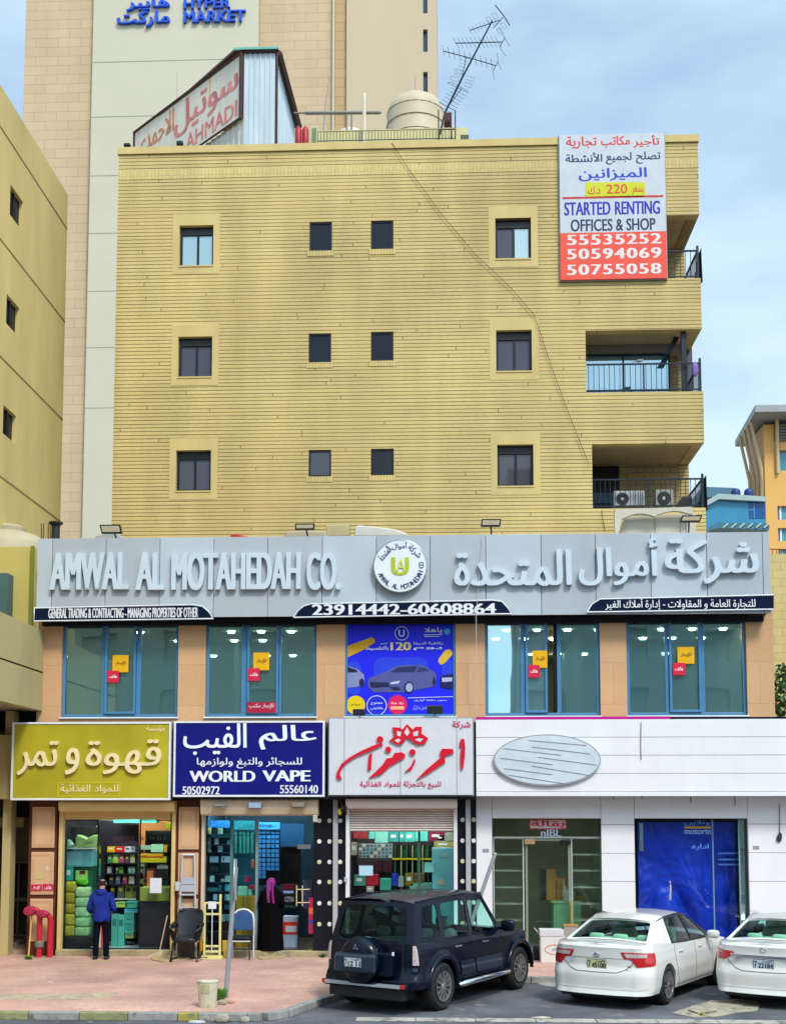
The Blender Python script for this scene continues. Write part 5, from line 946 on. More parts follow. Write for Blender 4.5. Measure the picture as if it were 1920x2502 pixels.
# loose cable down the front
cable([P(u, v, YB-.06) for u, v in ((957, 348), (1000, 415), (1080, 525), (1160, 620), (1250, 705), (1305, 770), (1312, 790), (1345, 890), (1385, 1000), (1440, 1138))], .0075, 'long thin dark cable slanting down the brick front from the roof to the lowest balcony', '2a2418')
cable([P(1470, 1245, YB-.03), P(1471, 1262, YB-.05), P(1478, 1295, YB-.03)], .0085, 'short dark cable below the left end of the lowest balcony', '2a2418')
# big rental banner
YBN = YB-.12
r = R_(1368, 326, 1626, 681, y=YBN); t = thing('rental_banner', 'tall grey and red rental banner with phone numbers, high on the brick front', 'banner', (r[0], YBN, r[2]))
zb9 = ZM(1360, 310, 380/1680)
def bq(*a): return RC(*Z2(a[0], a[1], a[2], a[3], zb9), YBN)
zr0 = bq(50, 1135, 1180, 1630)[3]
m = MB(); m.box(r[0], r[1], YBN, YBN+.05, zr0+.002, r[3]); m.build('grey_field', mat('banner_grey', (.47, .50, .53), .6, var=.08), t); m = MB(); m.box(r[0], r[1], YBN, YBN+.05, r[2], zr0); m.build('red_field', paint('ee5440', .6), t)
m = MB(); m.box(r[0]-.03, r[1]+.03, YBN+.052, YBN+.11, r[2]-.02, r[3]+.03); m.build('frame', GREYM, t)
def bt_(s, px, col, bold=.02, lv=0, **k): text(s, bq(*px), YBN-.0008-lv, paint(col, .6), t, depth=.004, bold=bold, **k)
bt_(ar('تأجير'), (825, 85, 1110, 215), 'd8342c'); bt_(ar('مكاتب'), (478, 92, 790, 218), 'd8342c'); bt_(ar('تجارية'), (100, 98, 432, 230), 'd8342c')
bt_(ar('تصلح'), (855, 262, 1120, 392), '1c2a5c'); bt_(ar('لجميع'), (530, 272, 808, 400), '1c2a5c'); bt_(ar('الأنشطة'), (92, 275, 492, 375), '1c2a5c'); bt_(ar('الميزانين'), (235, 440, 972, 576), '1a3ac4')
a = bq(308, 595, 955, 752); m = MB(); m.prism([(p.x, p.z) for p in [P(*zb9(x, y), YBN) for x, y in rrect(308, 595, 955, 752, 30)]], YBN-.006, YBN-.0005); m.build('yellow_field', paint('cfd020', .6), t)
bt_('220', (535, 618, 760, 716), 'e04a34', .005, .007); bt_(ar('د.ك'), (335, 640, 470, 722), 'd8442c', .01, .007); bt_(ar('بسعر'), (812, 650, 935, 725), 'd8442c', .005, .007)
a = bq(62, 738, 1150, 772); m = MB(); m.box(a[0], a[1], YBN-.006, YBN-.0005, a[2]+.02, a[3]-.02); m.build('red_line', paint('d02a24', .6), t)
bt_('STARTED', (80, 808, 580, 950), '1c1fb0', .035); bt_('RENTING', (628, 798, 1115, 940), '1c1fb0', .035); bt_('OFFICES & SHOP', (150, 990, 1065, 1118), '141f4e', .025)
for s, v in (('55535252', 1155), ('50594069', 1308), ('50755058', 1478)): bt_(s, (108, v, 1130, v+112), 'e6dcd8', .04, space=1.15)
# ---------------------------------------------------------------- on the roof
RED = paint('a8202c', .45)
t = thing('rooftop_sign', 'weathered wedge-shaped rooftop sign with faded red lettering on corrugated metal', 'sign', (-5.7, 7.0, bt-1))
zt2, zb2 = P(596, 129, 7.2).z, bt-1; zl2 = P(597, 289, 7.2).z
def level(u, v):                                  # where the line of sight through a corner meets the height of the sign's top
    p = PG(u, v, zt2); return Vector((p.x, p.y, 0))
pa, pb, pc, pd = level(334, 326), Vector((P(596, 129, 7.2).x, 7.2, 0)), Vector((P(672, 129, 7.2).x, 7.2, 0)), level(720, 310)
CORR = mat('corrugated_blue', (.46, .54, .58), .45, var=.12, scale=1.5, stretch=(2, 2, .3))
def corr(p, q, z0, z1, n, mt, name, amp=.03):
    m = MB(); d = q-p; nn = Vector((d.y, -d.x, 0)).normalized(); pts = []
    for i in range(n):
        for f, o in ((0, 0), (.12, amp), (.3, amp), (.42, 0)): pts.append(p+d*((i+f)/n)+nn*o)
    pts.append(q); k = len(pts); m.add([(a.x, a.y, z) for z in (z0, z1) for a in pts], [(i, i+1, i+1+k, i+k) for i in range(k-1)]); return m.build(name, mt, t, recalc=False)
corr(pb, pc, zb2, zt2-.03, 6, CORR, 'end_wall'); corr(pa, pb, zb2, zl2, 22, mat('corrugated_rust', (.5, .5, .46), .5, var=.2, spots=((.42, .25, .1), 2.5, .6)), 'long_wall'); corr(pc, pd, zb2, zt2-.03, 20, CORR, 'rear_wall')
FADE = mat('faded_board', (.60, .57, .51), .6, var=.12, scale=1.2, stretch=(2.5, 2.5, .35), spots=((.56, .36, .14), 1.6, .63))
dd = (pb-pa).normalized(); nn = Vector((dd.y, -dd.x, 0)); ln = (pb-pa).length
m = MB(); off = lambda p, o: p+nn*o
def on_face(x, z, d): p = pa+dd*x+nn*(.08+d); return (p.x, p.y, z)
m.add([on_face(x, z, d) for d in (-.03, 0) for x, z in ((0, zl2), (ln, zl2), (ln, zt2-.06), (0, zt2-.06))], [(0, 1, 2, 3), (4, 5, 6, 7), (0, 1, 5, 4), (1, 2, 6, 5), (2, 3, 7, 6), (3, 0, 4, 7)]); m.build('sign_board', FADE, t)
FR = mat('faded_red', (.55, .19, .18), .6, var=.35, scale=3, stretch=(1, 1, .4)); FRO = mat('faded_red_orange', (.52, .22, .13), .6, var=.35, scale=2.5)
for s, x0, x1, z0, z1, mt in ((ar('سوتيل'), ln*.40, ln*.975, zl2+(zt2-zl2)*.38, zl2+(zt2-zl2)*.92, FR), (ar('الاحمدي'), ln*.03, ln*.40, zl2+(zt2-zl2)*.36, zl2+(zt2-zl2)*.92, FRO)):
    m = MB(); text_mb(m, s, (x0, x1, z0, z1), 0, depth=.012, bold=.03, to=on_face); m.build('lettering', mt, t, recalc=False)
m = MB(); text_mb(m, 'AL-AHMADI', (ln*.34, ln*.965, zl2+(zt2-zl2)*.08, zl2+(zt2-zl2)*.32), 0, depth=.012, bold=.012, to=on_face); m.build('lettering', FR, t, recalc=False)
FRM = mat('dark_red_frame', (.06, .025, .025), .5, var=.3)
m = MB()
def bar(p, q, w=.05, o=.1): m.tube([p+nn*o, q+nn*o], w, 4)
Z = lambda p, z: Vector((p.x, p.y, z))
bar(Z(pa, zt2), Z(pb, zt2), .06); bar(Z(pa, zl2), Z(pb, zl2), .04); bar(Z(pb, zl2-.05), Z(pb, zt2+.1), .06); bar(Z(pa, zl2-.05), Z(pa, zt2), .04); m.build('frame', FRM, t)
m = MB(); m.slab([(pa.x+.1, pa.y+.1), (pb.x-.3, pb.y-.05), (pb.x, pb.y-.15), (pc.x+.1, pc.y-.12), (pd.x+.15, pd.y+.1)], zt2+.02, zt2+.1); m.build('roof_sheet', FRM, t)
m = MB(); m.box(pb.x-.3, pc.x+.1, pc.y-.16, pc.y-.10, zt2+.02, zt2+.09); m.build('gutter_strip', paint('6fb4a8', .4), t)
m = MB(); m.tube([Z(pc, zt2)+Vector((.12, 0, 0)), Z(pd, zt2)+Vector((.16, 0, 0))], .09, 4); m.tube([Z(pc, zb2)+Vector((.06, -.02, 0)), Z(pc, zt2)+Vector((.06, -.02, 0))], .04, 4); m.build('edge_trim', FRM, t)
# low wall and railing
ry = 7.6; r = RC(776, 314, 1142, 372, ry); m = MB(); m.box(r[0], r[1], ry, ry+.2, bt-1, r[3]); solo('roof_wall', m, mat('roof_wall', (.52, .47, .23), .8, var=.15), 'low yellow-green wall behind the roof railing', 'wall')
t = thing('roof_railing', 'dark thin railing along the front of the brick roof', 'railing', ((r[0]+r[1])/2, YB+.1, bt)); zr1 = P(950, 317, YB+.1).z; x0, x1 = P(776, 330, YB+.1).x, P(1112, 330, YB+.1).x
m = MB(); m.box(x0, x1, YB+.09, YB+.11, bt+.12, bt+.14); m.build('bottom_rail', RAILM, t); m = MB()
for i in range(44): x = x0+(x1-x0)*i/43; m.box(x-.007, x+.007, YB+.093, YB+.107, bt+.001 if i % 8 == 0 else bt+.141, zr1-.011)
m.build('baluster', RAILM, t); m = MB(); m.box(x0, x1, YB+.085, YB+.115, zr1-.01, zr1+.01); m.build('top_rail', mat('rail_olive', (.3, .28, .14), .6), t)
t = thing('roof_gate', 'tall dark frame with posts at the right end of the roof railing', 'frame', (P(1090, 340, YB+.3).x, YB+.3, bt)); m = MB()
for u, v in ((1071, 268), (1102, 276), (1112, 269)): p = P(u, v, YB+.3); m.box(p.x-.018, p.x+.018, YB+.28, YB+.32, bt-.9, p.z)
p0, p1 = P(1071, 314, YB+.3), P(1112, 314, YB+.3); m.box(p0.x, p1.x, YB+.29, YB+.31, p0.z-.04, p0.z); m.build('posts', paint('3a1a20', .5), t)
r = RC(1085, 276, 1101, 297, YB+.5); m = MB(); m.box(r[0], r[1], YB+.45, YB+.8, r[2], r[3]); m.build('box', paint('4a1420', .5), t)
r = RC(1125, 332, 1145, 343, YB+.2); m = MB(); m.box(r[0], r[1], YB+.1, YB+.2, bt, r[3]); solo('floodlight', m, paint('4c5640'), 'small olive floodlight at the right end of the roof railing', 'floodlight', bevel=.02)
# water tank, dome, poles
TANK = mat('tank_beige', (.47, .39, .26), .55, var=.06)
c0, c1 = P(944, 290, 9), P(1084, 290, 9); R0 = (c1.x-c0.x)/2*1.03; zt3 = P(1015, 232, 9.3).z; zb3 = bt-.9; hd = zt3-zb3
prof = [(R0, 0)]+[q for i in range(4) for q in ((R0, hd*(.08+i*.17)), (R0+.05, hd*(.10+i*.17)), (R0+.05, hd*(.13+i*.17)), (R0, hd*(.15+i*.17)))]+[(R0, hd*.84), (R0*.96, hd*.885), (R0*.82, hd*.935), (R0*.52, hd*.975), (R0*.16, hd), (R0*.15, hd+.05), (.0, hd+.05)]
zt3 = P(1015, 232, 9+R0).z; hd2 = zt3-zb3; prof = [(a, b*hd2/hd) for a, b in prof]
t = thing('water_tank', 'large ribbed beige water tank on the brick roof', 'tank', ((c0.x+c1.x)/2, 9+R0, zb3)); m = MB(); m.lathe(prof[:-1], ((c0.x+c1.x)/2, 9+R0, zb3), 40); m.build('tank_body', TANK, t, smooth=50); m = MB(); [m.tube([((c0.x+c1.x)/2+q*R0*math.cos(a*.2618), 9+R0+q*R0*math.sin(a*.2618), zb3+hd2*h_) for a in range(25)], .012, 4) for q, h_ in ((1.02, .66), (1.02, .76), (1.0, .85))]; m.build('tank_seam', paint('8a7a58', .6), t)
m = MB(); m.tube([((c0.x+c1.x)/2, 9+R0*.6, zt3-.1), ((c0.x+c1.x)/2, 9+R0*.6, zt3+.42)], .014); m.build('vent_pipe', GREYM, t)
p = P(855, 318, 8.5); m = MB(); m.lathe([(.5, 0), (.5, .12), (.42, .32), (.25, .43), (.05, .46)], (p.x, 8.9, p.z-.22), 24); m.lathe([(.5, -.9), (.5, -.0)], (p.x, 8.9, p.z-.22), 24); solo('dome_tank', m, mat('tank_white', (.55, .52, .45), .5, var=.08), 'small pale domed tank beside the white roof pole', 'tank', smooth=50)
p = P(890, 226, 7.4); m = MB(); m.tube([(p.x, 7.4, bt-1), (p.x, 7.4, p.z-.1), (p.x, 7.4, p.z)], [.055, .055, .02]); solo('roof_pole', m, mat('cream_pipe', (.62, .55, .42), .5), 'short cream pole standing on the brick roof', 'pole')
p0, p1 = P(718, 275, 8), P(932, 274, 8); m = MB(); m.tube([p0, p0+(p1-p0)*.13], .028); m.tube([p0+(p1-p0)*.13, p0+(p1-p0)*.97, p1], [.055, .055, .02])
for u in (847, 859): p = P(u, 276, 8); m.tube([(p.x, 8, p.z), (p.x, 8, bt-1)], .03)
solo('roof_pipe', m, mat('pipe_grey', (.22, .21, .19), .5), 'long horizontal grey pipe on posts above the brick roof', 'pipe')
p0, p1 = P(805, 184, 8), P(786, 318, 8); m = MB(); m.tube([p0, (p0+p1)/2, (p1.x, 8, p1.z-.6)], [.008, .016, .026]); solo('whip_aerial', m, paint('8e96a4', .4), 'thin leaning whip aerial on the brick roof', 'aerial')
for i, u in enumerate((729, 746)): p0, p1 = P(u, 308, 6.9), P(u, 352, 6.9); m = MB(); m.lathe([(.09, -.5), (.1, .0), (.1, (p0.z-p1.z)*.8), (.06, (p0.z-p1.z)*.92), (.03, (p0.z-p1.z))], (p1.x, 6.9, p1.z), 14); solo('gas_cylinder', m, RED, ['red cylinder on the roof right beside the rooftop sign', 'red cylinder on the roof, away from the sign beside a pale board'][i], 'cylinder', smooth=50)
r = RC(758, 306, 777, 352, 7.1); m = MB(); m.box(r[0], r[1], 7.1, 7.2, bt-1, r[3]); m.m = 1; m.box(r[0]+.05, r[1]-.05, 7.09, 7.1, bt-.5, r[3]-.08); solo('board', m, [paint('c8bd94'), paint('6f8a60')], 'pale framed board standing beside the red cylinders on the roof', 'board')
for i, (a, b) in enumerate((((303, 354), (320, 363)), ((432, 349), (448, 361)))): r = RC(*a, *b, YB+.1); t = thing('floodlight', ['small black floodlight at the left corner of the brick roof', 'small black floodlight below the rooftop sign'][i], 'floodlight', ((r[0]+r[1])/2, YB+.1, bt)); m = MB(); m.box(r[0], r[1], YB, YB+.14, bt+.06, bt+.06+(r[3]-r[2])); m.build('housing', paint('1c1e22'), t, bevel=.04); m = MB(); m.box((r[0]+r[1])/2-.02, (r[0]+r[1])/2+.02, YB+.06, YB+.09, bt, bt+.06); m.build('bracket', paint('1c1e22'), t)
# aerial mast, with yagis
za = ZM(1040, 0, 260/1680); ya = 7.5
def AP(a, b, d=0): return P(*za(a, b), ya+d)
t = thing('aerial_mast', 'tall leaning aerial mast with four television antennas on the brick roof', 'aerial', tuple(AP(300, 1900)))
NV = paint('1a1a34', .4); m = MB(); m.tube([AP(225, 2110), AP(300, 1780), AP(560, 1250)], [.03, .03, .035], 6); m.tube([AP(560, 1250), AP(1050, 320)], [.03, .022], 6); m.build('mast', NV, t)
m = MB(); m.tube([AP(470, 675), AP(1210, 655)], .016, 5); m.tube([AP(1250, 580), AP(1165, 735)], .012, 5)
for i in range(11): a = 480+i*66; b = 672-i*2; m.tube([AP(a-50, b-85, -.3), AP(a+50, b+85, .3)], .006, 4)
m.tube([AP(1150, 420, -.2), AP(1330, 735, .2)], .007, 4); m.tube([AP(1165, 735, -.2), AP(1258, 875, .2)], .007, 4); m.build('antenna', NV, t)
m = MB(); m.tube([AP(275, 797), AP(740, 920), AP(1105, 1030)], .014, 5); m.tube([AP(1142, 965), AP(1060, 1115)], .011, 5)
for i in range(10): a = 275+i*85; b = 797+i*23.5; m.tube([AP(a-12, b-90, -.3), AP(a+16, b+85, .3)], .006, 4)
m.tube([AP(1127, 830), AP(1142, 965), AP(1190, 1090)], .006, 4); m.tube([AP(1060, 1115), AP(1078, 1260)], .005, 4); m.build('antenna', NV, t)
m = MB(); m.tube([AP(690, 472), AP(880, 410), AP(1165, 310)], .014, 5); m.tube([AP(1095, 70, -.3), AP(1230, 240), AP(1325, 395, .3)], .016, 5); m.tube([AP(1220, 265), AP(1160, 330), AP(1070, 430)], .014, 5)
for i in range(8): a = 700+i*58; b = 470-i*20; m.tube([AP(a-28, b-55, -.2), AP(a+28, b+55, .2)], .005, 4)
for (a, b) in ((1000, 300), (1090, 240), (1170, 480), (1230, 400)): m.tube([AP(a-55, b-30), AP(a+5, b-45), AP(a+60, b+30), AP(a, b+50), AP(a-55, b-30)], .005, 4)
m.build('antenna', paint('27345c', .4), t)
m = MB(); m.tube([AP(640, 880), AP(570, 1220), AP(510, 1370)], .012, 5); m.tube([AP(570, 1385), AP(380, 1640)], .012, 5); m.tube([AP(350, 1300, -.2), AP(400, 1290), AP(680, 1440, .2), AP(660, 1460), AP(350, 1300, -.2)], .008, 4)
for i in range(7): a = 640-i*20; b = 900+i*48; m.tube([AP(a-70, b-20, -.2), AP(a+45, b+25, .2)], .005, 4)
for i in range(7): a = 560-i*36; b = 1440+i*45; m.tube([AP(a-150-i*4, b-60), AP(a+80, b+75)], .006 if i != 5 else .011, 4)
for (a, b) in ((450, 1235), (510, 1125), (700, 1230), (670, 1330)): m.tube([AP(a-50, b-40), AP(a+70, b-5), AP(a+45, b+50), AP(a-60, b+15), AP(a-50, b-40)], .005, 4)
m.build('antenna', paint('2a3a66', .4), t)
# behind the fascia, on the low roof
def flood(px, y, label, tilt=0, col='b4a88c'):
    r = RC(*px, y); zc = zTop; t = thing('floodlight', label, 'floodlight', ((r[0]+r[1])/2, y, zc)); w = (r[1]-r[0])/2; cx = (r[0]+r[1])/2; m = MB(); z0, z1 = r[2], r[3]; s = tilt
    m.add([(cx-w+s*d*0, y+d, z) if False else (x+s*(z-z0), y+d, z) for d in (0, .09) for x, z in ((r[0], z0), (r[1], z0), (r[1], z1), (r[0], z1))], [(0, 1, 2, 3), (4, 5, 6, 7), (0, 1, 5, 4), (1, 2, 6, 5), (2, 3, 7, 6), (3, 0, 4, 7)]); m.build('housing', paint('17181a', .4), t)
    m = MB(); q = .03; m.add([(x+s*(z-z0), y+d, z) for d in (-.012, -.0005) for x, z in ((r[0]+q, z0+q), (r[1]-q, z0+q), (r[1]-q, z1-q), (r[0]+q, z1-q))], [(0, 1, 2, 3), (4, 5, 6, 7), (0, 1, 5, 4), (1, 2, 6, 5), (2, 3, 7, 6), (3, 0, 4, 7)]); m.build('lens', paint(col, .3), t)
    m = MB(); m.tube([(cx, y+.1, (z0+z1)/2), (cx+.03, y+.3, z0-.05), (cx, y+.3, zc-.1)], .02, 6); m.build('arm', paint('202226'), t)
flood((248, 1282, 298, 1303), -.3, 'black framed floodlight above the left end of the fascia', -.25); flood((721, 1279, 768, 1294), -.3, 'black floodlight above the fascia, left of the round emblem', 0); flood((1174, 1268, 1222, 1286), -.3, 'black framed floodlight above the fascia right of the round emblem', .15); flood((1661, 1259, 1710, 1275), -.3, 'black floodlight above the right end of the fascia', .35)
def junk(name, label, pts, y, col, d=.5, cat=None, bev=.03): q = [P(a, b, y) for a, b in pts]; m = MB(); m.prism([(p.x, p.z) for p in q], y, y+d); return solo(name, m, paint(col, .5), label, cat or name, bevel=bev)
junk('dish_antenna', 'pale curved dish edge behind the left floodlight', [(225, 1322), (235, 1308), (255, 1303), (285, 1303), (302, 1312), (303, 1322)], .8, 'a9a9a4', .3, 'dish'); junk('plastic_sheet', 'red plastic piece lying on the low roof behind the fascia', [(560, 1316), (563, 1306), (575, 1304), (607, 1311), (608, 1316)], .8, 'c0242c', .6, 'plastic')
junk('ac_unit', 'cream air conditioner behind the fascia next to the left floodlight', [(695, 1313), (696, 1299), (745, 1296), (795, 1298), (797, 1312)], 1.2, 'b5aa8c', .6, 'air conditioner'); junk('vent_box', 'square cream vent box on the low roof behind the fascia', [(796, 1312), (796, 1282), (852, 1280), (852, 1310)], 2.2, 'b9ad82', .7, 'vent')
junk('covered_tank', 'white covered tank on the low roof left above the round emblem', [(866, 1310), (866, 1288), (875, 1283), (930, 1288), (965, 1293), (995, 1303), (995, 1310)], 1.6, 'd3cfc2', .9, 'tank')
p = P(136, 1302, 1.0); m = MB(); m.lathe([(.1, -.3), (.1, .16), (.11, .16), (.11, .2), (.17, .22), (.17, .26), (.02, .27)], (p.x, 1.0, p.z), 16); solo('roof_cowl', m, paint('2b2c2c', .5), 'black capped vent cowl at the left end of the low roof', 'vent', smooth=50)
for i, u in enumerate((101, 107, 118, 123)): p0, p1 = P(u, 1279, 1.4), P(u-2 if i == 1 else u, 1330, 1.4); m = MB(); m.tube([p0, p1], .012, 5); solo('rebar_rod', m, paint('4a3424'), '%s rod of the four rusty steel rods left of the black cowl' % ['leftmost', 'second', 'third', 'rightmost'][i], 'rod')
# ================================================================ hypermarket tower far behind
YT = 46.0
T = thing('tower', 'tall tan tiled tower with a white panel carrying blue lettering', 'tower', (P(500, 0, YT).x, YT, 0))
TT = bricks('tower_tile', (.50, .365, .225), (.47, .34, .20), (.33, .24, .14), 1.45, .62, .014, 'xz', .7, .2, streak=.06); TP = mat('tower_panel', (.47, .435, .32), .55, var=.04, scale=.3); TB = mat('tower_plain', (.47, .37, .24), .7, var=.05, scale=.2, stretch=(1, 1, .2)); TBR = bricks('tower_strip', (.46, .31, .14), (.44, .29, .13), (.3, .2, .1), 3, .62, .02, 'xz', .7, .2, streak=.05)
TX = lambda u: P(u, 300, YT).x
def tw(u0, u1, y, mt, name, yb=YT+14): m = MB(); m.box(TX(u0), TX(u1), y, yb, 0, 62); return m.build(name, mt, T)
tw(56, 228, YT, TT, 'tiled_wall'); tw(228.3, 632, YT-.5, TP, 'white_panel'); tw(632.3, 812, YT, TT, 'tiled_wall'); tw(812.3, 816.7, YT-.25, TP, 'trim'); tw(817, 846, YT+.1, TBR, 'brown_strip')
m = MB(); wz = [P(1037, v, YT-.15).z for v in (4, 98, 202)]; wz0 = [(z-.75, z+.75) for z in wz]
holed(m, TX(846.4), TX(1068), 0, 62, [(TX(1034), TX(1045), a, b) for a, b in wz0], YT-.15, YT+14); m.build('plain_wall', TB, T)
for a, b in wz0: m = MB(); m.box(TX(1034)+.005, TX(1045)-.005, YT+.1, YT+.15, a+.005, b-.005); m.build('window', paint('3c5062', .2), T)
for v in (147, 281, 425, 566, 708, 846, 994): z = P(400, v, YT-.5).z; m = MB(); m.box(TX(229), TX(631), YT-.515, YT-.5005, z-.02, z+.02); m.build('panel_seam', mat('seam', (.3, .29, .24), .6), T)
for u in (436,): m = MB(); m.box(TX(u)-.015, TX(u)+.015, YT-.515, YT-.5005, 0, 49.9); m.build('panel_seam', mat('seam', (.3, .29, .24), .6), T)
t = thing('tower_lettering', 'blue raised lettering in Arabic and English on the white panel of the tower', 'sign', (P(450, 30, YT-.5).x, YT-.5, P(450, 68, YT-.5).z)); BL = paint('1450c8', .4)
for s, px in (('HYPER', (450, -2, 564, 23)), ('MARKET', (450, 29, 601, 56)), (ar('هايبر'), (310, -4, 416, 28)), (ar('ماركت'), (287, 30, 416, 68))): text(s, RC(*px, YT-.5), YT-.52, BL, t, depth=.2, bold=.03)
# ================================================================ yellow neighbour on the left
XN = -11.4
NB = thing('neighbour_block', 'plain mustard apartment block with small recessed windows at the left edge', 'building', (XN-4, 4, 0))
MUS = mat('mustard_render', (.56, .43, .17), .8, var=.16, scale=.8, stretch=(1, 1, .25), bump=.05)
yA, yBk = -9.0, PX(166, 470, XN).y; zN = 22.0
wn = []
for a in ((25, 448, 55, 563), (16, 712, 46, 825), (8, 980, 38, 1090)):
    p, q = PX(a[0], (a[1]+a[3])/2-30, XN), PX(a[2], (a[1]+a[3])/2+30, XN); za_, zb_2 = PX((a[0]+a[2])/2, a[1]+22, XN).z, PX((a[0]+a[2])/2, a[3]-18, XN).z; wn.append((p.y, q.y, zb_2, za_))
wn.append((wn[2][0]+.2, wn[2][1]+.2, wn[2][2]-3.35, wn[2][3]-3.35))
m = MB(); m2 = MB(); holed(m2, yA, yBk, 0, zN, wn, 0, .4); m.add([(XN-v[1], v[0], v[2]) for v in m2.v], m2.f); m.build('street_side_wall', MUS, NB)
m = MB(); m.box(XN-14, XN-.41, yBk-.3, yBk, 0, zN); m.box(XN-14, XN-.41, yA, yA+.3, 0, zN); m.box(XN-14, XN-.41, yA+.31, yBk-.31, zN-.6, zN-.3); m.build('shell', MUS, NB)
for w in wn: m = MB(); m.box(XN-.13, XN-.10, w[0]+.01, w[1]-.01, w[2]+.01, w[3]-.01); o = m.build('window', HGB, NB); m = MB(); yy = (w[0]+w[1])/2; m.box(XN-.095, XN-.07, yy-.03, yy+.03, w[2]+.01, w[3]-.01); m.build('mullion', BF, o); m = MB(); m.box(XN-.9, XN-.45, w[0], w[1], w[2], w[3]); m.build('backing', DARK, o)
for z in (PX(80, 430, XN).z, PX(80, 685, XN).z, PX(80, 951, XN).z, PX(80, 1223, XN).z): m = MB(); m.box(XN+.0005, XN+.012, yA, yBk, z-.02, z+.02); m.build('groove', mat('groove', (.25, .18, .07), .8), NB)
# low terrace building beside the shops
XT = -9.3; ND = thing('terrace_building', 'low mustard building with a sloping-view terrace parapet left of the shops', 'building', (XT-2, -1, 0))
p0, p1 = PX(0, 1492, XT), PX(88, 1536, XT); zpar = (p0.z+p1.z)/2; zb4 = PX(40, 1722, XT).z; yF2 = -6; zmid = PX(40, 1622, XT).z
MUD = mat('terrace_render', (.43, .35, .16), .8, var=.12, scale=.8, stretch=(1, 1, .3))
m = MB(); m.box(XT-.25, XT, yF2, 1.6, zmid+.02, zpar); m.box(XT-.25, XT, yF2, 1.6, zb4, zmid-.02); m.box(XT-8, XT-.251, yF2, yF2+.25, zb4, zpar); m.build('parapet', MUD, ND)
m = MB(); m.box(XT-8, XT-.03, yF2+.01, 8, zmid-.019, zmid+.019); m.build('groove', DARK, ND)
m = MB(); m.box(XT-8, XT-.252, yF2+.251, 8, zb4+.02, zb4+.3); m.build('terrace_floor', CONC, ND)
yW = 1.7; zw = P(40, 1336, yW).z; m = MB(); m.box(XT-8, P(80, 1400, yW).x, yW, yW+.3, zb4+.3, zw); m.build('terrace_wall', mat('terrace_wall', (.50, .41, .12), .8, var=.1, scale=.8, stretch=(1, 1, .3)), ND)
m = MB(); m.box(P(78, 1400, yW-.03).x-.03, P(78, 1400, yW).x+.06, yW-.08, yW-.001, zpar-.2, zw); m.build('drain_pipe', mat('pipe_olive', (.16, .19, .03), .5), ND)
r = RC(-60, 1402, 22, 1500, yW-.3); t = thing('ac_unit', 'teal-sided air conditioner on the terrace wall at the left edge', 'air conditioner', (r[0], yW-.3, r[2])); m = MB(); m.box(r[0], r[1], yW-.4, yW-.002, r[2]-.2, r[3]); m.build('casing', paint('4e6e6c', .5), t, bevel=.015); m = MB(); m.box(r[0], r[1]-.22, yW-.412, yW-.4005, r[2], r[3]-.05); m.build('grille', paint('a2aaa6'), t)
p = P(25, 1320, 2.6); m = MB(); m.lathe([(1.1, -.6), (1.15, .1), (1.05, .22), (.75, .42), (.5, .5), (.42, .5), (.44, .62), (.3, .7), (.05, .72)], (p.x-.25, 3.2, p.z-.18), 28); solo('water_tank', m, mat('tank_cream', (.40, .35, .23), .6, var=.06), 'cream lidded water tank on the low building at the left edge', 'tank', smooth=50)
# its ground floor: columns, shuttered fronts
m = MB(); z5_ = P(30, 1795, -.5).z; m.box(XT-8, P(30, 1900, -.3).x+.02, -.3, -.05, P(10, 1953, -.3).z, z5_); m.build('fascia_band', MUD, ND)
m = MB(); m.box(P(32, 1800, -.02).x-.18, P(32, 1800, 0).x+.02, -.04, .3, 0, zb4-.002); m.box(XT-.25, XT-.02, 1.0, 1.5, 0, zb4-.002); m.build('column', MUD, ND)
yK = 3.2; m = MB(); m.box(XT-8, -8.2, yK, yK+.3, 0, zb4-.002); m.build('ground_wall', mat('alley_wall', (.13, .13, .10), .85, var=.2), ND)
r = RC(-60, 2030, 24, 2262, yK); m = MB(); k = 16; hh = (r[3]-r[2])/k
for i in range(k): z = r[2]+i*hh; m.box(r[0], r[1], yK-.06, yK-.002, z+.01, z+hh*.82); m.box(r[0], r[1], yK-.03, yK-.003, z+hh*.82, z+hh+.01)
m.build('roller_shutter', paint('4e524e', .5), ND); m = MB(); m.box(r[1]+.01, r[1]+.1, yK-.1, yK-.002, 0, r[3]+.1); m.box(r[0], r[1], yK-.08, yK-.003, .0, r[2]-.01); m.build('shutter_frame', DARK, ND)
r = RC(32, 2105, 79, 2280, yK); m = MB(); ring(m, r[0], r[1], .1, r[3], .05, yK-.06, yK-.002); m.box(r[0]+.05, r[1]-.05, yK-.055, yK-.002, r[2]+(r[3]-r[2])*.44, r[2]+(r[3]-r[2])*.49); m.box((r[0]*.7+r[1]*.3)-.02, r[0]*.7+r[1]*.3+.02, yK-.058, yK-.003, .15, r[3]-.05); o = m.build('alley_door', mat('door_grey', (.14, .15, .15), .5), ND); m = MB(); m.box(r[0]+.05, r[1]-.05, yK-.03, yK-.004, .15, r[3]-.05); m.build('door_glass', HGB, o)
r = RC(-60, 1998, 58, 2022, 1.2); m = MB(); m.box(r[0], r[1], 1.2, yK-.01, r[2], r[3]); m.build('canopy', mat('canopy_olive', (.28, .27, .16), .8), ND); m = MB(); m.box(r[0], P(50, 2280, 2.2).x, 2.0, 2.9, -.003, .06); m.build('door_slab', CONC, ND)
m = MB(); m.box(XT-8, XT-.26, .35, yK-.01, zb4-.25, zb4-.01); m.build('arcade_ceiling', DARK, ND)
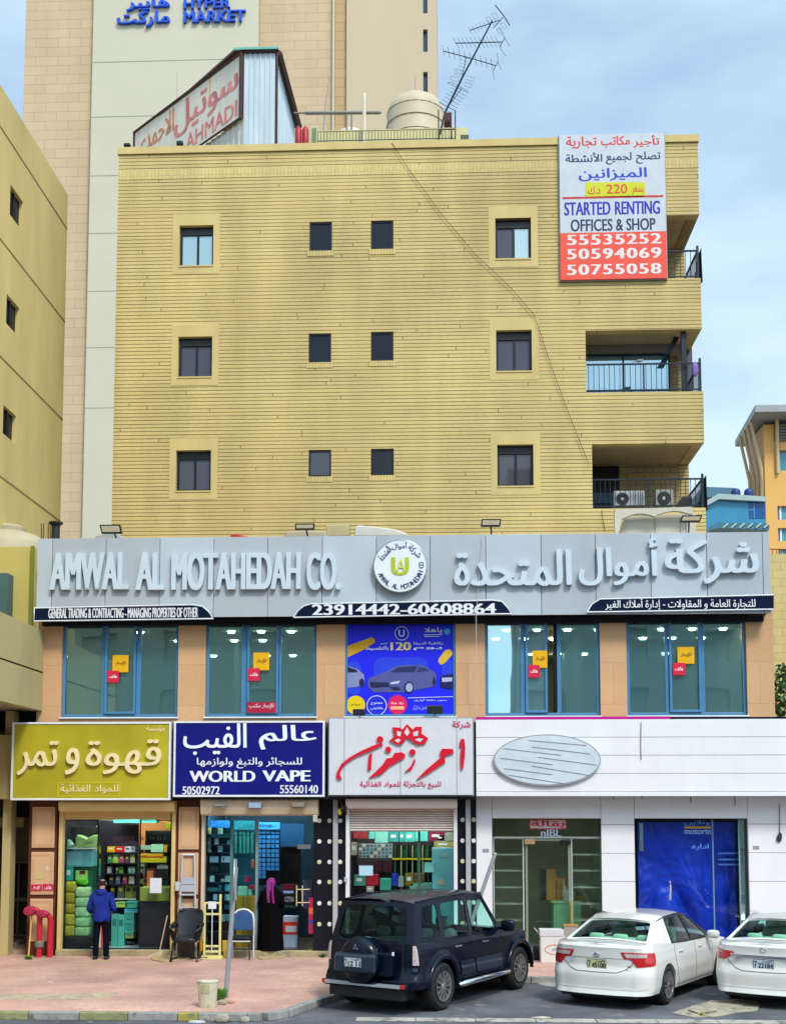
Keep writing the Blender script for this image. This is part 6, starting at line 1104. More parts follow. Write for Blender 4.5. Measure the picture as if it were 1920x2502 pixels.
p = P(15, 1945, .6); m = MB(); m.lathe([(.12, -.15), (.12, .1), (.04, .13)], (p.x, .7, p.z), 12, 'y'); m.tube([(p.x-.6, .6, p.z-.1), (p.x+.1, .6, p.z-.08)], .03); m.tube([(p.x, .7, p.z), (p.x, .7, zb4-.1)], .02, 6); solo('wall_lamp', m, paint('4a4e50', .5), 'grey lamp fitting hanging in the dark arcade at the left edge', 'lamp')
# ================================================================ far buildings on the right
YO = 60.0; O = thing('orange_building', 'orange tower block with a broad overhanging grey roof at the right edge', 'building', (28, YO, 0))
ox = P(1872, 1300, YO+1.5).x; zr2 = P(1870, 1012, YO).z; ORW = mat('orange_render', (.62, .34, .10), .75, var=.06, scale=.2)
ow = [(P(1898, 1200, YO+1.5).x, P(1898, 1200, YO+1.5).x+2.6, P(1900, b, YO+1.5).z, P(1900, a, YO+1.5).z) for a, b in ((1100, 1150), (1236, 1270), (1290, 1322), (1341, 1368))]
m = MB(); holed(m, ox, 45, 0, zr2-.3, ow, YO+1.5, YO+2); m.build('front_wall', ORW, O)
m = MB(); m.box(ox+.0, ox+.5, YO+2.001, YO+6, 0, zr2-.3); m.box(ox+.51, 45, YO+5.5, YO+6, 0, zr2-.3); m.build('side_wall', mat('orange_side', (.50, .33, .20), .75), O)
for w in ow: m = MB(); m.box(w[0]+.01, w[1]-.01, YO+1.8, YO+1.9, w[2]+.01, w[3]-.01); o = m.build('window', paint('4f94a8', .15), O); m = MB(); m.box(w[0]+.2, w[0]+.32, YO+1.7, YO+1.79, w[2]+.01, w[3]-.01); m.build('mullion', WTRIM, o)
m = MB(); z6 = P(1900, 1036, YO+1.4).z; z7 = P(1900, 1078, YO+1.4).z
for i in range(6): z = z7+(z6-z7)*i/6; m.box(ow[0][0]-.1, 45, YO+1.3, YO+1.49, z+.02, z+(z6-z7)/6-.08)
m.build('louvre', paint('5f7468', .5), O)
m = MB(); m.slab([(P(1845, 1010, YO-.6).x, YO-.6), (46, YO-.6), (46, YO+9), (P(1796, 1090, YO+8).x, YO+8)], zr2, zr2+.5); m.build('roof_slab', mat('roof_slab', (.26, .28, .29), .5), O)
m = MB()
for i, y in enumerate((YO+1.7, YO+2.8, YO+3.9, YO+5.2)): m.tube([(ox-.12, y, zr2-6.5), (ox-.2, y, zr2-3.5), (ox-.9, y, zr2)], .12, 6)
m.tube([(ox+.9, YO+1.35, zr2-4), (ox+.9, YO+1.2, zr2)], .14, 6); m.build('roof_strut', paint('c8b088', .6), O)
m = MB()
for i, (y, z) in enumerate(((YO+2.2, zr2-7.2), (YO+3.3, zr2-8.2), (YO+4.5, zr2-9.2), (YO+2.2, zr2-13))): m.box(ox-.03, ox-.001, y, y+.7, z, z+2.0)
m.build('side_window', paint('9fb4b4', .15), O)
G = thing('glass_building', 'low blue glass building with a curved roof between the brick block and the orange tower', 'building', (23, 44, 0)); YG = 44.0
GB = mat('curtain_glass', (.03, .20, .32), .12, var=.12, scale=.4)
q = [P(a, b, YG) for a, b in ((1725, 1330), (1725, 1236), (1753, 1222), (1870, 1226), (1870, 1330))]; m = MB(); m.prism([(p.x, p.z) for p in q], YG, YG+8); m.build('glass_wall', GB, G)
q = [P(a, b, YG-.3) for a, b in ((1722, 1238), (1722, 1226), (1755, 1206), (1872, 1213), (1872, 1225), (1757, 1219))]; m = MB(); m.prism([(p.x, p.z) for p in q], YG-.3, YG+8.2); m.build('curved_parapet', paint('a8b6b0', .5), G)
q = [P(a, b, YG+3) for a, b in ((1715, 1215), (1715, 1189), (1795, 1192), (1812, 1212))]; m = MB(); m.prism([(p.x, p.z) for p in q], YG+3, YG+9); m.build('penthouse', paint('4f7486', .3), G)
m = MB(); p0, p1 = P(1829, 1226, YG-.02), P(1870, 1266, YG-.02); m.box(p0.x, p1.x, YG-.03, YG-.001, p1.z, p0.z); o = m.build('window', paint('10508c', .12), G); m = MB(); xm = p0.x+(p1.x-p0.x)*.3; m.box(xm-.03, xm+.03, YG-.06, YG-.031, p1.z, p0.z); m.box(p0.x, xm-.031, YG-.06, YG-.031, (p0.z+p1.z)/2-.03, (p0.z+p1.z)/2+.03); m.build('mullion', paint('4f94c0'), o)
m = MB(); q = [P(a, b, YG-3) for a, b in ((1735, 1286), (1755, 1276), (1875, 1279), (1880, 1286), (1878, 1296), (1760, 1290), (1737, 1294))]; m.prism([(p.x, p.z) for p in q], YG-3, YG-.1); o = m.build('canopy', paint('3f7484', .35), G); m = MB()
for u in range(1766, 1880, 20): p, q_ = P(u, 1290, YG-3.05), P(u+13, 1279, YG-3.05); m.tube([p, q_], .05, 6)
m.build('canopy_rib', paint('b8c4b4', .4), o)
for i, u in enumerate((1797, 1829)): p = P(u, 1204, YG+2); m = MB(); m.lathe([(.29, -.5), (.29, .0), (.25, .17), (.13, .25), (.02, .27)], (p.x, YG+2, p.z), 18); solo('roof_vent', m, paint('1d3470', .4), ['left one of the two dark blue domed vents on the glass building roof', 'right one of the two dark blue domed vents on the glass building roof'][i], 'vent', smooth=50)
r = RC(1881, 1352, 2300, 2300, 9); m = MB(); m.box(r[0]-.6, r[1], 9, 9.5, 0, r[3]); solo('yellow_wall', m, bricks('yellow_block', (.54, .43, .19), (.50, .39, .16), (.42, .32, .13), .5, .25, .012, 'xz', .8, .2), 'plain yellow block wall at the right edge beyond the fascia', 'wall')
m = MB(); r2 = RC(1880, 1330, 1925, 1352, 9.1)
for i in range(4): x = r2[0]+.1+i*.14; m.tube([(x, 9.2, r[3]), (x, 9.2, r[3]+.2)], .012, 5)
m.tube([(r2[0]-.1, 9.2, r[3]+.2), (r2[0]+.6, 9.2, r[3]+.17)], .016, 5); solo('wall_spikes', m, paint('5c3a24'), 'rusty bars on top of the yellow block wall at the right edge', 'bars')
LEAF = mat('leaf_green', (.035, .10, .02), .6, var=.5, scale=6)
def foliage(mb, c, rads, n, s, seed):
    R = random.Random(seed)
    for i in range(n):
        while True:
            p = Vector((R.uniform(-1, 1), R.uniform(-1, 1), R.uniform(-1, 1)))
            if .25 < p.length < 1: break
        q = Vector((c[0]+p.x*rads[0], c[1]+p.y*rads[1], c[2]+p.z*rads[2])); a = Vector((R.uniform(-1, 1), R.uniform(-1, 1), R.uniform(-1, 1))).normalized()*s*R.uniform(.6, 1.3); b = a.cross(Vector((R.uniform(-1, 1), R.uniform(-1, 1), R.uniform(-1, 1)))).normalized()*s*.5
        mb.quad(q-a, q+b, q+a, q-b)
p = P(1925, 1700, 6); t = thing('hedge_tree', 'dense dark green bush at the right edge behind the upper wall', 'tree', (p.x, 6, 0)); m = MB(); m.tube([(p.x, 6, 0), (p.x, 6, p.z-.2)], [.12, .06]); m.build('trunk', mat('bark', (.12, .08, .05), .9), t); m = MB(); foliage(m, (p.x, 6, p.z), (.8, .6, .9), 900, .09, 5); m.build('crown', LEAF, t, recalc=False)
# across the street, seen only in the panes
for i, (x0, x1, h, y, c, lb) in enumerate(((-60, 3.4, 34, -75, 'd2c2a0', 'pale plaster block across the street, seen only in the window reflections at left'), (3.4, 6.2, 10, -78, '8a8f8e', 'grey stepped block across the street, seen only in the window reflections in the middle'), (6.2, 60, 36, -76, 'c4beb0', 'tall grey block across the street, seen only in the window reflections at right'))):
    t = thing('street_block', lb, 'building', ((x0+x1)/2, y, 0)); m = MB(); hl2 = []
    for fl in range(1, int(h/5)):
        for k in range(int((x1-x0)/7)): hl2.append((x0+1+k*7, x0+4+k*7, fl*5+.8, fl*5+3.4))
    holed(m, x0, x1, 0, h, hl2, y, y-.4); m.box(x0, x1, y-10, y-.5, 0, h-.1); m.build('wall', paint(c, .7), t)
# ================================================================ vehicles (local axes: x forward from the rear bumper, y left, z up from the road)
TYRE = mat('tyre_rubber', (.018, .018, .019), .8, var=.3, scale=12, bump=.3); RIM = mat('alloy', (.55, .55, .56), .3, metal=.9, var=.08); DKP = mat('dark_trim', (.015, .016, .018), .55)
CARGL = glass('car_glass', (.68, .96, .90), .0, .01, edge=.16); CARGD = glass('car_glass_dark', (.36, .55, .52), .01, .01, (.01, .02, .02), .03, edge=.2)
REDT = mat('tail_red', (.45, .008, .012), .15, var=.15, scale=20, coat=1); CLRT = mat('tail_clear', (.50, .40, .40), .15, var=.3, scale=30, coat=1); CHROME = mat('chrome', (.7, .7, .72), .12, metal=1)
def interp(tab, x):
    if x <= tab[0][0]: return tab[0][1]
    for (a, p), (b, q) in zip(tab, tab[1:]):
        if x <= b: u = (x-a)/(b-a); u = u*u*(3-2*u)*.5+u*.5; return p+(q-p)*u
    return tab[-1][1]
class Car:
    """shell wrapped round a plan outline; s runs from the rear middle (0) round one side to the nose (1)"""
    def __init__(c, L, hw, top, sill, wheels, ra, zc, rear_r=.28, front_r=.5, side=None, rear=None, crownz=.03, flare=0.0, nose=.88):
        c.L, c.top, c.sill, c.wheels, c.ra, c.zc, c.flare = L, top, sill, wheels, ra, zc, flare
        pts = []
        for i in range(10): pts.append((.05*(i/10)**3*1.2, (hw-rear_r*.9)*i/10))
        for i in range(14):
            a = (i/13)*math.pi/2; pts.append((.06+rear_r*(1-math.cos(a)), hw-rear_r*.9+rear_r*.9*math.sin(a)))
        n0 = len(pts); x0 = pts[-1][0]; x1 = L-front_r-.12
        for i in range(1, 130): pts.append((x0+(x1-x0)*i/130, hw))
        for i in range(16):
            a = (i/15)*math.pi/2; pts.append((x1+(front_r)*math.sin(a), hw-.42*(1-math.cos(a)) if False else hw*nose+hw*(1-nose)*math.cos(a)-.18*(1-math.cos(a))))
        ye = pts[-1][1]
        for i in range(1, 9): pts.append((L-.12+.12*math.sin(i/8*math.pi/2), ye*(1-i/8)))
        c.o = pts; n = len(pts); c.nr = []
        for i in range(n):
            a, b = pts[max(i-1, 0)], pts[min(i+1, n-1)]; d = Vector((b[0]-a[0], b[1]-a[1])); q = Vector((-d.y, d.x)).normalized(); c.nr.append(q)
        c.nr[0] = Vector((-1, 0)); c.nr[-1] = Vector((1, 0))
        c.side = side or [(0, -.10), (.25, -.05), (.45, 0), (.65, 0), (.85, -.03), (1.0, -.07), (1.3, -.14)]
        c.rear = rear or [(0, -.06), (.3, -.02), (.5, 0), (.62, .0), (.7, .05), (1.0, .08)]
        c.front = [(0, -.1), (.3, -.02), (.5, 0), (.7, -.06), (1, -.3)]
    def bot(c, i):
        x, y = c.o[i]; z = c.sill
        if abs(c.nr[i].y) > .55:
            for w in c.wheels:
                d = c.ra**2-(x-w)**2
                if d > 0: z = max(z, c.zc+math.sqrt(d))
        return z
    def S(c, i, z, out=0.0):
        """shell point at outline station i (may be fractional) and height z"""
        i0 = max(0, min(len(c.o)-2, int(i))); f = i-i0
        x = c.o[i0][0]*(1-f)+c.o[i0+1][0]*f; y = c.o[i0][1]*(1-f)+c.o[i0+1][1]*f; n = (c.nr[i0]*(1-f)+c.nr[i0+1]*f).normalized()
        d = out+interp(c.side, z)*abs(n.y)
        if n.x < 0: d += -interp(c.rear, z)*(-n.x)
        else: d += interp(c.front, z)*n.x
        if c.flare and abs(n.y) > .8:
            for w in c.wheels:
                r = math.hypot(x-w, z-c.zc)
                d += c.flare*max(0, 1-abs(r-c.ra-.03)/.11)
        return Vector((x+n.x*d, y+n.y*d, z))
    def st(c, x):
        for i in range(24, len(c.o)-1):
            if c.o[i][0] <= x <= c.o[i+1][0]: return i+(x-c.o[i][0])/(c.o[i+1][0]-c.o[i][0])
        return 24 if x < c.o[24][0] else len(c.o)-1
    def tub(c, rows=18):
        m = MB(); n = len(c.o)
        for sg in (1, -1):
            vs = []
            for i in range(n):
                b, t = c.bot(i), interp(c.top, c.o[i][0])
                for j in range(rows+1):
                    p = c.S(i, b+(t-b)*j/rows); vs.append((p.x, p.y*sg, p.z))
                p = c.S(i, b); q = c.nr[i]; vs.append((p.x-q.x*.1, (p.y-q.y*.1)*sg, b+.005))
            w = rows+2
            m.add(vs, [(i*w+j, (i+1)*w+j, (i+1)*w+j+1, i*w+j+1) for i in range(n-1) for j in range(rows)]+[(i*w, (i+1)*w, (i+1)*w+rows+1, i*w+rows+1) for i in range(n-1)])
        return m
    def cap(c, m, xa, xb, crown=.03, nv=8):
        ids = [i for i in range(len(c.o)) if xa-1e-6 <= c.o[i][0] <= xb+1e-6]; vs = []
        for i in ids:
            t = interp(c.top, c.o[i][0]); p = c.S(i, t)
            for k in range(nv+1):
                f = k/nv*2-1; vs.append((p.x, p.y*f, t+crown*(1-abs(f)**2.5)))
        w = nv+1; m.add(vs, [(a*w+k, (a+1)*w+k, (a+1)*w+k+1, a*w+k+1) for a in range(len(ids)-1) for k in range(nv)]); return m
    def patch(c, pts, out=.006, thick=.004, sg=-1, n=10):
        """thin piece lying on the shell, outline given as (station, height) corners"""
        m = MB(); cs = pts
        def bl(u, v):
            a = [cs[0][k]*(1-u)+cs[1][k]*u for k in (0, 1)]; b = [cs[3][k]*(1-u)+cs[2][k]*u for k in (0, 1)]; i, z = a[0]*(1-v)+b[0]*v, a[1]*(1-v)+b[1]*v
            p = c.S(i, z, out); return (p.x, p.y*sg, p.z)
        m.grid(bl, n, n); return m
    def line(c, pts, r=.006, sg=-1, out=.001):
        m = MB(); q = []
        for (a, b), (a2, b2) in zip(pts, pts[1:]):
            for k in range(8): f = k/8; p = c.S(a+(a2-a)*f, b+(b2-b)*f, out); q.append((p.x, p.y*sg, p.z))
        p = c.S(*pts[-1], out); q.append((p.x, p.y*sg, p.z)); return m.tube(q, r, 4)
def glazed(body, gl, c4, inset, rad_=.12, bulge=0.0, depth=.012, nrm=None, k=5):
    """panel between four corners (bottom a,b; top c,d) with a rounded pane let into it; inset = (left, right, bottom, top) as fractions"""
    a, b, c, d = [Vector(p) for p in c4]; nn = nrm or (b-a).cross(d-a).normalized()
    f = lambda u, v: (a*(1-u)+b*u)*(1-v)+(d*(1-u)+c*u)*v+nn*bulge*(4*u*(1-u))*.6+nn*bulge*.4*4*v*(1-v)*4*u*(1-u)
    u0, u1, v0, v1 = inset[0], 1-inset[1], inset[2], 1-inset[3]; ra, rb = rad_*(u1-u0)*min(1, (d-a).length/(b-a).length), rad_*(v1-v0)
    inn, outp = [], []; mid = k//2
    for cu, cv, s0, co in ((u1-ra, v1-rb, 0, (1, 1)), (u0+ra, v1-rb, 90, (0, 1)), (u0+ra, v0+rb, 180, (0, 0)), (u1-ra, v0+rb, 270, (1, 0))):
        for i in range(k):
            t = rad(s0+90*i/(k-1)); u, v = cu+ra*math.cos(t), cv+rb*math.sin(t); inn.append((u, v))
            if i == mid: outp.append(co)
            else:
                first = i < mid; h = s0 in (0, 180)
                vert = first if h else not first
                outp.append((co[0], v) if vert else (u, co[1]))
    # extra points along the edges keep curved panels curved
    def dense(pl):
        out = []
        for (p, q) in zip(pl, pl[1:]+pl[:1]):
            out.append(p); L_ = max(abs(p[0]-q[0]), abs(p[1]-q[1])); s = 6 if L_ > .25 else 1
            for t in range(1, s): out.append((p[0]+(q[0]-p[0])*t/s, p[1]+(q[1]-p[1])*t/s))
        return out
    dn, do = [], []
    for (p, q, P_, Q_) in zip(inn, inn[1:]+inn[:1], outp, outp[1:]+outp[:1]):
        L_ = max(abs(p[0]-q[0]), abs(p[1]-q[1])); s = 6 if L_ > .2 else 1
        for t in range(s): dn.append((p[0]+(q[0]-p[0])*t/s, p[1]+(q[1]-p[1])*t/s)); do.append((P_[0]+(Q_[0]-P_[0])*t/s, P_[1]+(Q_[1]-P_[1])*t/s))
    n = len(dn); body.add([f(*p) for p in do]+[f(*p) for p in dn]+[f(*p)-nn*.02 for p in dn], [(i, (i+1) % n, (i+1) % n+n, i+n) for i in range(n)]+[(i+n, (i+1) % n+n, (i+1) % n+2*n, i+2*n) for i in range(n)])
    cu, cv = (u0+u1)/2, (v0+v1)/2; rings = [dn]+[[(cu+(p[0]-cu)*q, cv+(p[1]-cv)*q) for p in dn] for q in (.7, .4, .1)]
    vs = [f(*p)-nn*depth for r in rings for p in r]; gl.add(vs, [(r*n+i, r*n+(i+1) % n, (r+1)*n+(i+1) % n, (r+1)*n+i) for r in range(3) for i in range(n)]+[tuple(3*n+i for i in range(n))])
def wheel(root, x, y, r, w, sg, spokes=10, rim_r=.62, dark=True):
    """sg -1: outer face towards -y"""
    o = bpy.data.objects.new('wheel', None); COL.objects.link(o); o.parent = root; OFF[o.name] = (0, 0, 0); o.location = (x, y, r)
    R1 = r*rim_r; h = w/2; m = MB(); m.lathe([(R1, -h*.8), (r*.86, -h), (r*.97, -h*.75), (r, -h*.4), (r, h*.4), (r*.97, h*.75), (r*.86, h), (R1, h*.8)], n=40, axis='y', caps=False); m.build('tyre', TYRE, o, smooth=50)
    m = MB(); yo = sg*h
    m.lathe([(R1*.99, yo*.98), (R1*1.02, yo*1.0), (R1*.93, yo*.98), (R1*.90, yo*.6), (R1*.9, -yo*.5)], n=36, axis='y', caps=False)
    for k in range(spokes):
        a = 2*math.pi*k/spokes; ca, sa = math.cos(a), math.sin(a); t = .42/spokes*R1*2.1
        q = [(R1*.12, -t*.55), (R1*.92, -t), (R1*.92, t), (R1*.12, t*.55)]; vs = [(u*ca-v*sa, yy, u*sa+v*ca) for yy, e in ((yo*.96, 0), (yo*.72, 0)) for u, v in q]
        m.add(vs, [(0, 1, 2, 3), (4, 5, 6, 7), (0, 1, 5, 4), (1, 2, 6, 5), (2, 3, 7, 6), (3, 0, 4, 7)])
    m.lathe([(R1*.22, yo*.7), (R1*.22, yo*.98), (R1*.14, yo*1.02)], n=16, axis='y'); m.build('rim', RIM, o, smooth=40)
    m = MB(); m.lathe([(R1*.9, yo*.55), (R1*.88, yo*.5)], n=24, axis='y'); m.build('brake_disc', mat('brake', (.05, .05, .05), .5, metal=.5), o); return o
def seat(root, x, y, col, z=.45):
    m = MB(); m.blob((x, y, z+.08), (.27, .25, .12), 12, 8, .5); m.blob((x-.26, y, z+.42), (.10, .25, .36), 12, 8, .5); m.build('seat', col, root, smooth=60); m = MB(); m.blob((x-.32, y, z+.88), (.06, .14, .10), 12, 8, .55); m.tube([(x-.3, y-.05, z+.75), (x-.3, y-.05, z+.85)], .012, 5); m.tube([(x-.3, y+.05, z+.75), (x-.3, y+.05, z+.85)], .012, 5); m.build('headrest', col, root, smooth=60)
def plate(root, x, z, words, w=.34, h=.155, y=0, lean=0, col='c8d0d4', ink='26323a', top=''):
    m = MB(); m.box(x-.012, x, y-w/2, y+w/2, z, z+h); p = m.build('number_plate', paint(col, .4), root, bevel=.004); tf = lambda a, b, d: (x-.0125-d, -a, b)
    m = MB(); text_mb(m, words, (-y-w*.26, -y+w*.46, z+.015, z+h*.62), 0, depth=.004, bold=.03, to=tf); text_mb(m, ar('الكويت'), (-y-w*.05, -y+w*.42, z+h*.68, z+h*.92), 0, depth=.004, bold=.01, to=tf); text_mb(m, top or '7', (-y-w*.46, -y-w*.32, z+.02, z+h*.8), 0, depth=.004, bold=.01, to=tf); m.build('lettering', paint(ink, .5), p, recalc=False)
    m = MB()
    for (ya, yb_, za_, zb_3) in ((y-w/2, y+w/2, z, z+.006), (y-w/2, y+w/2, z+h-.006, z+h), (y-w/2, y-w/2+.006, z, z+h), (y+w/2-.006, y+w/2, z, z+h)): m.box(x-.015, x-.0125, ya, yb_, za_, zb_3)
    m.build('plate_rim', paint(ink, .5), p)
def under(root, L, w0, floor, wheels, ra, hw, zc, beltz):
    m = MB(); m.box(.12, L-.2, -w0, w0, .22, floor); m.build('underbody', DKP, root)
    for w in wheels:
        m = MB()
        for sg in (1, -1):
            vs = []; n = 16
            for i in range(n+1):
                a = math.pi*i/n
                for yy in (hw-.06, w0-.02): vs.append((w+(ra+.02)*math.cos(a), yy*sg, zc+(ra+.02)*math.sin(a)))
            m.add(vs, [(i*2, i*2+1, i*2+3, i*2+2) for i in range(n)])
        m.build('wheel_well', DKP, root, recalc=False)
# ---------------------------------------------------------------- dark off-road car
HEAD = rad(60)
NVY = mat('navy_paint', (.002, .0045, .013), .2, var=.15, scale=.8, coat=.12, spec=.2)
def offroader():
    r = thing('parked_car', 'dark navy off-road car with spare wheel cover on its tail door', 'car', (-1.34, -6.92, -.124), HEAD, local=True); r.scale = (1.05, 1.05, 1.05)
    L = 4.55; hw = .915; wh = (.92, 3.70)
    c = Car(L, hw, [(0, 1.12), (2.0, 1.12), (3.1, 1.11), (3.35, 1.10), (3.6, 1.08), (4.2, 1.02), (4.55, .88)], .42, wh, .44, .40, .16, .45, side=[(0, -.1), (.3, -.03), (.5, 0), (.62, -.005), (.66, -.025), (.9, -.02), (1.02, -.03), (1.12, -.06), (1.2, -.08)], rear=[(.3, -.02), (.42, .0), (.56, .01), (.60, .06), (.75, .09), (1.15, .10)], flare=.035, nose=.93)
    m = c.tub(); c.cap(m, 3.12, L, .05); m.build('body', NVY, r, smooth=38)
    under(r, L, .62, .62, wh, .44, hw, .40, 1.1)
    # cabin: stations along the side (bottom x, top x, top height, half width of the roof there)
    yb = lambda x: c.S(c.st(max(x, .24)), interp(c.top, x)).y
    stn = [(.16, .34, 1.76, .70), (1.02, 1.05, 1.80, .715), (1.98, 1.97, 1.815, .72), (3.10, 2.62, 1.79, .69)]
    bd, gl, gd = MB(), MB(), MB(); pts = {}
    for sg in (1, -1):
        B_ = [Vector((a, yb(a)*sg if i else .80*sg, interp(c.top, a))) for i, (a, t, z, y) in enumerate(stn)]; T_ = [Vector((t, y*sg, z)) for a, t, z, y in stn]; pts[sg] = (B_, T_)
        for i in range(3):
            gl = MB(); q = (B_[i], B_[i+1], T_[i+1], T_[i]) if sg < 0 else (B_[i+1], B_[i], T_[i], T_[i+1])
            ins = [(.27, .08, .08, .12), (.06, .06, .06, .12), (.06, .13, .06, .15)][i]
            if sg > 0: ins = (ins[1], ins[0], ins[2], ins[3])
            glazed(bd, gl, q, ins, .22 if i == 0 else .12, .015); gl.build('side_window', CARGL, r, smooth=50)
    gl = MB()
    (BL_, TL_), (BR_, TR_) = pts[1], pts[-1]
    glazed(bd, gl, (BL_[0], BR_[0], TR_[0], TL_[0]), (.075, .075, .05, .10), .28, .06); gl.build('rear_window', CARGL, r, smooth=50); gl = MB()
    glazed(bd, gl, (BR_[3], BL_[3], TL_[3], TR_[3]), (.05, .05, .05, .06), .1, .06)
    # roof
    def roof(u, v):
        k = u*3; i = min(2, int(k)); f = k-i; a = TR_[i]*(1-f)+TR_[i+1]*f; b = TL_[i]*(1-f)+TL_[i+1]*f; p = a*(1-v)+b*v; p.z += .055*(1-abs(2*v-1)**3.0); p.x += (-.05 if False else 0)*(1-u); 
        if u == 0: p.x -= .06*(1-abs(2*v-1)**2)
        return p
    bd.grid(roof, 18, 14); bd.build('cabin', NVY, r, smooth=38); gl.build('windscreen', CARGL, r, smooth=50)
    m = MB()
    for sg in (1, -1): m.tube([pts[sg][1][i]+Vector((.05 if i == 0 else 0, 0, .015)) for i in range(4)], .018, 6)
    m.build('roof_trim', NVY, r)
    m = MB(); m.box(.22, 3.0, -.78, .78, .62, .66); m.build('cabin_floor', DKP, r); m = MB(); m.box(2.75, 3.12, -.76, .76, .66, 1.08);  m.build('dashboard', DKP, r)
    GS = mat('seat_grey', (.10, .115, .115), .8, var=.15)
    for x, y in ((2.15, .38), (2.15, -.38)): seat(r, x, y, GS, .46)
    m = MB(); m.blob((1.2, 0, .86), (.12, .68, .26), 16, 8, .5); m.build('rear_seat', GS, r, smooth=60)
    for y in (.42, -.42): m = MB(); m.blob((1.18, y, 1.20), (.05, .13, .09), 12, 8, .5); m.build('headrest', GS, r, smooth=60)
    m = MB(); m.lathe([(.17, -.012), (.19, 0), (.17, .012)], (2.5, .38, 1.15), 20, 'x', caps=False); m.build('steering_wheel', DKP, r, smooth=60)
    for sg in (1, -1):
        wheel(r, wh[0], sg*(hw-.12), .39, .26, sg, 12, .62); wheel(r, wh[1], sg*(hw-.12), .39, .26, sg, 12, .62)
    # flared arches, step, doors, handles
    for sg in (1, -1):
        for w in wh: m = MB(); m.tube([(w+.475*math.cos(a), sg*(hw+.005), .40+.475*math.sin(a)) for a in [rad(-5+190*i/24) for i in range(25)]], .045, 8); m.build('wheel_arch', NVY, r, smooth=60)
        m = MB(); m.tube([(1.42, sg*(hw+.01), .36), (1.5, sg*(hw+.07), .38), (3.1, sg*(hw+.07), .40), (3.2, sg*(hw+.01), .40)], [.035, .05, .05, .035], 8); m.build('side_step', CHROME, r, smooth=60)
        m = MB(); p = c.S(c.st(1.35), .99, .03); m.box(p.x, p.x+.2, min(p.y*sg, p.y*sg-.03*sg), max(p.y*sg, p.y*sg-.03*sg), .975, 1.005); h1 = m.build('door_handle', CHROME, r, bevel=.008); m = MB(); p = c.S(c.st(2.30), .99, .03); m.box(p.x, p.x+.2, min(p.y*sg, p.y*sg-.03*sg), max(p.y*sg, p.y*sg-.03*sg), .975, 1.005); m.build('door_handle', CHROME, r, bevel=.008)
        for x in (2.02, 3.02): c.line([(c.st(x), .44), (c.st(x), 1.11)], .006, sg).build('door_gap', DKP, r)
        c.line([(c.st(1.16), 1.11), (c.st(1.1), .98), (c.st(1.42), .78), (c.st(1.5), .46)], .006, sg).build('door_gap', DKP, r)
        for a, b in ((1.52, 2.0), (2.05, 2.98)): c.patch([(c.st(a), .50), (c.st(b), .50), (c.st(b), .74), (c.st(a), .74)], .018, sg=sg, n=6).build('door_cladding', mat('cladding_navy', (.010, .017, .034), .3, coat=.6), r)
        m = MB(); m.blob((3.02, sg*1.03, 1.22), (.085, .13, .105), 14, 10, .6); m.box(2.98, 3.06, min(sg*.86, sg*.95), max(sg*.86, sg*.95), 1.14, 1.19); m.build('mirror', NVY, r, smooth=60)
        c.patch([(23, .80), (33, .80), (29, 1.13), (23, 1.13)] if False else [(13.5, .80), (21.5, .80), (20.0, 1.105), (13.5, 1.105)], .012, sg=sg, n=8).build('tail_light', CLRT, r); c.patch([(13.5, .70), (20.5, .70), (20.5, .755), (13.5, .755)], .008, sg=sg, n=6).build('light_strip', paint('31465f', .3), r)
    # tail: spare wheel cover, plate, bumper
    m = MB(); m.lathe([(.02, -.20), (.20, -.20), (.30, -.185), (.355, -.14), (.375, -.06), (.37, .02), (.36, .12)], (-.02, .05, .86), 40, 'x'); m.build('spare_wheel_cover', NVY, r, smooth=40)
    m = MB(); m.box(-.27, -.16, -.33, .46, .67, .98); m.build('spare_cover_panel', mat('navy_panel', (.012, .02, .04), .25, coat=.7), r, bevel=.05)
    m = MB(); m.box(-.10, .06, -.55, -.28, .62, 1.0); m.build('tail_step', NVY, r, bevel=.03)
    plate(r, -.272, .765, '12 11', .32, .15, .07); m = MB(); cxx, czz = .05, 1.07
    for a in (90, 210, 330): d = Vector((math.cos(rad(a)), math.sin(rad(a)))); n2 = Vector((-d.y, d.x)); q = [Vector((0, 0)), d*.03+n2*.017, d*.06, d*.03-n2*.017]; m.add([(xx, cxx+p.x, czz+p.y) for xx in (-.233, -.224) for p in q], [(0, 1, 2, 3), (4, 5, 6, 7), (0, 1, 5, 4), (1, 2, 6, 5), (2, 3, 7, 6), (3, 0, 4, 7)])
    m.build('emblem', CHROME, r)
    for sg in (1, -1): c.line([(8.3, .57), (8.3, 1.11)], .005, sg, .003).build('tail_door_gap', DKP, r)
    m = MB(); m.box(-.105, -.09, -.60, -.56, .96, 1.02); m.build('badge', WTRIM, r, bevel=.006)
    m = MB(); m.box(-.10, .16, -.80, .80, .42, .53); m.build('bumper', NVY, r, bevel=.05); m = MB(); m.prism([(-.72, .455), (.72, .455), (.72, .51), (.30, .51), (.22, .485), (-.22, .485), (-.30, .51), (-.72, .51)], -.0, .03); q = MB(); q.add([(-.125+v[1], v[0], v[2]) for v in m.v], m.f); q.build('bumper_strip', mat('bumper_silver', (.42, .44, .47), .35, metal=.4), r)
    for sg in (1, -1): m = MB(); m.box(-.118, -.08, min(sg*.725, sg*.79), max(sg*.725, sg*.79), .455, .52); m.build('reflector', REDT, r, bevel=.008)
    m = MB(); m.tube([(-.02, -.05, 1.16), (.02, -.12, 1.22), (.03, -.45, 1.17)], .012, 6); m.build('wiper', DKP, r); m = MB(); m.box(-.02, .1, -.7, .7, .26, .42); m.build('rear_valance', DKP, r)
    m = MB(); p = c.S(c.st(3.95), .93, .004); 
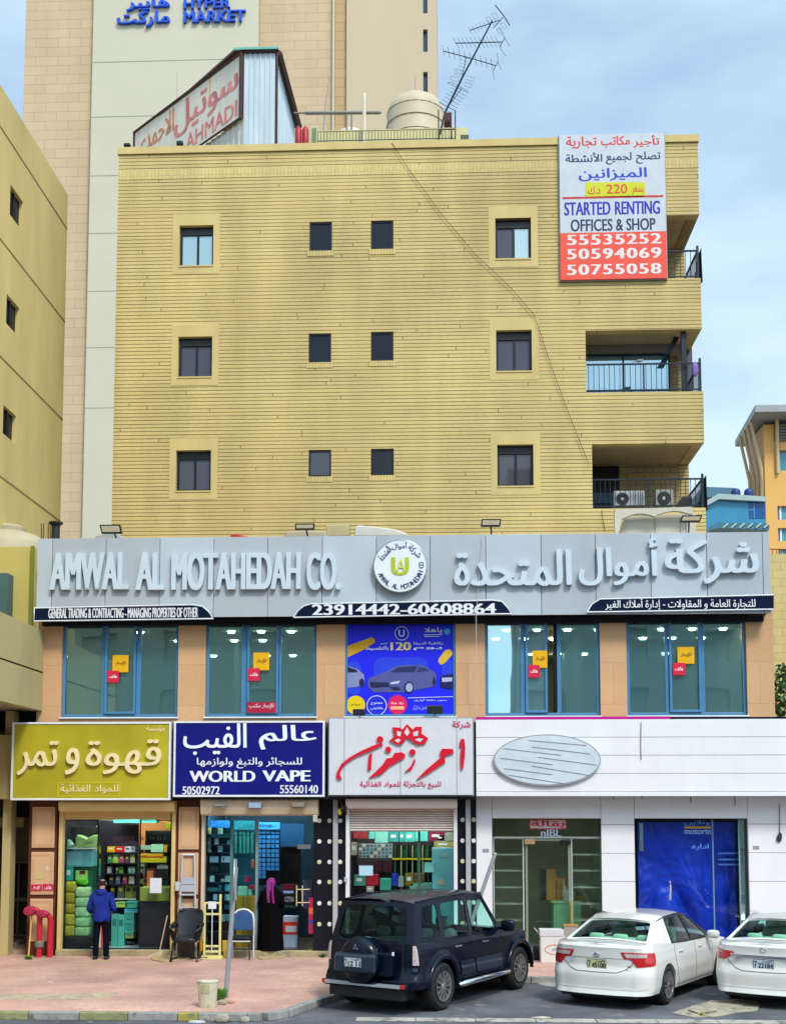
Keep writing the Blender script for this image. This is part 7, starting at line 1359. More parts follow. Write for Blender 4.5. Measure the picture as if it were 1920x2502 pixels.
    for sg in (1, -1): c.patch([(c.st(4.0), .80), (c.st(4.35), .80), (c.st(4.3), .96), (c.st(4.05), .98)], .008, sg=sg).build('headlight', CLRT, r)
    return r
offroader()
# ---------------------------------------------------------------- white saloons
PEARL = mat('white_paint', (.63, .625, .58), .16, var=.03, scale=.6, coat=1)
def saloon(loc, label, lights, words, emblem, L=4.78, hw=.905, tint='c4c890', chrome=False):
    r = thing('parked_car', label, 'car', loc, HEAD, local=True); r.scale = (1.04, 1.04, 1.04); wh = (1.02, 3.80); SE = mat('seat_beige', (.34, .42, .36), .8)
    c = Car(L, hw, [(0, 1.045), (.35, 1.06), (.75, 1.07), (1.2, 1.00), (2.4, .96), (3.2, .95), (3.5, .96), (4.2, .86), (4.78, .66)], .24, wh, .365, .33, .34, .55, side=[(0, -.12), (.2, -.05), (.35, -.01), (.55, 0), (.75, -.008), (.9, -.03), (1.0, -.055), (1.1, -.09)], rear=[(.2, -.05), (.35, .0), (.55, .0), (.62, .02), (.70, .05), (.95, .04), (1.02, .03), (1.06, .07)], nose=.85)
    m = c.tub(22); c.cap(m, .0, .62, .03); c.cap(m, 3.3, L, .06); m.build('body', PEARL, r, smooth=38)
    under(r, L, .60, .42, wh, .365, hw, .33, .95)
    yb = lambda x: c.S(c.st(max(x, .3)), interp(c.top, x)).y
    stn = [(.50, 1.14, 1.36, .60), (1.30, 1.50, 1.415, .62), (2.36, 2.28, 1.44, .63), (3.40, 2.62, 1.415, .61)]
    bd, gl, gd = MB(), MB(), MB(); pts = {}
    for sg in (1, -1):
        B_ = [Vector((a, yb(a)*sg if i else .77*sg, interp(c.top, a) if i else 1.065)) for i, (a, t, z, y) in enumerate(stn)]; T_ = [Vector((t, y*sg, z)) for a, t, z, y in stn]; pts[sg] = (B_, T_)
        for i in range(3):
            gd = MB(); q = (B_[i], B_[i+1], T_[i+1], T_[i]) if sg < 0 else (B_[i+1], B_[i], T_[i], T_[i+1])
            ins = [(.62, .03, .0, .14), (.05, .03, .06, .07), (.03, .17, .06, .08)][i]
            if i == 0: ins = (.58, .02, .06, .14)
            if sg > 0: ins = (ins[1], ins[0], ins[2], ins[3])
            
            if i: wf = MB(); glazed(wf, gd, q, ins, .12, .02); wf.build('window_frame', DKP, r, smooth=38); gd.build('side_window', CARGD, r, smooth=50)
            else: bd.grid(lambda u, v: tuple((q[0]*(1-u)+q[1]*u)*(1-v)+(q[3]*(1-u)+q[2]*u)*v+Vector((0, sg*.02*4*u*(1-u), 0))), 8, 6)
    (BL_, TL_), (BR_, TR_) = pts[1], pts[-1]
    glazed(bd, gl, (BL_[0], BR_[0], TR_[0], TL_[0]), (.045, .045, .05, .05), .07, .07); gl.build('rear_window', CARGL, r, smooth=50); gl = MB(); glazed(bd, gl, (BR_[3], BL_[3], TL_[3], TR_[3]), (.04, .04, .04, .05), .08, .08)
    def roof(u, v):
        k = u*3; i = min(2, int(k)); f = k-i; p = (TR_[i]*(1-f)+TR_[i+1]*f)*(1-v)+(TL_[i]*(1-f)+TL_[i+1]*f)*v; p.z += .045*(1-abs(2*v-1)**2.6)+.02*math.sin(math.pi*u); p.x += (-.06*(1-u)+.06*u)*(1-abs(2*v-1)**2)*(1 if u in (0, 1) else abs(2*u-1)); return p
    bd.grid(roof, 18, 14); bd.build('cabin', PEARL, r, smooth=38); gl.build('windscreen', CARGL, r, smooth=50)
    m = MB(); m.box(.55, 3.3, -.74, .74, .44, .50); m.build('cabin_floor', DKP, r); m = MB(); m.box(.6, 1.0, -.70, .70, .95, .985); m.build('parcel_shelf', mat('shelf_grey', (.2, .24, .22), .8), r); m = MB(); m.box(3.05, 3.4, -.74, .74, .5, .93); m.build('dashboard', DKP, r)
    for x, y in ((2.45, .37), (2.45, -.37)): seat(r, x, y, SE, .44)
    m = MB(); m.blob((1.22, 0, .86), (.12, .66, .22), 16, 8, .5); m.build('rear_seat', SE, r, smooth=60); m = MB()
    for y in (.44, 0, -.44): m.blob((1.10, y, 1.06), (.06, .14, .075), 12, 8, .5)
    m.build('headrest', mat('headrest_pale', (.45, .55, .38), .8), r, smooth=60)
    m = MB(); m.lathe([(.17, -.012), (.19, 0), (.17, .012)], (2.85, .37, 1.02), 20, 'x', caps=False); m.build('steering_wheel', DKP, r, smooth=60); m = MB(); m.box(2.75, 2.8, -.1, .1, 1.28, 1.34); m.build('inner_mirror', DKP, r, bevel=.01)
    for sg in (1, -1):
        wheel(r, wh[0], sg*(hw-.115), .33, .21, sg, 10, .68); wheel(r, wh[1], sg*(hw-.115), .33, .21, sg, 10, .68)
        for x in (2.42, 3.36): c.line([(c.st(x), .27), (c.st(x), .955)], .005, sg).build('door_gap', mat('gap_grey', (.12, .12, .12), .7), r)
        c.line([(c.st(1.40), .98), (c.st(1.36), .80), (c.st(1.46), .55), (c.st(1.55), .27)], .005, sg).build('door_gap', mat('gap_grey', (.12, .12, .12), .7), r)
        for x in (1.58, 2.58): p = c.S(c.st(x), .845, .028); m = MB(); m.box(p.x, p.x+.19, min(p.y*sg, (p.y-.025)*sg), max(p.y*sg, (p.y-.025)*sg), .835, .86); m.build('door_handle', PEARL, r, bevel=.008)
        m = MB(); m.blob((3.10, sg*1.0, 1.02), (.08, .115, .075), 14, 10, .65); m.box(3.08, 3.15, min(sg*.84, sg*.92), max(sg*.84, sg*.92), .95, .99); m.build('mirror', PEARL, r, smooth=60)
        c.line([(c.st(1.42), .30), (c.st(3.3), .30)], .006, sg).build('sill_line', mat('gap_grey', (.12, .12, .12), .7), r)
        if lights == 'wedge':
            c.patch([(8.0, .83), (23.5, .83), (23.5, .93), (7.0, .945)], .010, sg=sg, n=12).build('tail_light', REDT, r); c.patch([(12.5, .70), (22.5, .72), (23.5, .832), (9.5, .832)], .009, sg=sg, n=12).build('tail_light', REDT, r); c.patch([(8.6, .855), (17.5, .86), (18, .915), (8.0, .92)], .015, sg=sg, n=10).build('tail_light_lens', CLRT, r)
        else:
            c.patch([(8.2, .85), (25.5, .83), (24.5, .955), (8.8, .915)], .010, sg=sg, n=12).build('tail_light', REDT, r); c.patch([(12, .775), (24.5, .765), (25.5, .832), (8.4, .852)], .009, sg=sg, n=12).build('tail_light', REDT, r); c.patch([(14, .88), (22, .885), (21.5, .925), (13.5, .912)], .014, sg=sg, n=8).build('tail_light_lens', mat('tail_pink', (.6, .2, .2), .2, coat=1), r)
    # boot lid gap, bumper, plate
    for sg in (1, -1): c.line([(0, .60), (6, .605), (8.5, .66), (10.5, .76), (11, .82)], .006, sg, .003).build('boot_gap', mat('gap_grey', (.12, .12, .12), .7), r); c.line([(0, .835), (8, .835)], .004, sg, .003).build('boot_crease', mat('crease_grey', (.33, .33, .32), .5), r)
    c.line([(0, .33), (14, .33), (18, .36)], .004, 1, .003).build('bumper_crease', mat('crease_grey', (.33, .33, .32), .5), r); c.line([(0, .33), (14, .33), (18, .36)], .004, -1, .003).build('bumper_crease', mat('crease_grey', (.33, .33, .32), .5), r)
    m = MB(); m.box(.06, .3, -.68, .68, .18, .245); m.build('rear_valance', DKP, r, bevel=.02); px = c.S(0, .72).x; plate(r, px-.0, .655, words, .34, .155, 0, col=tint)
    m = MB()
    if emblem == 'oval':
        for rx_, rz2, cz2 in ((.052, .034, 0), (.02, .033, 0)): m.tube([(c.S(0, .89).x-.006, rx_*math.cos(2*math.pi*i/20), .885+cz2+rz2*math.sin(2*math.pi*i/20)) for i in range(21)], .005, 5)
        m.tube([(c.S(0, .89).x-.006, .034*math.cos(2*math.pi*i/20), .9+.012*math.sin(2*math.pi*i/20)) for i in range(21)], .004, 5); m.build('emblem', CHROME, r)
    else:
        m.tube([(c.S(0, .97).x-.006, .05*math.cos(2*math.pi*i/20), .965+.034*math.sin(2*math.pi*i/20)) for i in range(21)], .005, 5); m.build('emblem', CHROME, r)
    if chrome: m = MB(); x = c.S(0, .865).x; m.box(x-.02, x+.005, -.55, .55, .845, .88); m.build('chrome_bar', CHROME, r, bevel=.006)
    m = MB(); x = c.S(4, .80).x; m.box(x-.007, x+.001, -.60, -.54, .70, .725); m.build('badge', paint('7c8048', .4), r); m = MB(); m.box(x-.007, x+.001, .40, .50, .80, .812); m.build('badge', GREYM, r)
    if emblem != 'oval': m = MB(); m.tube([(.25, -.5, 1.07), (.25, -.0, 1.075)], .004, 4); m.build('lid_crease', mat('crease_grey', (.33, .33, .32), .5), r)
    return r
saloon((2.62, -6.22, -.124), 'white saloon with wedge tail lights and a yellowish number plate, parked in the middle', 'wedge', '45100', 'oval')
saloon((5.50, -6.18, -.124), 'white saloon with a chrome boot strip, cut by the right edge of the photo', 'long', '22184', 'ring', tint='c2ccd6', chrome=True)
# ---------------------------------------------------------------- people
def skin(name, verts, edges, radii, mt, parent, sub=2, root=0, loc=None):
    me = bpy.data.meshes.new(name); off = Vector(loc or (0, 0, 0)); me.from_pydata([tuple(Vector(v)-off) for v in verts], edges, []); me.materials.append(mt)
    o = bpy.data.objects.new(name, me); COL.objects.link(o); o.location = off if not parent else (0, 0, 0)
    if parent: o.parent = parent
    o.modifiers.new('skin', 'SKIN'); sv = me.skin_vertices[0].data
    for i, r in enumerate(radii): sv[i].radius = r if isinstance(r, tuple) else (r, r); sv[i].use_root = (i == root)
    o.modifiers['skin'].use_smooth_shade = True
    s = o.modifiers.new('subdivision', 'SUBSURF'); s.levels = sub; s.render_levels = sub
    OFF[o.name] = (0, 0, 0); return o
SKIN = mat('skin', (.42, .23, .15), .55, var=.08, scale=12); HAIR = mat('hair', (.012, .010, .009), .6, var=.3, scale=30); BLH = mat('blue_hoodie', (.012, .026, .20), .9, var=.22, scale=5, bump=.6, bscale=9, spec=.1); TRS = mat('dark_trousers', (.004, .0045, .008), .9, var=.3, scale=6, bump=.5, bscale=8, spec=.06); SHOE = mat('shoe', (.02, .015, .014), .6)
def man():
    pf = PG(246, 2345); x0, y0 = pf.x, pf.y
    r = thing('person', 'man seen from behind in a blue hooded sweatshirt and dark trousers', 'person', (x0, y0, 0), 0, local=True)
    # faces +y (away); body one surface
    V, E_, R_2 = [], [], []
    def ad(p, rr, par=None):
        V.append(p); R_2.append(rr)
        if par is not None: E_.append((par, len(V)-1))
        return len(V)-1
    pel = ad((0, 0, .90), (.145, .115)); sp = ad((0, -.01, 1.10), (.15, .11), pel); ch = ad((0, -.01, 1.30), (.165, .115), sp); nk0 = ad((0, .0, 1.44), (.09, .08), ch); nk = ad((0, .015, 1.50), (.058, .06), nk0); hd = ad((0, .035, 1.585), (.074, .085), nk); hd2 = ad((0, .04, 1.655), (.076, .092), hd); tp = ad((0, .035, 1.705), (.05, .06), hd2)
    for s in (1, -1):
        sh = ad((s*.165, -.005, 1.34), .05, ch); el = ad((s*.28, -.02, 1.08), .044, sh); wr = ad((s*.215, .17, .97), .030, el); pm = ad((s*.155, .21, .945), (.036, .022), wr)
        for k in range(4): b = ad((s*.11, .235+.006*k, .975-.02*k), .010, pm); ad((s*(.065-.006*k), .24+.004*k, .97-.02*k), .0085, b)
        t1 = ad((s*.165, .22, .985), .011, pm); ad((s*.13, .235, 1.01), .009, t1)
        hp = ad((s*.09, 0, .86), .10, pel); kn = ad((s*.105, .015, .47), .062, hp); an = ad((s*.115, -.015, .09), .043, kn); ad((s*.125, .11, .035), (.045, .03), an)
    skin('body', V, E_, R_2, SKIN, r)
    V, E_, R_2 = [], [], []
    pel = ad((0, 0, .93), (.175, .135)); sp = ad((0, -.015, 1.10), (.19, .14), pel); ch = ad((0, -.015, 1.28), (.20, .145), sp); cl = ad((0, -.005, 1.41), (.14, .12), ch); ad((0, .0, 1.475), (.085, .085), cl)
    for s in (1, -1):
        sh = ad((s*.19, -.01, 1.36), .090, ch); a1 = ad((s*.235, -.02, 1.22), .075, sh); el = ad((s*.285, -.02, 1.07), .064, a1); ad((s*.245, .15, .98), .048, el)
    skin('hoodie', V, E_, R_2, BLH, r)
    m = MB(); m.grid(lambda u, v: tuple((q*k*(1+.02*math.sin(u*44+v*5)) for q, k in ((math.cos(u*2*math.pi), interp([(0, .188), (.12, .197), (.3, .199), (.6, .198), (.85, .19), (1, .15)], v)), (math.sin(u*2*math.pi), interp([(0, .158), (.12, .160), (.3, .155), (.6, .149), (.85, .145), (1, .11)], v)))))+(.815+.36*v,), 40, 14); m.build('hem', BLH, r, smooth=70)
    V, E_, R_2 = [], [], []
    pel = ad((0, .012, .91), (.150, .108))
    for s in (1, -1): hp = ad((s*.088, .005, .79), (.098, .098), pel); th = ad((s*.10, .01, .62), .088, hp); kn = ad((s*.108, .012, .46), .077, th); cf = ad((s*.114, .0, .25), .072, kn); ad((s*.118, .0, .05), .073, cf)
    skin('trousers', V, E_, R_2, TRS, r)
    for s in (1, -1): m = MB(); m.blob((s*.125, .04, .035), (.052, .15, .045), 14, 8, .7); m.build('shoe', SHOE, r, smooth=60)
    m = MB(); m.blob((0, -.075, 1.435), (.135, .085, .075), 16, 10, .85); m.lathe([(.085, .0), (.115, .02), (.10, .055), (.075, .06)], (0, -.005, 1.43), 20, caps=False); m.build('hood', BLH, r, smooth=60)
    m = MB(); hc = Vector((0, .04, 1.645))   # hair: back and sides, bald crown
    def hr(u, v):
        a = math.pi*(1.0+1.0*u)+0; el = -.75+v*1.25; q = 1.04; return (hc.x+.082*q*math.cos(a)*math.cos(el), hc.y+.098*q*math.sin(a)*math.cos(el), hc.z+.098*math.sin(el)*q-.01)
    m.grid(hr, 18, 8); m.blob((.068, .04, 1.64), (.018, .06, .06), 10, 8); m.blob((-.068, .04, 1.64), (.018, .06, .06), 10, 8); m.build('hair', HAIR, r, smooth=70)
    for s in (1, -1): m = MB(); m.blob((s*.083, .03, 1.615), (.012, .022, .034), 10, 8); m.build('ear', SKIN, r, smooth=70)
    r.rotation_euler = (0, 0, rad(3)); r.scale = (1.0, 1.0, 1.03)
man()
def woman():
    b = P(662, 2312, .15); x0, y0 = b.x, .05
    r = thing('person', 'woman seen from behind in a long black robe and magenta head scarf', 'person', (x0, y0, .137), rad(-12), local=True)
    V, E_, R_2 = [], [], []
    def ad(p, rr, par=None):
        V.append(p); R_2.append(rr)
        if par is not None: E_.append((par, len(V)-1))
        return len(V)-1
    pel = ad((0, 0, .86), (.15, .12)); ch = ad((0, 0, 1.22), (.15, .11), pel); nk = ad((0, .01, 1.38), .055, ch); hd = ad((0, .03, 1.46), (.07, .082), nk); ad((0, .035, 1.55), (.06, .075), hd)
    for s in (1, -1):
        sh = ad((s*.16, 0, 1.28), .055, ch); el = ad((s*.22, .02, 1.02), .042, sh); wr = ad((s*.16, .2, 1.0), .028, el); pm = ad((s*.13, .26, 1.0), (.034, .02), wr)
        for k in range(4): bb = ad((s*(.12-.012*k), .30, 1.02-.016*k), .009, pm); ad((s*(.11-.012*k), .335, 1.015-.016*k), .008, bb)
        t1 = ad((s*.10, .275, 1.02), .01, pm); ad((s*.085, .30, 1.03), .008, t1)
        hp = ad((s*.09, 0, .80), .09, pel); kn = ad((s*.09, .01, .44), .058, hp); an = ad((s*.09, -.01, .08), .04, kn); ad((s*.1, .11, .03), (.04, .028), an)
    skin('body', V, E_, R_2, SKIN, r)
    ROBE = mat('black_robe', (.0028, .0022, .0028), .9, var=.2, scale=4, spec=.05)
    pr = [(.30, .0), (.285, .3), (.26, .6), (.245, .85), (.24, 1.05), (.235, 1.22), (.20, 1.33), (.12, 1.41), (.08, 1.44)]
    def rb(u, v):
        k = v*(len(pr)-1); i = min(len(pr)-2, int(k)); f = k-i; R0 = pr[i][0]*(1-f)+pr[i+1][0]*f; z = pr[i][1]*(1-f)+pr[i+1][1]*f; a = 2*math.pi*u; w = 1+.045*math.sin(a*9+z*2)*(1-v)+.02*math.sin(a*5); return (R0*w*math.cos(a), R0*w*.78*math.sin(a), z)
    m = MB(); m.grid(rb, 72, 24); m.build('robe', ROBE, r, smooth=70)
    for s in (1, -1): m = MB(); m.tube([(s*.17, 0, 1.29), (s*.25, .01, 1.05), (s*.19, .17, .98), (s*.16, .22, .98)], [.085, .085, .075, .07], 12); m.build('sleeve', ROBE, r, smooth=70)
    SCARF = mat('magenta_scarf', (.20, .014, .15), .75, var=.45, scale=7, stretch=(3, 3, .6))
    m = MB(); m.blob((0, .025, 1.50), (.098, .115, .125), 18, 12, .95, .02, 2)
    m.grid(lambda u, v: (.02+.12*(u-.5)*1.5+.05*v, -.10-.03*math.sin(u*9)-.09*math.sin(v*2.0), 1.56-.50*v+.02*math.sin(u*7)), 12, 12); m.build('scarf', SCARF, r, smooth=70)
    m = MB(); m.blob((-.09, .10, 1.50), (.03, .05, .04), 10, 8); m.build('scarf_edge', paint('6e6470', .8), r, smooth=70)
woman()
# ================================================================ things on the pavement
# red twin standpipe
REDP = mat('hydrant_red', (.50, .015, .035), .35, var=.15, scale=4, coat=.3)
p1, p2 = PG(95, 2340), PG(127, 2338); t = thing('standpipe', 'pair of red hooked standpipes beside the left stone pilaster', 'standpipe', (p1.x, p1.y, 0)); yy = p1.y
za, zb_5 = P(90, 2222, yy).z, P(120, 2234, yy).z
def hook(x, ztop, dirn, r_, nm):
    m = MB(); pts = [(x, yy, 0), (x, yy, ztop-.12)]+[(x+dirn*.13*(1-math.cos(rad(a))), yy-.05*math.sin(rad(a)), ztop-.12+.12*math.sin(rad(a))) for a in (30, 60, 90, 115, 140)]; m.tube(pts, [r_]*(len(pts)-1)+[r_*1.05], 14); return m.build(nm, REDP, t, smooth=50)
hook(p1.x, za, -1, .062, 'pipe'); hook(p2.x, zb_5, -1, .066, 'pipe')
CAPM = mat('hydrant_crimson', (.33, .02, .06), .45, var=.2); q = P(74, 2226, yy); m = MB(); m.lathe([(.02, -.13), (.10, -.125), (.13, -.08), (.135, .0), (.11, .07), (.05, .1)], (q.x+.03, yy-.07, q.z), 20, 'y', 1.1, .85); m.build('outlet_cap', CAPM, t, smooth=50)
q = P(110, 2232, yy); m = MB(); m.lathe([(.02, -.12), (.10, -.115), (.13, -.08), (.13, .0), (.1, .07), (.05, .1)], (q.x-.02, yy-.07, q.z-.01), 20, 'y', 1.15, .7); m.build('outlet_cap', CAPM, t, smooth=50)
z = P(90, 2308, yy).z; m = MB(); m.lathe([(.07, -.08), (.1, -.06), (.105, .04), (.08, .08)], (p1.x, yy, z), 16); m.build('coupling', mat('coupling', (.17, .15, .11), .7, var=.3), t, smooth=50)
a, b = P(75, 2240, yy-.12), PG(69, 2343); m = MB(); m.tube([(a.x, yy-.05, a.z), (b.x, b.y, .01)], .018, 8); solo('wooden_stick', m, mat('stick_wood', (.55, .36, .10), .7), 'yellow wooden stick leaning on the red standpipe', 'stick')
def tuft(u, v, n, h, label, seed, col=(.10, .26, .03), spread=.12):
    c = PG(u, v); m = MB(); R = random.Random(seed)
    for i in range(n):
        a = R.uniform(0, 6.28); l = R.uniform(.3, 1)*h; d = R.uniform(.2, 1)*spread; b = Vector((c.x+R.uniform(-.04, .04), c.y+R.uniform(-.03, .03), 0)); t_ = b+Vector((math.cos(a)*d, math.sin(a)*d, l)); w = Vector((-math.sin(a), math.cos(a), 0))*.018; md = (b+t_)/2+Vector((0, 0, l*.12)); m.add([b-w*.3, b+w*.3, md+w, t_, md-w], [(0, 1, 2, 3, 4)])
    return solo('weed', m, mat('weed_%d' % seed, col, .6, var=.4, scale=14), label, 'plant', recalc=False)
tuft(70, 2345, 60, .09, 'small bright green weed at the foot of the red standpipe', 1); tuft(539, 2446, 170, .24, 'leafy green weed at the foot of the leaning sign pole', 2, spread=.14); tuft(789, 2340, 50, .10, 'small dark green weed at the foot of the black dotted panel', 3, (.04, .13, .02)); tuft(757, 2339, 60, .2, 'yellow-green weed at the right end of the vape shop step', 4, (.32, .30, .03), .1)
for i, (px, w) in enumerate((((76, 2162, 102, 2178), 'للإيجار'), ((104, 2161, 130, 2177), 'هاتف'))): r = RC(*px, -.14); t = thing('wall_plate', ['left one of the two small pink rental plates on the left stone pilaster', 'right one of the two small pink rental plates on the left stone pilaster'][i], 'plate', (r[0], -.14, r[2])); m = MB(); m.box(r[0], r[1], -.142, -.132, r[2], r[3]); m.build('plate', paint('cc1f4e'), t); text(ar(w), (r[0]+.04, r[1]-.04, r[2]+.03, r[3]-.03), -.1425, paint('f2e6ea'), t, depth=.003, bold=.02)
for px, c, l in (((78, 2094, 88, 2102), 'dcb98c', 'tiny cream sticker scrap high on the left pilaster'), ((112, 2117, 119, 2129), 'd9d2c4', 'two-tone paper scrap in the middle of the left pilaster'), ((86, 2132, 105, 2150), 'd3bc82', 'torn tan paper patch above the pink plates')): r = RC(*px, -.13); m = MB(); m.prism([(r[0], r[2]+.02), (r[0]+.03, r[2]), (r[1], r[2]+.01), (r[1]-.01, r[3]), (r[0]+.01, r[3]-.01)], -.134, -.1318); solo('paper_scrap', m, paint(c, .8), l, 'paper')
# step ladder
t = thing('stepladder', 'aluminium stepladder leaning on the middle stone pilaster', 'ladder', (P(460, 2330, -.4).x, -.4, 0)); AL = mat('aluminium', (.52, .53, .55), .4, metal=.5, var=.08); zt_l = P(460, 2090, -.2).z
fl, fr_ = P(428, 2330, -.45).x, P(476, 2330, -.45).x; tl, tr = P(445, 2090, -.2).x, P(474, 2090, -.2).x; L_ = lambda f, k: Vector(((fl, fr_)[k]*(1-f)+(tl, tr)[k]*f, -.30*(1-f)-.16*f, zt_l*f))
m = MB()
for k in (0, 1): m.tube([L_(0, k), L_(1, k)], .026, 6)
m.tube([L_(1, 0), L_(1, 1)], .026, 6); m.build('frame', AL, t)
for i, f in enumerate((.15, .33, .48, .61)): a, b = L_(f, 0), L_(f, 1); m = MB(); m.box(a.x, b.x, a.y-.05, a.y+.06, a.z-.02, a.z+.02); m.build('step', AL, t, bevel=.006)
a, b = L_(.64, 0), L_(.78, 1); m = MB(); m.box(a.x+.02, b.x+.0, a.y-.02, a.y+.02, a.z, a.z+(b.z-a.z)*.48); m.box(a.x+.02, b.x, a.y-.02, a.y+.02, a.z+(b.z-a.z)*.52, b.z); m.build('tool_tray', paint('b4bac6'), t); m = MB(); m.box(a.x-.12, a.x-.0, a.y, a.y+.05, a.z+.02, a.z+.22); m.build('side_tray', paint('c4c8cc'), t)
m = MB()
for k in (0, 1): p = L_(.95, k); m.tube([p+Vector((0, .03, 0)), Vector((p.x+(.02 if k else -.01), -.14, .02))], .016, 6)
m.build('rear_leg', AL, t)
# black office chair, half reclined
def PGy(u, y): return P(u, 2300, y).x
cx = PGy(456, -.85); t = thing('office_chair', 'black padded armchair on sled legs in front of the stepladder', 'chair', (cx, -.85, 0)); LE = mat('black_leather', (.016, .018, .024), .4, var=.2, bump=.1); BM = paint('141416', .4)
m = MB(); m.grid(lambda u, v: (cx+(.275*(.86+.14*math.sin(v*2.6)) - (.06 if v > .85 else 0)*((v-.85)/.15))*(2*u-1)*(1 if v < .8 else 1-.25*((v-.8)/.2)**2), -.60+.16*v+.05*(2*u-1)**2*-1-.0, .50+.62*v-.05*(2*u-1)**2*(1 if v > .9 else 0)), 14, 14); o = m.build('backrest', LE, t, smooth=70, recalc=False); s = o.modifiers.new('solid', 'SOLIDIFY'); s.thickness = .07; s = o.modifiers.new('bev', 'BEVEL'); s.width = .025; s.segments = 2
m = MB(); m.blob((cx, -.86, .455), (.255, .27, .065), 22, 10, .45); m.build('seat', LE, t, smooth=60)
for s_ in (1, -1):
    m = MB(); x = cx+s_*.285; m.tube([(x, -.60, .74), (x+s_*.02, -.70, .78), (x+s_*.02, -1.06, .74), (x, -1.10, .66), (cx+s_*.25, -1.0, .46)], [.05, .055, .055, .05, .045], 8); m.build('armrest', BM, t, smooth=60)
    m = MB(); x = cx+s_*.22; m.tube([(x, -.68, .42), (x+s_*.03, -1.06, .40), (x+s_*.07, -1.12, .02), (x+s_*.07, -.50, .02)], .026, 8); m.build('leg', BM if s_ < 0 else paint('b5a48c', .4), t, smooth=60)
m = MB(); m.tube([(cx-.29, -.52, .02), (cx+.4, -.52, .02)], .02, 6); m.build('crossbar', BM, t)
r = RC(437, 2296, 470, 2324, -.45); m = MB(); m.box(r[0], r[1], -.45, -.25, 0, r[3]); solo('box', m, paint('4e473c'), 'dull brown box under the black armchair', 'box')
# hand trolley, cream
t = thing('hand_trolley', 'cream painted hand trolley standing upright by the vape shop glass', 'trolley', (P(518, 2330, -.35).x, -.35, 0)); CR = mat('trolley_cream', (.66, .57, .24), .45, var=.12, scale=5); x0, x1 = P(500, 2250, -.4).x, P(539, 2250, -.3).x; zt4 = P(518, 2205, -.3).z
m = MB(); m.box(x0-.03, x0+.02, -.40, -.35, .06, zt4); m.box(x1-.02, x1+.03, -.40, -.35, .06, zt4+.18)
m.build('upright', CR, t, bevel=.008)
m = MB()
for z in (.12, .24, .95, zt4-.04): m.box(x0+.021, x1-.021, -.395, -.355, z, z+.045)
m.build('crossbar', CR, t, bevel=.008); m = MB(); m.box(x0-.06, x1+.07, -.62, -.34, .0, .02); m.box(x0-.06, x1+.07, -.402, -.342, .021, .06); m.build('toe_plate', CR, t); m = MB(); xm = (x0+x1)/2; m.tube([(xm, -.41, .12), (xm, -.42, zt4-.1)], .012, 6); m.box(xm-.09, xm+.09, -.43, -.40, zt4-.14, zt4+.02); m.build('centre_rod', WPOST, t)
for s_ in (x0-.06, x1+.06): m = MB(); m.lathe([(.03, -.02), (.085, -.02), (.085, .02), (.03, .02)], (s_, -.30, .087), 16, 'x'); m.build('wheel', TYRE, t)
for px, c, l, f in (((487, 2300, 498, 2328), 'c89a1c', 'mustard plastic container between the armchair and the trolley', .3), ((542, 2300, 556, 2330), 'b89a3c', 'tan bucket behind the leaning sign pole', .3)): r = RC(*px, -.3); m = MB(); m.lathe([(.0, 0), ((r[1]-r[0])*.42, 0), ((r[1]-r[0])*.5, r[3]), ((r[1]-r[0])*.47, r[3]+.01)], ((r[0]+r[1])/2, -.3, 0), 18); solo('bucket', m, paint(c), l, 'bucket', smooth=40)
# blue banquet chair
xc = P(592, 2300, -.45).x; t = thing('banquet_chair', 'blue upholstered banquet chair with white metal frame at the vape shop', 'chair', (xc, -.4, 0)); UP = mat('blue_cloth', (.028, .085, .21), .85, var=.15, scale=9); WF = paint('dfe3e8', .3); w = .235; zt5 = P(592, 2222, -.3).z; y5 = -.35
ar_ = [(xc-w, .52), (xc-w*1.02, zt5-.22), (xc-w*.9, zt5-.10), (xc-w*.45, zt5-.02), (xc, zt5), (xc+w*.45, zt5-.02), (xc+w*.9, zt5-.10), (xc+w*1.02, zt5-.22), (xc+w, .52)]
m = MB(); m.tube([(a, y5, b) for a, b in ar_], .024, 8); m.build('back_frame', WF, t, smooth=60); m = MB(); m.prism([(xc+(a-xc)*.9, b-.03 if b > .6 else .62) for a, b in ar_], y5-.02, y5+.025); m.build('backrest', UP, t, bevel=.015)
m = MB(); m.blob((xc, y5-.20, .47), (.235, .22, .045), 20, 8, .4); m.build('seat', paint('10131c', .6), t, smooth=60)
for s_ in (1, -1):
    m = MB(); m.tube([(xc+s_*w, y5, .55), (xc+s_*w, y5+.04, .01)], .017, 8); m.build('leg', WF, t); m = MB(); m.tube([(xc+s_*.2, y5-.38, .45), (xc+s_*.21, y5-.40, .01)], .017, 8); m.build('leg', paint('30353c', .4) if s_ > 0 else WF, t)
m = MB(); m.box(xc-.22, xc+.22, y5-.40, y5-.38, .40, .425); m.build('seat_rail', WF, t)
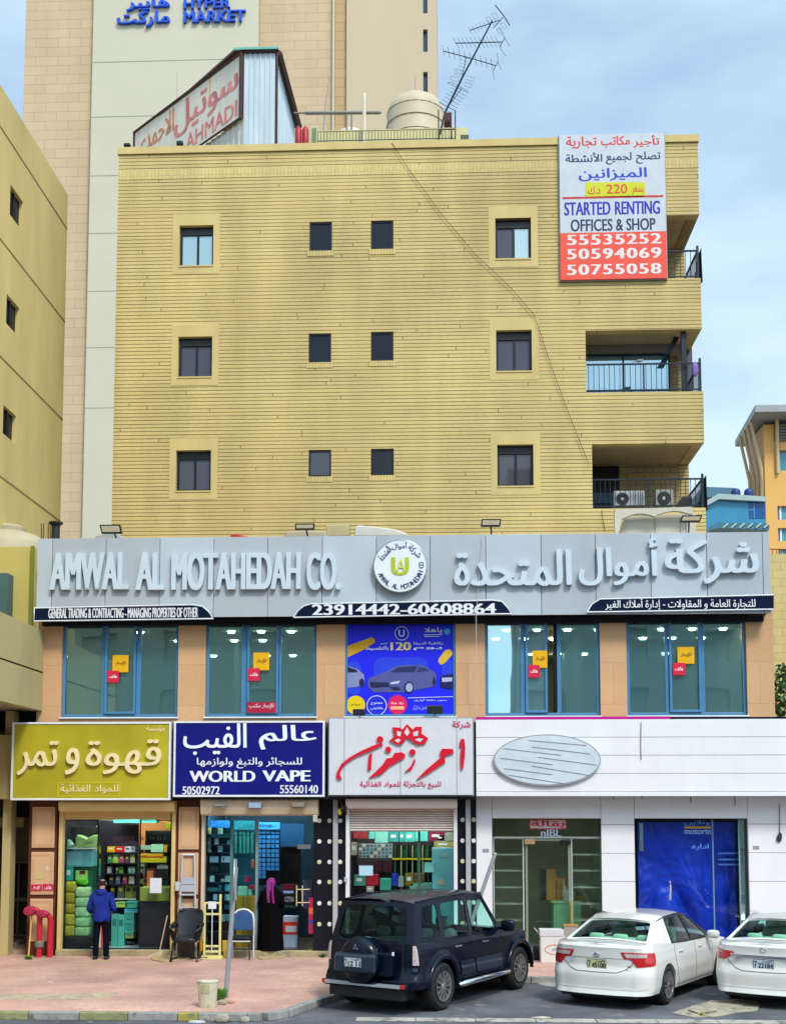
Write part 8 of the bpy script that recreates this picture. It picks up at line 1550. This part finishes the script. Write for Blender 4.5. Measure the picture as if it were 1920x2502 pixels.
# leaning road sign pole
b = PG(551, 2440); t = thing('road_sign', 'grey round road sign turned edge-on, its pole leaning to the right', 'road sign', (b.x, b.y, 0)); tp = P(576, 2120, b.y); hp = tp-b; GP = mat('galvanised', (.33, .35, .36), .45, metal=.35, var=.12); m = MB(); m.tube([(b.x, b.y, -.03), tp], .042, 14); m.build('pole', GP, t, smooth=50)
ax = Vector((hp.x, 0, hp.z)).normalized(); c = P(576, 2150, b.y)+Vector((-.03, 0, 0)); nrm = Vector((.985, .17, -.0)).normalized(); v2 = nrm.cross(ax).normalized(); ax2 = v2.cross(nrm).normalized(); Rr = .32
m = MB(); n = 36; vs = []
for d in (-.012, .012):
    for i in range(n): q = c+v2*Rr*math.cos(2*math.pi*i/n)+ax2*Rr*1.15*math.sin(2*math.pi*i/n)+nrm*d; vs.append(q)
m.add(vs, [tuple(range(n)), tuple(range(2*n-1, n-1, -1))]+[(i, (i+1) % n, (i+1) % n+n, i+n) for i in range(n)]); m.build('plate', GP, t, bevel=.004)
m = MB(); m.tube([c-ax2*.36+nrm*.03, c+ax2*.36+nrm*.03], .02, 8); m.build('bracket', GREYM, t); m = MB(); q = b+hp*.62; m.tube([q-Vector((.06, .0, .03)), q+Vector((.06, 0, .03))], .008, 6); m.build('wire_tie', paint('3c3428'), t)
# grey post behind the cars
a, b2 = P(1209, 2088, -1.0), P(1160, 2230, -1.0); d = (b2-a); m = MB(); e_ = a+d*(a.z/(-d.z)); m.tube([a, e_], .042, 12); m.blob(tuple(a), (.045, .045, .04), 10, 6); solo('leaning_post', m, GP, 'grey metal post leaning left between the navy car and the white wall', 'post', smooth=50)
# plastic can, stones
b = PG(507, 2462); WB = mat('dirty_white_plastic', (.52, .49, .36), .5, var=.15, scale=5, spots=((.33, .26, .14), 3, .60)); s_ = (b.y-CY)/F; hw_ = 25*s_; hh_ = 64*s_
t = thing('plastic_can', 'dirty white plastic bucket can with a faded label by the leaning pole', 'bucket', (b.x, b.y, 0)); m = MB(); m.lathe([(hw_*.82, 0), (hw_*.86, .02), (hw_*.98, hh_*.93), (hw_*1.03, hh_*.94), (hw_*1.03, hh_*.985), (hw_*.98, hh_), (hw_*.5, hh_*1.0), (.02, hh_*.99)], (b.x, b.y, 0), 32, 'z', 1, .8); m.build('can', WB, t, smooth=45)
m = MB()
for i in range(9):
    a0, a1 = rad(235+i*6), rad(241+i*6); f = lambda a, z: (b.x+hw_*.955*math.cos(a), b.y+hw_*.955*.8*math.sin(a)-.003, z); m.quad(f(a0, hh_*.55), f(a1, hh_*.55), f(a1, hh_*.86), f(a0, hh_*.86))
m.build('label', mat('worn_label', (.40, .35, .2), .8, var=.5, scale=25), t, recalc=False)
m = MB(); m.tube([(b.x-hw_*1.02, b.y-.02, hh_*.9), (b.x-hw_*1.1, b.y-.06, hh_*.95), (b.x-hw_*.5, b.y-hw_*.85, hh_*1.02)], .008, 6); m.build('handle', WB, t)
STN = mat('stone', (.33, .30, .24), .9, var=.25, scale=6, bump=.5)
def stone(u, v, r_, label, z=0, seed=0, mt=None, sq=.62):
    c = PG(u, v, z); m = MB(); m.blob((c.x, c.y, z+r_*sq*.8), (r_, r_*.7, r_*sq), 16, 10, .8, .13, seed); return solo('stone', m, mt or STN, label, 'stone', smooth=45)
stone(543, 2456, .075, 'small buff stone at the foot of the leaning pole', 0, 1); stone(562, 2452, .09, 'flat reddish stone fragment right of the leaning pole', 0, 2, mat('stone_red', (.40, .22, .14), .9, var=.2), .25)
stone(506, 2496, .075, 'squarish pale stone in front of the yellow kerb block', -.125, 3, None, .9); stone(543, 2500, .115, 'largest pale stone lying against the kerb', -.125, 4, None, .7); stone(598, 2500, .08, 'low buff stone at the kerb corner', -.125, 5, None, .7); stone(700, 2472, .06, 'small white pointed stone on the asphalt near the kerb', -.125, 6, mat('stone_white', (.62, .6, .55), .9), 1.1)
m = MB(); c = PG(482, 2500, -.124); m.slab([(c.x-.14, c.y), (c.x, c.y-.05), (c.x+.13, c.y), (c.x+.05, c.y+.07), (c.x-.08, c.y+.06)], -.123, -.10); solo('paper_scrap', m, paint('d6dae2', .8), 'crumpled white paper in the gutter beside the largest kerb stone', 'paper')
m = MB(); c = PG(1376, 2428, -.124); m.slab([(c.x-.06, c.y), (c.x, c.y-.03), (c.x+.06, c.y), (c.x, c.y+.04)], -.123, -.105); solo('paper_scrap', m, paint('dde2ea', .8), 'small white litter on the asphalt left of the white saloon', 'paper')
# cardboard
CB = mat('cardboard', (.40, .28, .15), .85, var=.2, scale=5, stretch=(3, 1, 1)); CBG = mat('wet_cardboard', (.33, .29, .21), .9, var=.35, scale=4, spots=((.16, .15, .12), 5, .55))
def sheet(pts, z, th, label, mt=CB, name='flattened_cardboard', n=1):
    pts = [[(u, v+(13 if v < 2345 else 0)) for u, v in pl] for pl in pts]; t_ = thing(name, label, 'cardboard', (PG(*pts[0][0], z).x, PG(*pts[0][0], z).y, z))
    for i, pl in enumerate(pts): m = MB(); m.slab([tuple(PG(u, v, z)[:2]) for u, v in pl], z+i*.014+.002, z+i*.014+th); m.build('sheet', mt, t_)
sheet([[(370, 2330), (380, 2320), (460, 2322), (466, 2330), (462, 2334), (400, 2340), (372, 2336)]], 0, .03, 'flattened brown cardboard on the pavement right of the standing man'); sheet([[(628, 2329), (640, 2321), (700, 2320), (712, 2324), (690, 2330), (640, 2333)], [(632, 2322), (650, 2317), (690, 2318), (668, 2324)]], 0, .02, 'two flattened tan cardboard pieces before the vape shop door'); sheet([[(320, 2336), (342, 2333), (342, 2344), (318, 2345)]] if False else [[(224, 2342), (270, 2340), (268, 2347), (226, 2348)]], 0, .004, 'thin cardboard mat under the feet of the standing man')
sheet([[(1640, 2478), (1690, 2462), (1730, 2450), (1830, 2449), (1857, 2456), (1850, 2472), (1800, 2476), (1760, 2486), (1690, 2488)], [(1735, 2449), (1810, 2446), (1850, 2452), (1790, 2468), (1742, 2470), (1725, 2460)], [(1690, 2464), (1745, 2462), (1752, 2476), (1706, 2482), (1682, 2474)]], -.124, .016, 'torn wet cardboard sheets lying on the asphalt in front of the white saloons', CBG)
for i, (u, v) in enumerate(((1715, 2480), (1722, 2478))): pass
tuft(1714, 2482, 30, .04, 'yellowish weed growing through the torn cardboard', 9, (.35, .33, .05), .1)
# broom, white printed box, black cables, manhole
a, b2 = P(408, 2238, -.18), PG(390, 2338); t = thing('broom', 'long-handled broom with pale bristles leaning on the dark counter glass', 'broom', (b2.x, b2.y, 0)); m = MB(); m.tube([(a.x, -.15, a.z), (b2.x, b2.y, .13)], .014, 8); m.build('handle', mat('broom_wood', (.55, .40, .26), .6), t); m = MB(); m.prism([(b2.x-.28, .0), (b2.x+.06, .0), (b2.x+.08, .1), (b2.x+.02, .16), (b2.x-.04, .1), (b2.x-.2, .04)], b2.y-.05, b2.y+.05); m.build('bristles', mat('bristle', (.50, .44, .30), .9, var=.2, stretch=(8, 1, 1)), t)
r = RC(1321, 2273, 1380, 2319, -.9); t = thing('carton', 'white lidded carton with an orange oval print outside the grocery', 'carton', ((r[0]+r[1])/2, -.7, 0)); WC = mat('white_card', (.62, .6, .57), .6, var=.06); m = MB(); m.box(r[0], r[1], -.9, -.5, 0, r[3]-.14); m.build('box', WC, t, bevel=.006); m = MB(); m.box(r[0]-.015, r[1]-.02, -.91, -.49, r[3]-.137, r[3]); m.build('lid', paint('d8d6d8', .6), t, bevel=.006)
m = MB(); cx2, cz2 = (r[0]+r[1])/2+.03, (r[3]-.14)/2; m.tube([(cx2+.2*math.cos(2*math.pi*i/24), -.902, cz2+.10*math.sin(2*math.pi*i/24)) for i in range(25)], .008, 5); m.build('oval_print', paint('d8803c'), t); text(ar('تمر'), (cx2-.06, cx2+.08, cz2-.04, cz2+.05), -.901, paint('5a4a48'), t, depth=.003)
r = RC(1378, 2265, 1412, 2300, -.8); m = MB(); m.box(r[0], r[1], -.8, -.5, 0, r[3]); m.m = 1; m.box(r[0]-.01, r[1]+.01, -.81, -.49, r[3]+.001, r[3]+.03); solo('carton', m, [paint('a89f98'), paint('b48a4a')], 'grey carton with a tan lid behind the white saloon', 'carton')
p = [P(u, v, -.5) for u, v in ((1305, 2268), (1318, 2284), (1321, 2291))]; m = MB(); m.box(p[0].x-.03, p[2].x+.06, -.5, -.3, .0, p[2].z-.2); solo('black_bag', m, paint('121316', .4), 'black bag on the step left of the white printed carton', 'bag', bevel=.05); m = MB(); m.tube(p, .014, 6); solo('wooden_stick', m, paint('c8c4ba', .5), 'short pale stick behind the white printed carton', 'stick')
c = PG(1372, 2406, -.12); m = MB(); m.lathe([(.02, .006), (.35, .006), (.36, .02), (.52, .015), (.58, -.01)], (c.x+.1, c.y+.2, -.118), 40, 'z'); solo('manhole', m, DUST, 'round concrete manhole between the navy car and the white saloon', 'manhole', smooth=40)
r = RC(724, 1968, 762, 1995, -.3)
m = MB(); p = [P(832, 1950, -.3), P(838, 1980, -.35), P(843, 1972, -.4), P(846, 1992, -.3)]; m.tube(p, [.03, .05, .05, .01], 8); solo('torn_sheet', m, paint('3a3228', .7), 'dark torn plastic hanging at the left corner of the spice shop shutter', 'plastic', smooth=60); p = P(830, 1984, -.3); m = MB(); m.blob((p.x, -.3, p.z), (.05, .03, .075), 10, 7, .8, .1, 2); solo('plastic_bag', m, paint('c8b828', .5), 'small yellow bag hanging beside the spice shop shutter', 'bag', smooth=60)
p = P(770, 1999, -.35); m = MB(); m.box(p.x-.05, p.x+.05, -.4, -.33, p.z-.1, p.z+.06); solo('alarm_box', m, paint('c4bfb4'), 'small pale box hanging at the right end of the vape shop shutter', 'box', bevel=.02)
q = P(848, 2150, -.2); m = MB(); m.box(q.x-.07, q.x-.0, -.2, -.135, q.z-.06, q.z+.06); solo('lock_box', m, paint('b4b8be'), 'small grey lock box on the left post of the spice shop', 'box', bevel=.015)
# scattered litter on the paving
for i, (u, v, s_, l) in enumerate(((122, 2401, .06, 'pale litter scrap on the paving below the red standpipe'), (302, 2411, .055, 'pale litter scrap on the paving in front of the standing man'), (30, 2347, .09, 'pale flat stone chip at the left end of the paving'), (1322, 2488, .16, 'white litter in the roadside dust below the navy car'))): c = PG(u, v, 0 if v < 2460 else -.1); m = MB(); m.slab([(c.x-s_, c.y), (c.x, c.y-s_*.5), (c.x+s_, c.y-.01), (c.x+s_*.3, c.y+s_*.5)], c.z+.001, c.z+.012); solo('litter', m, paint('d2c4b4', .9), l, 'litter')
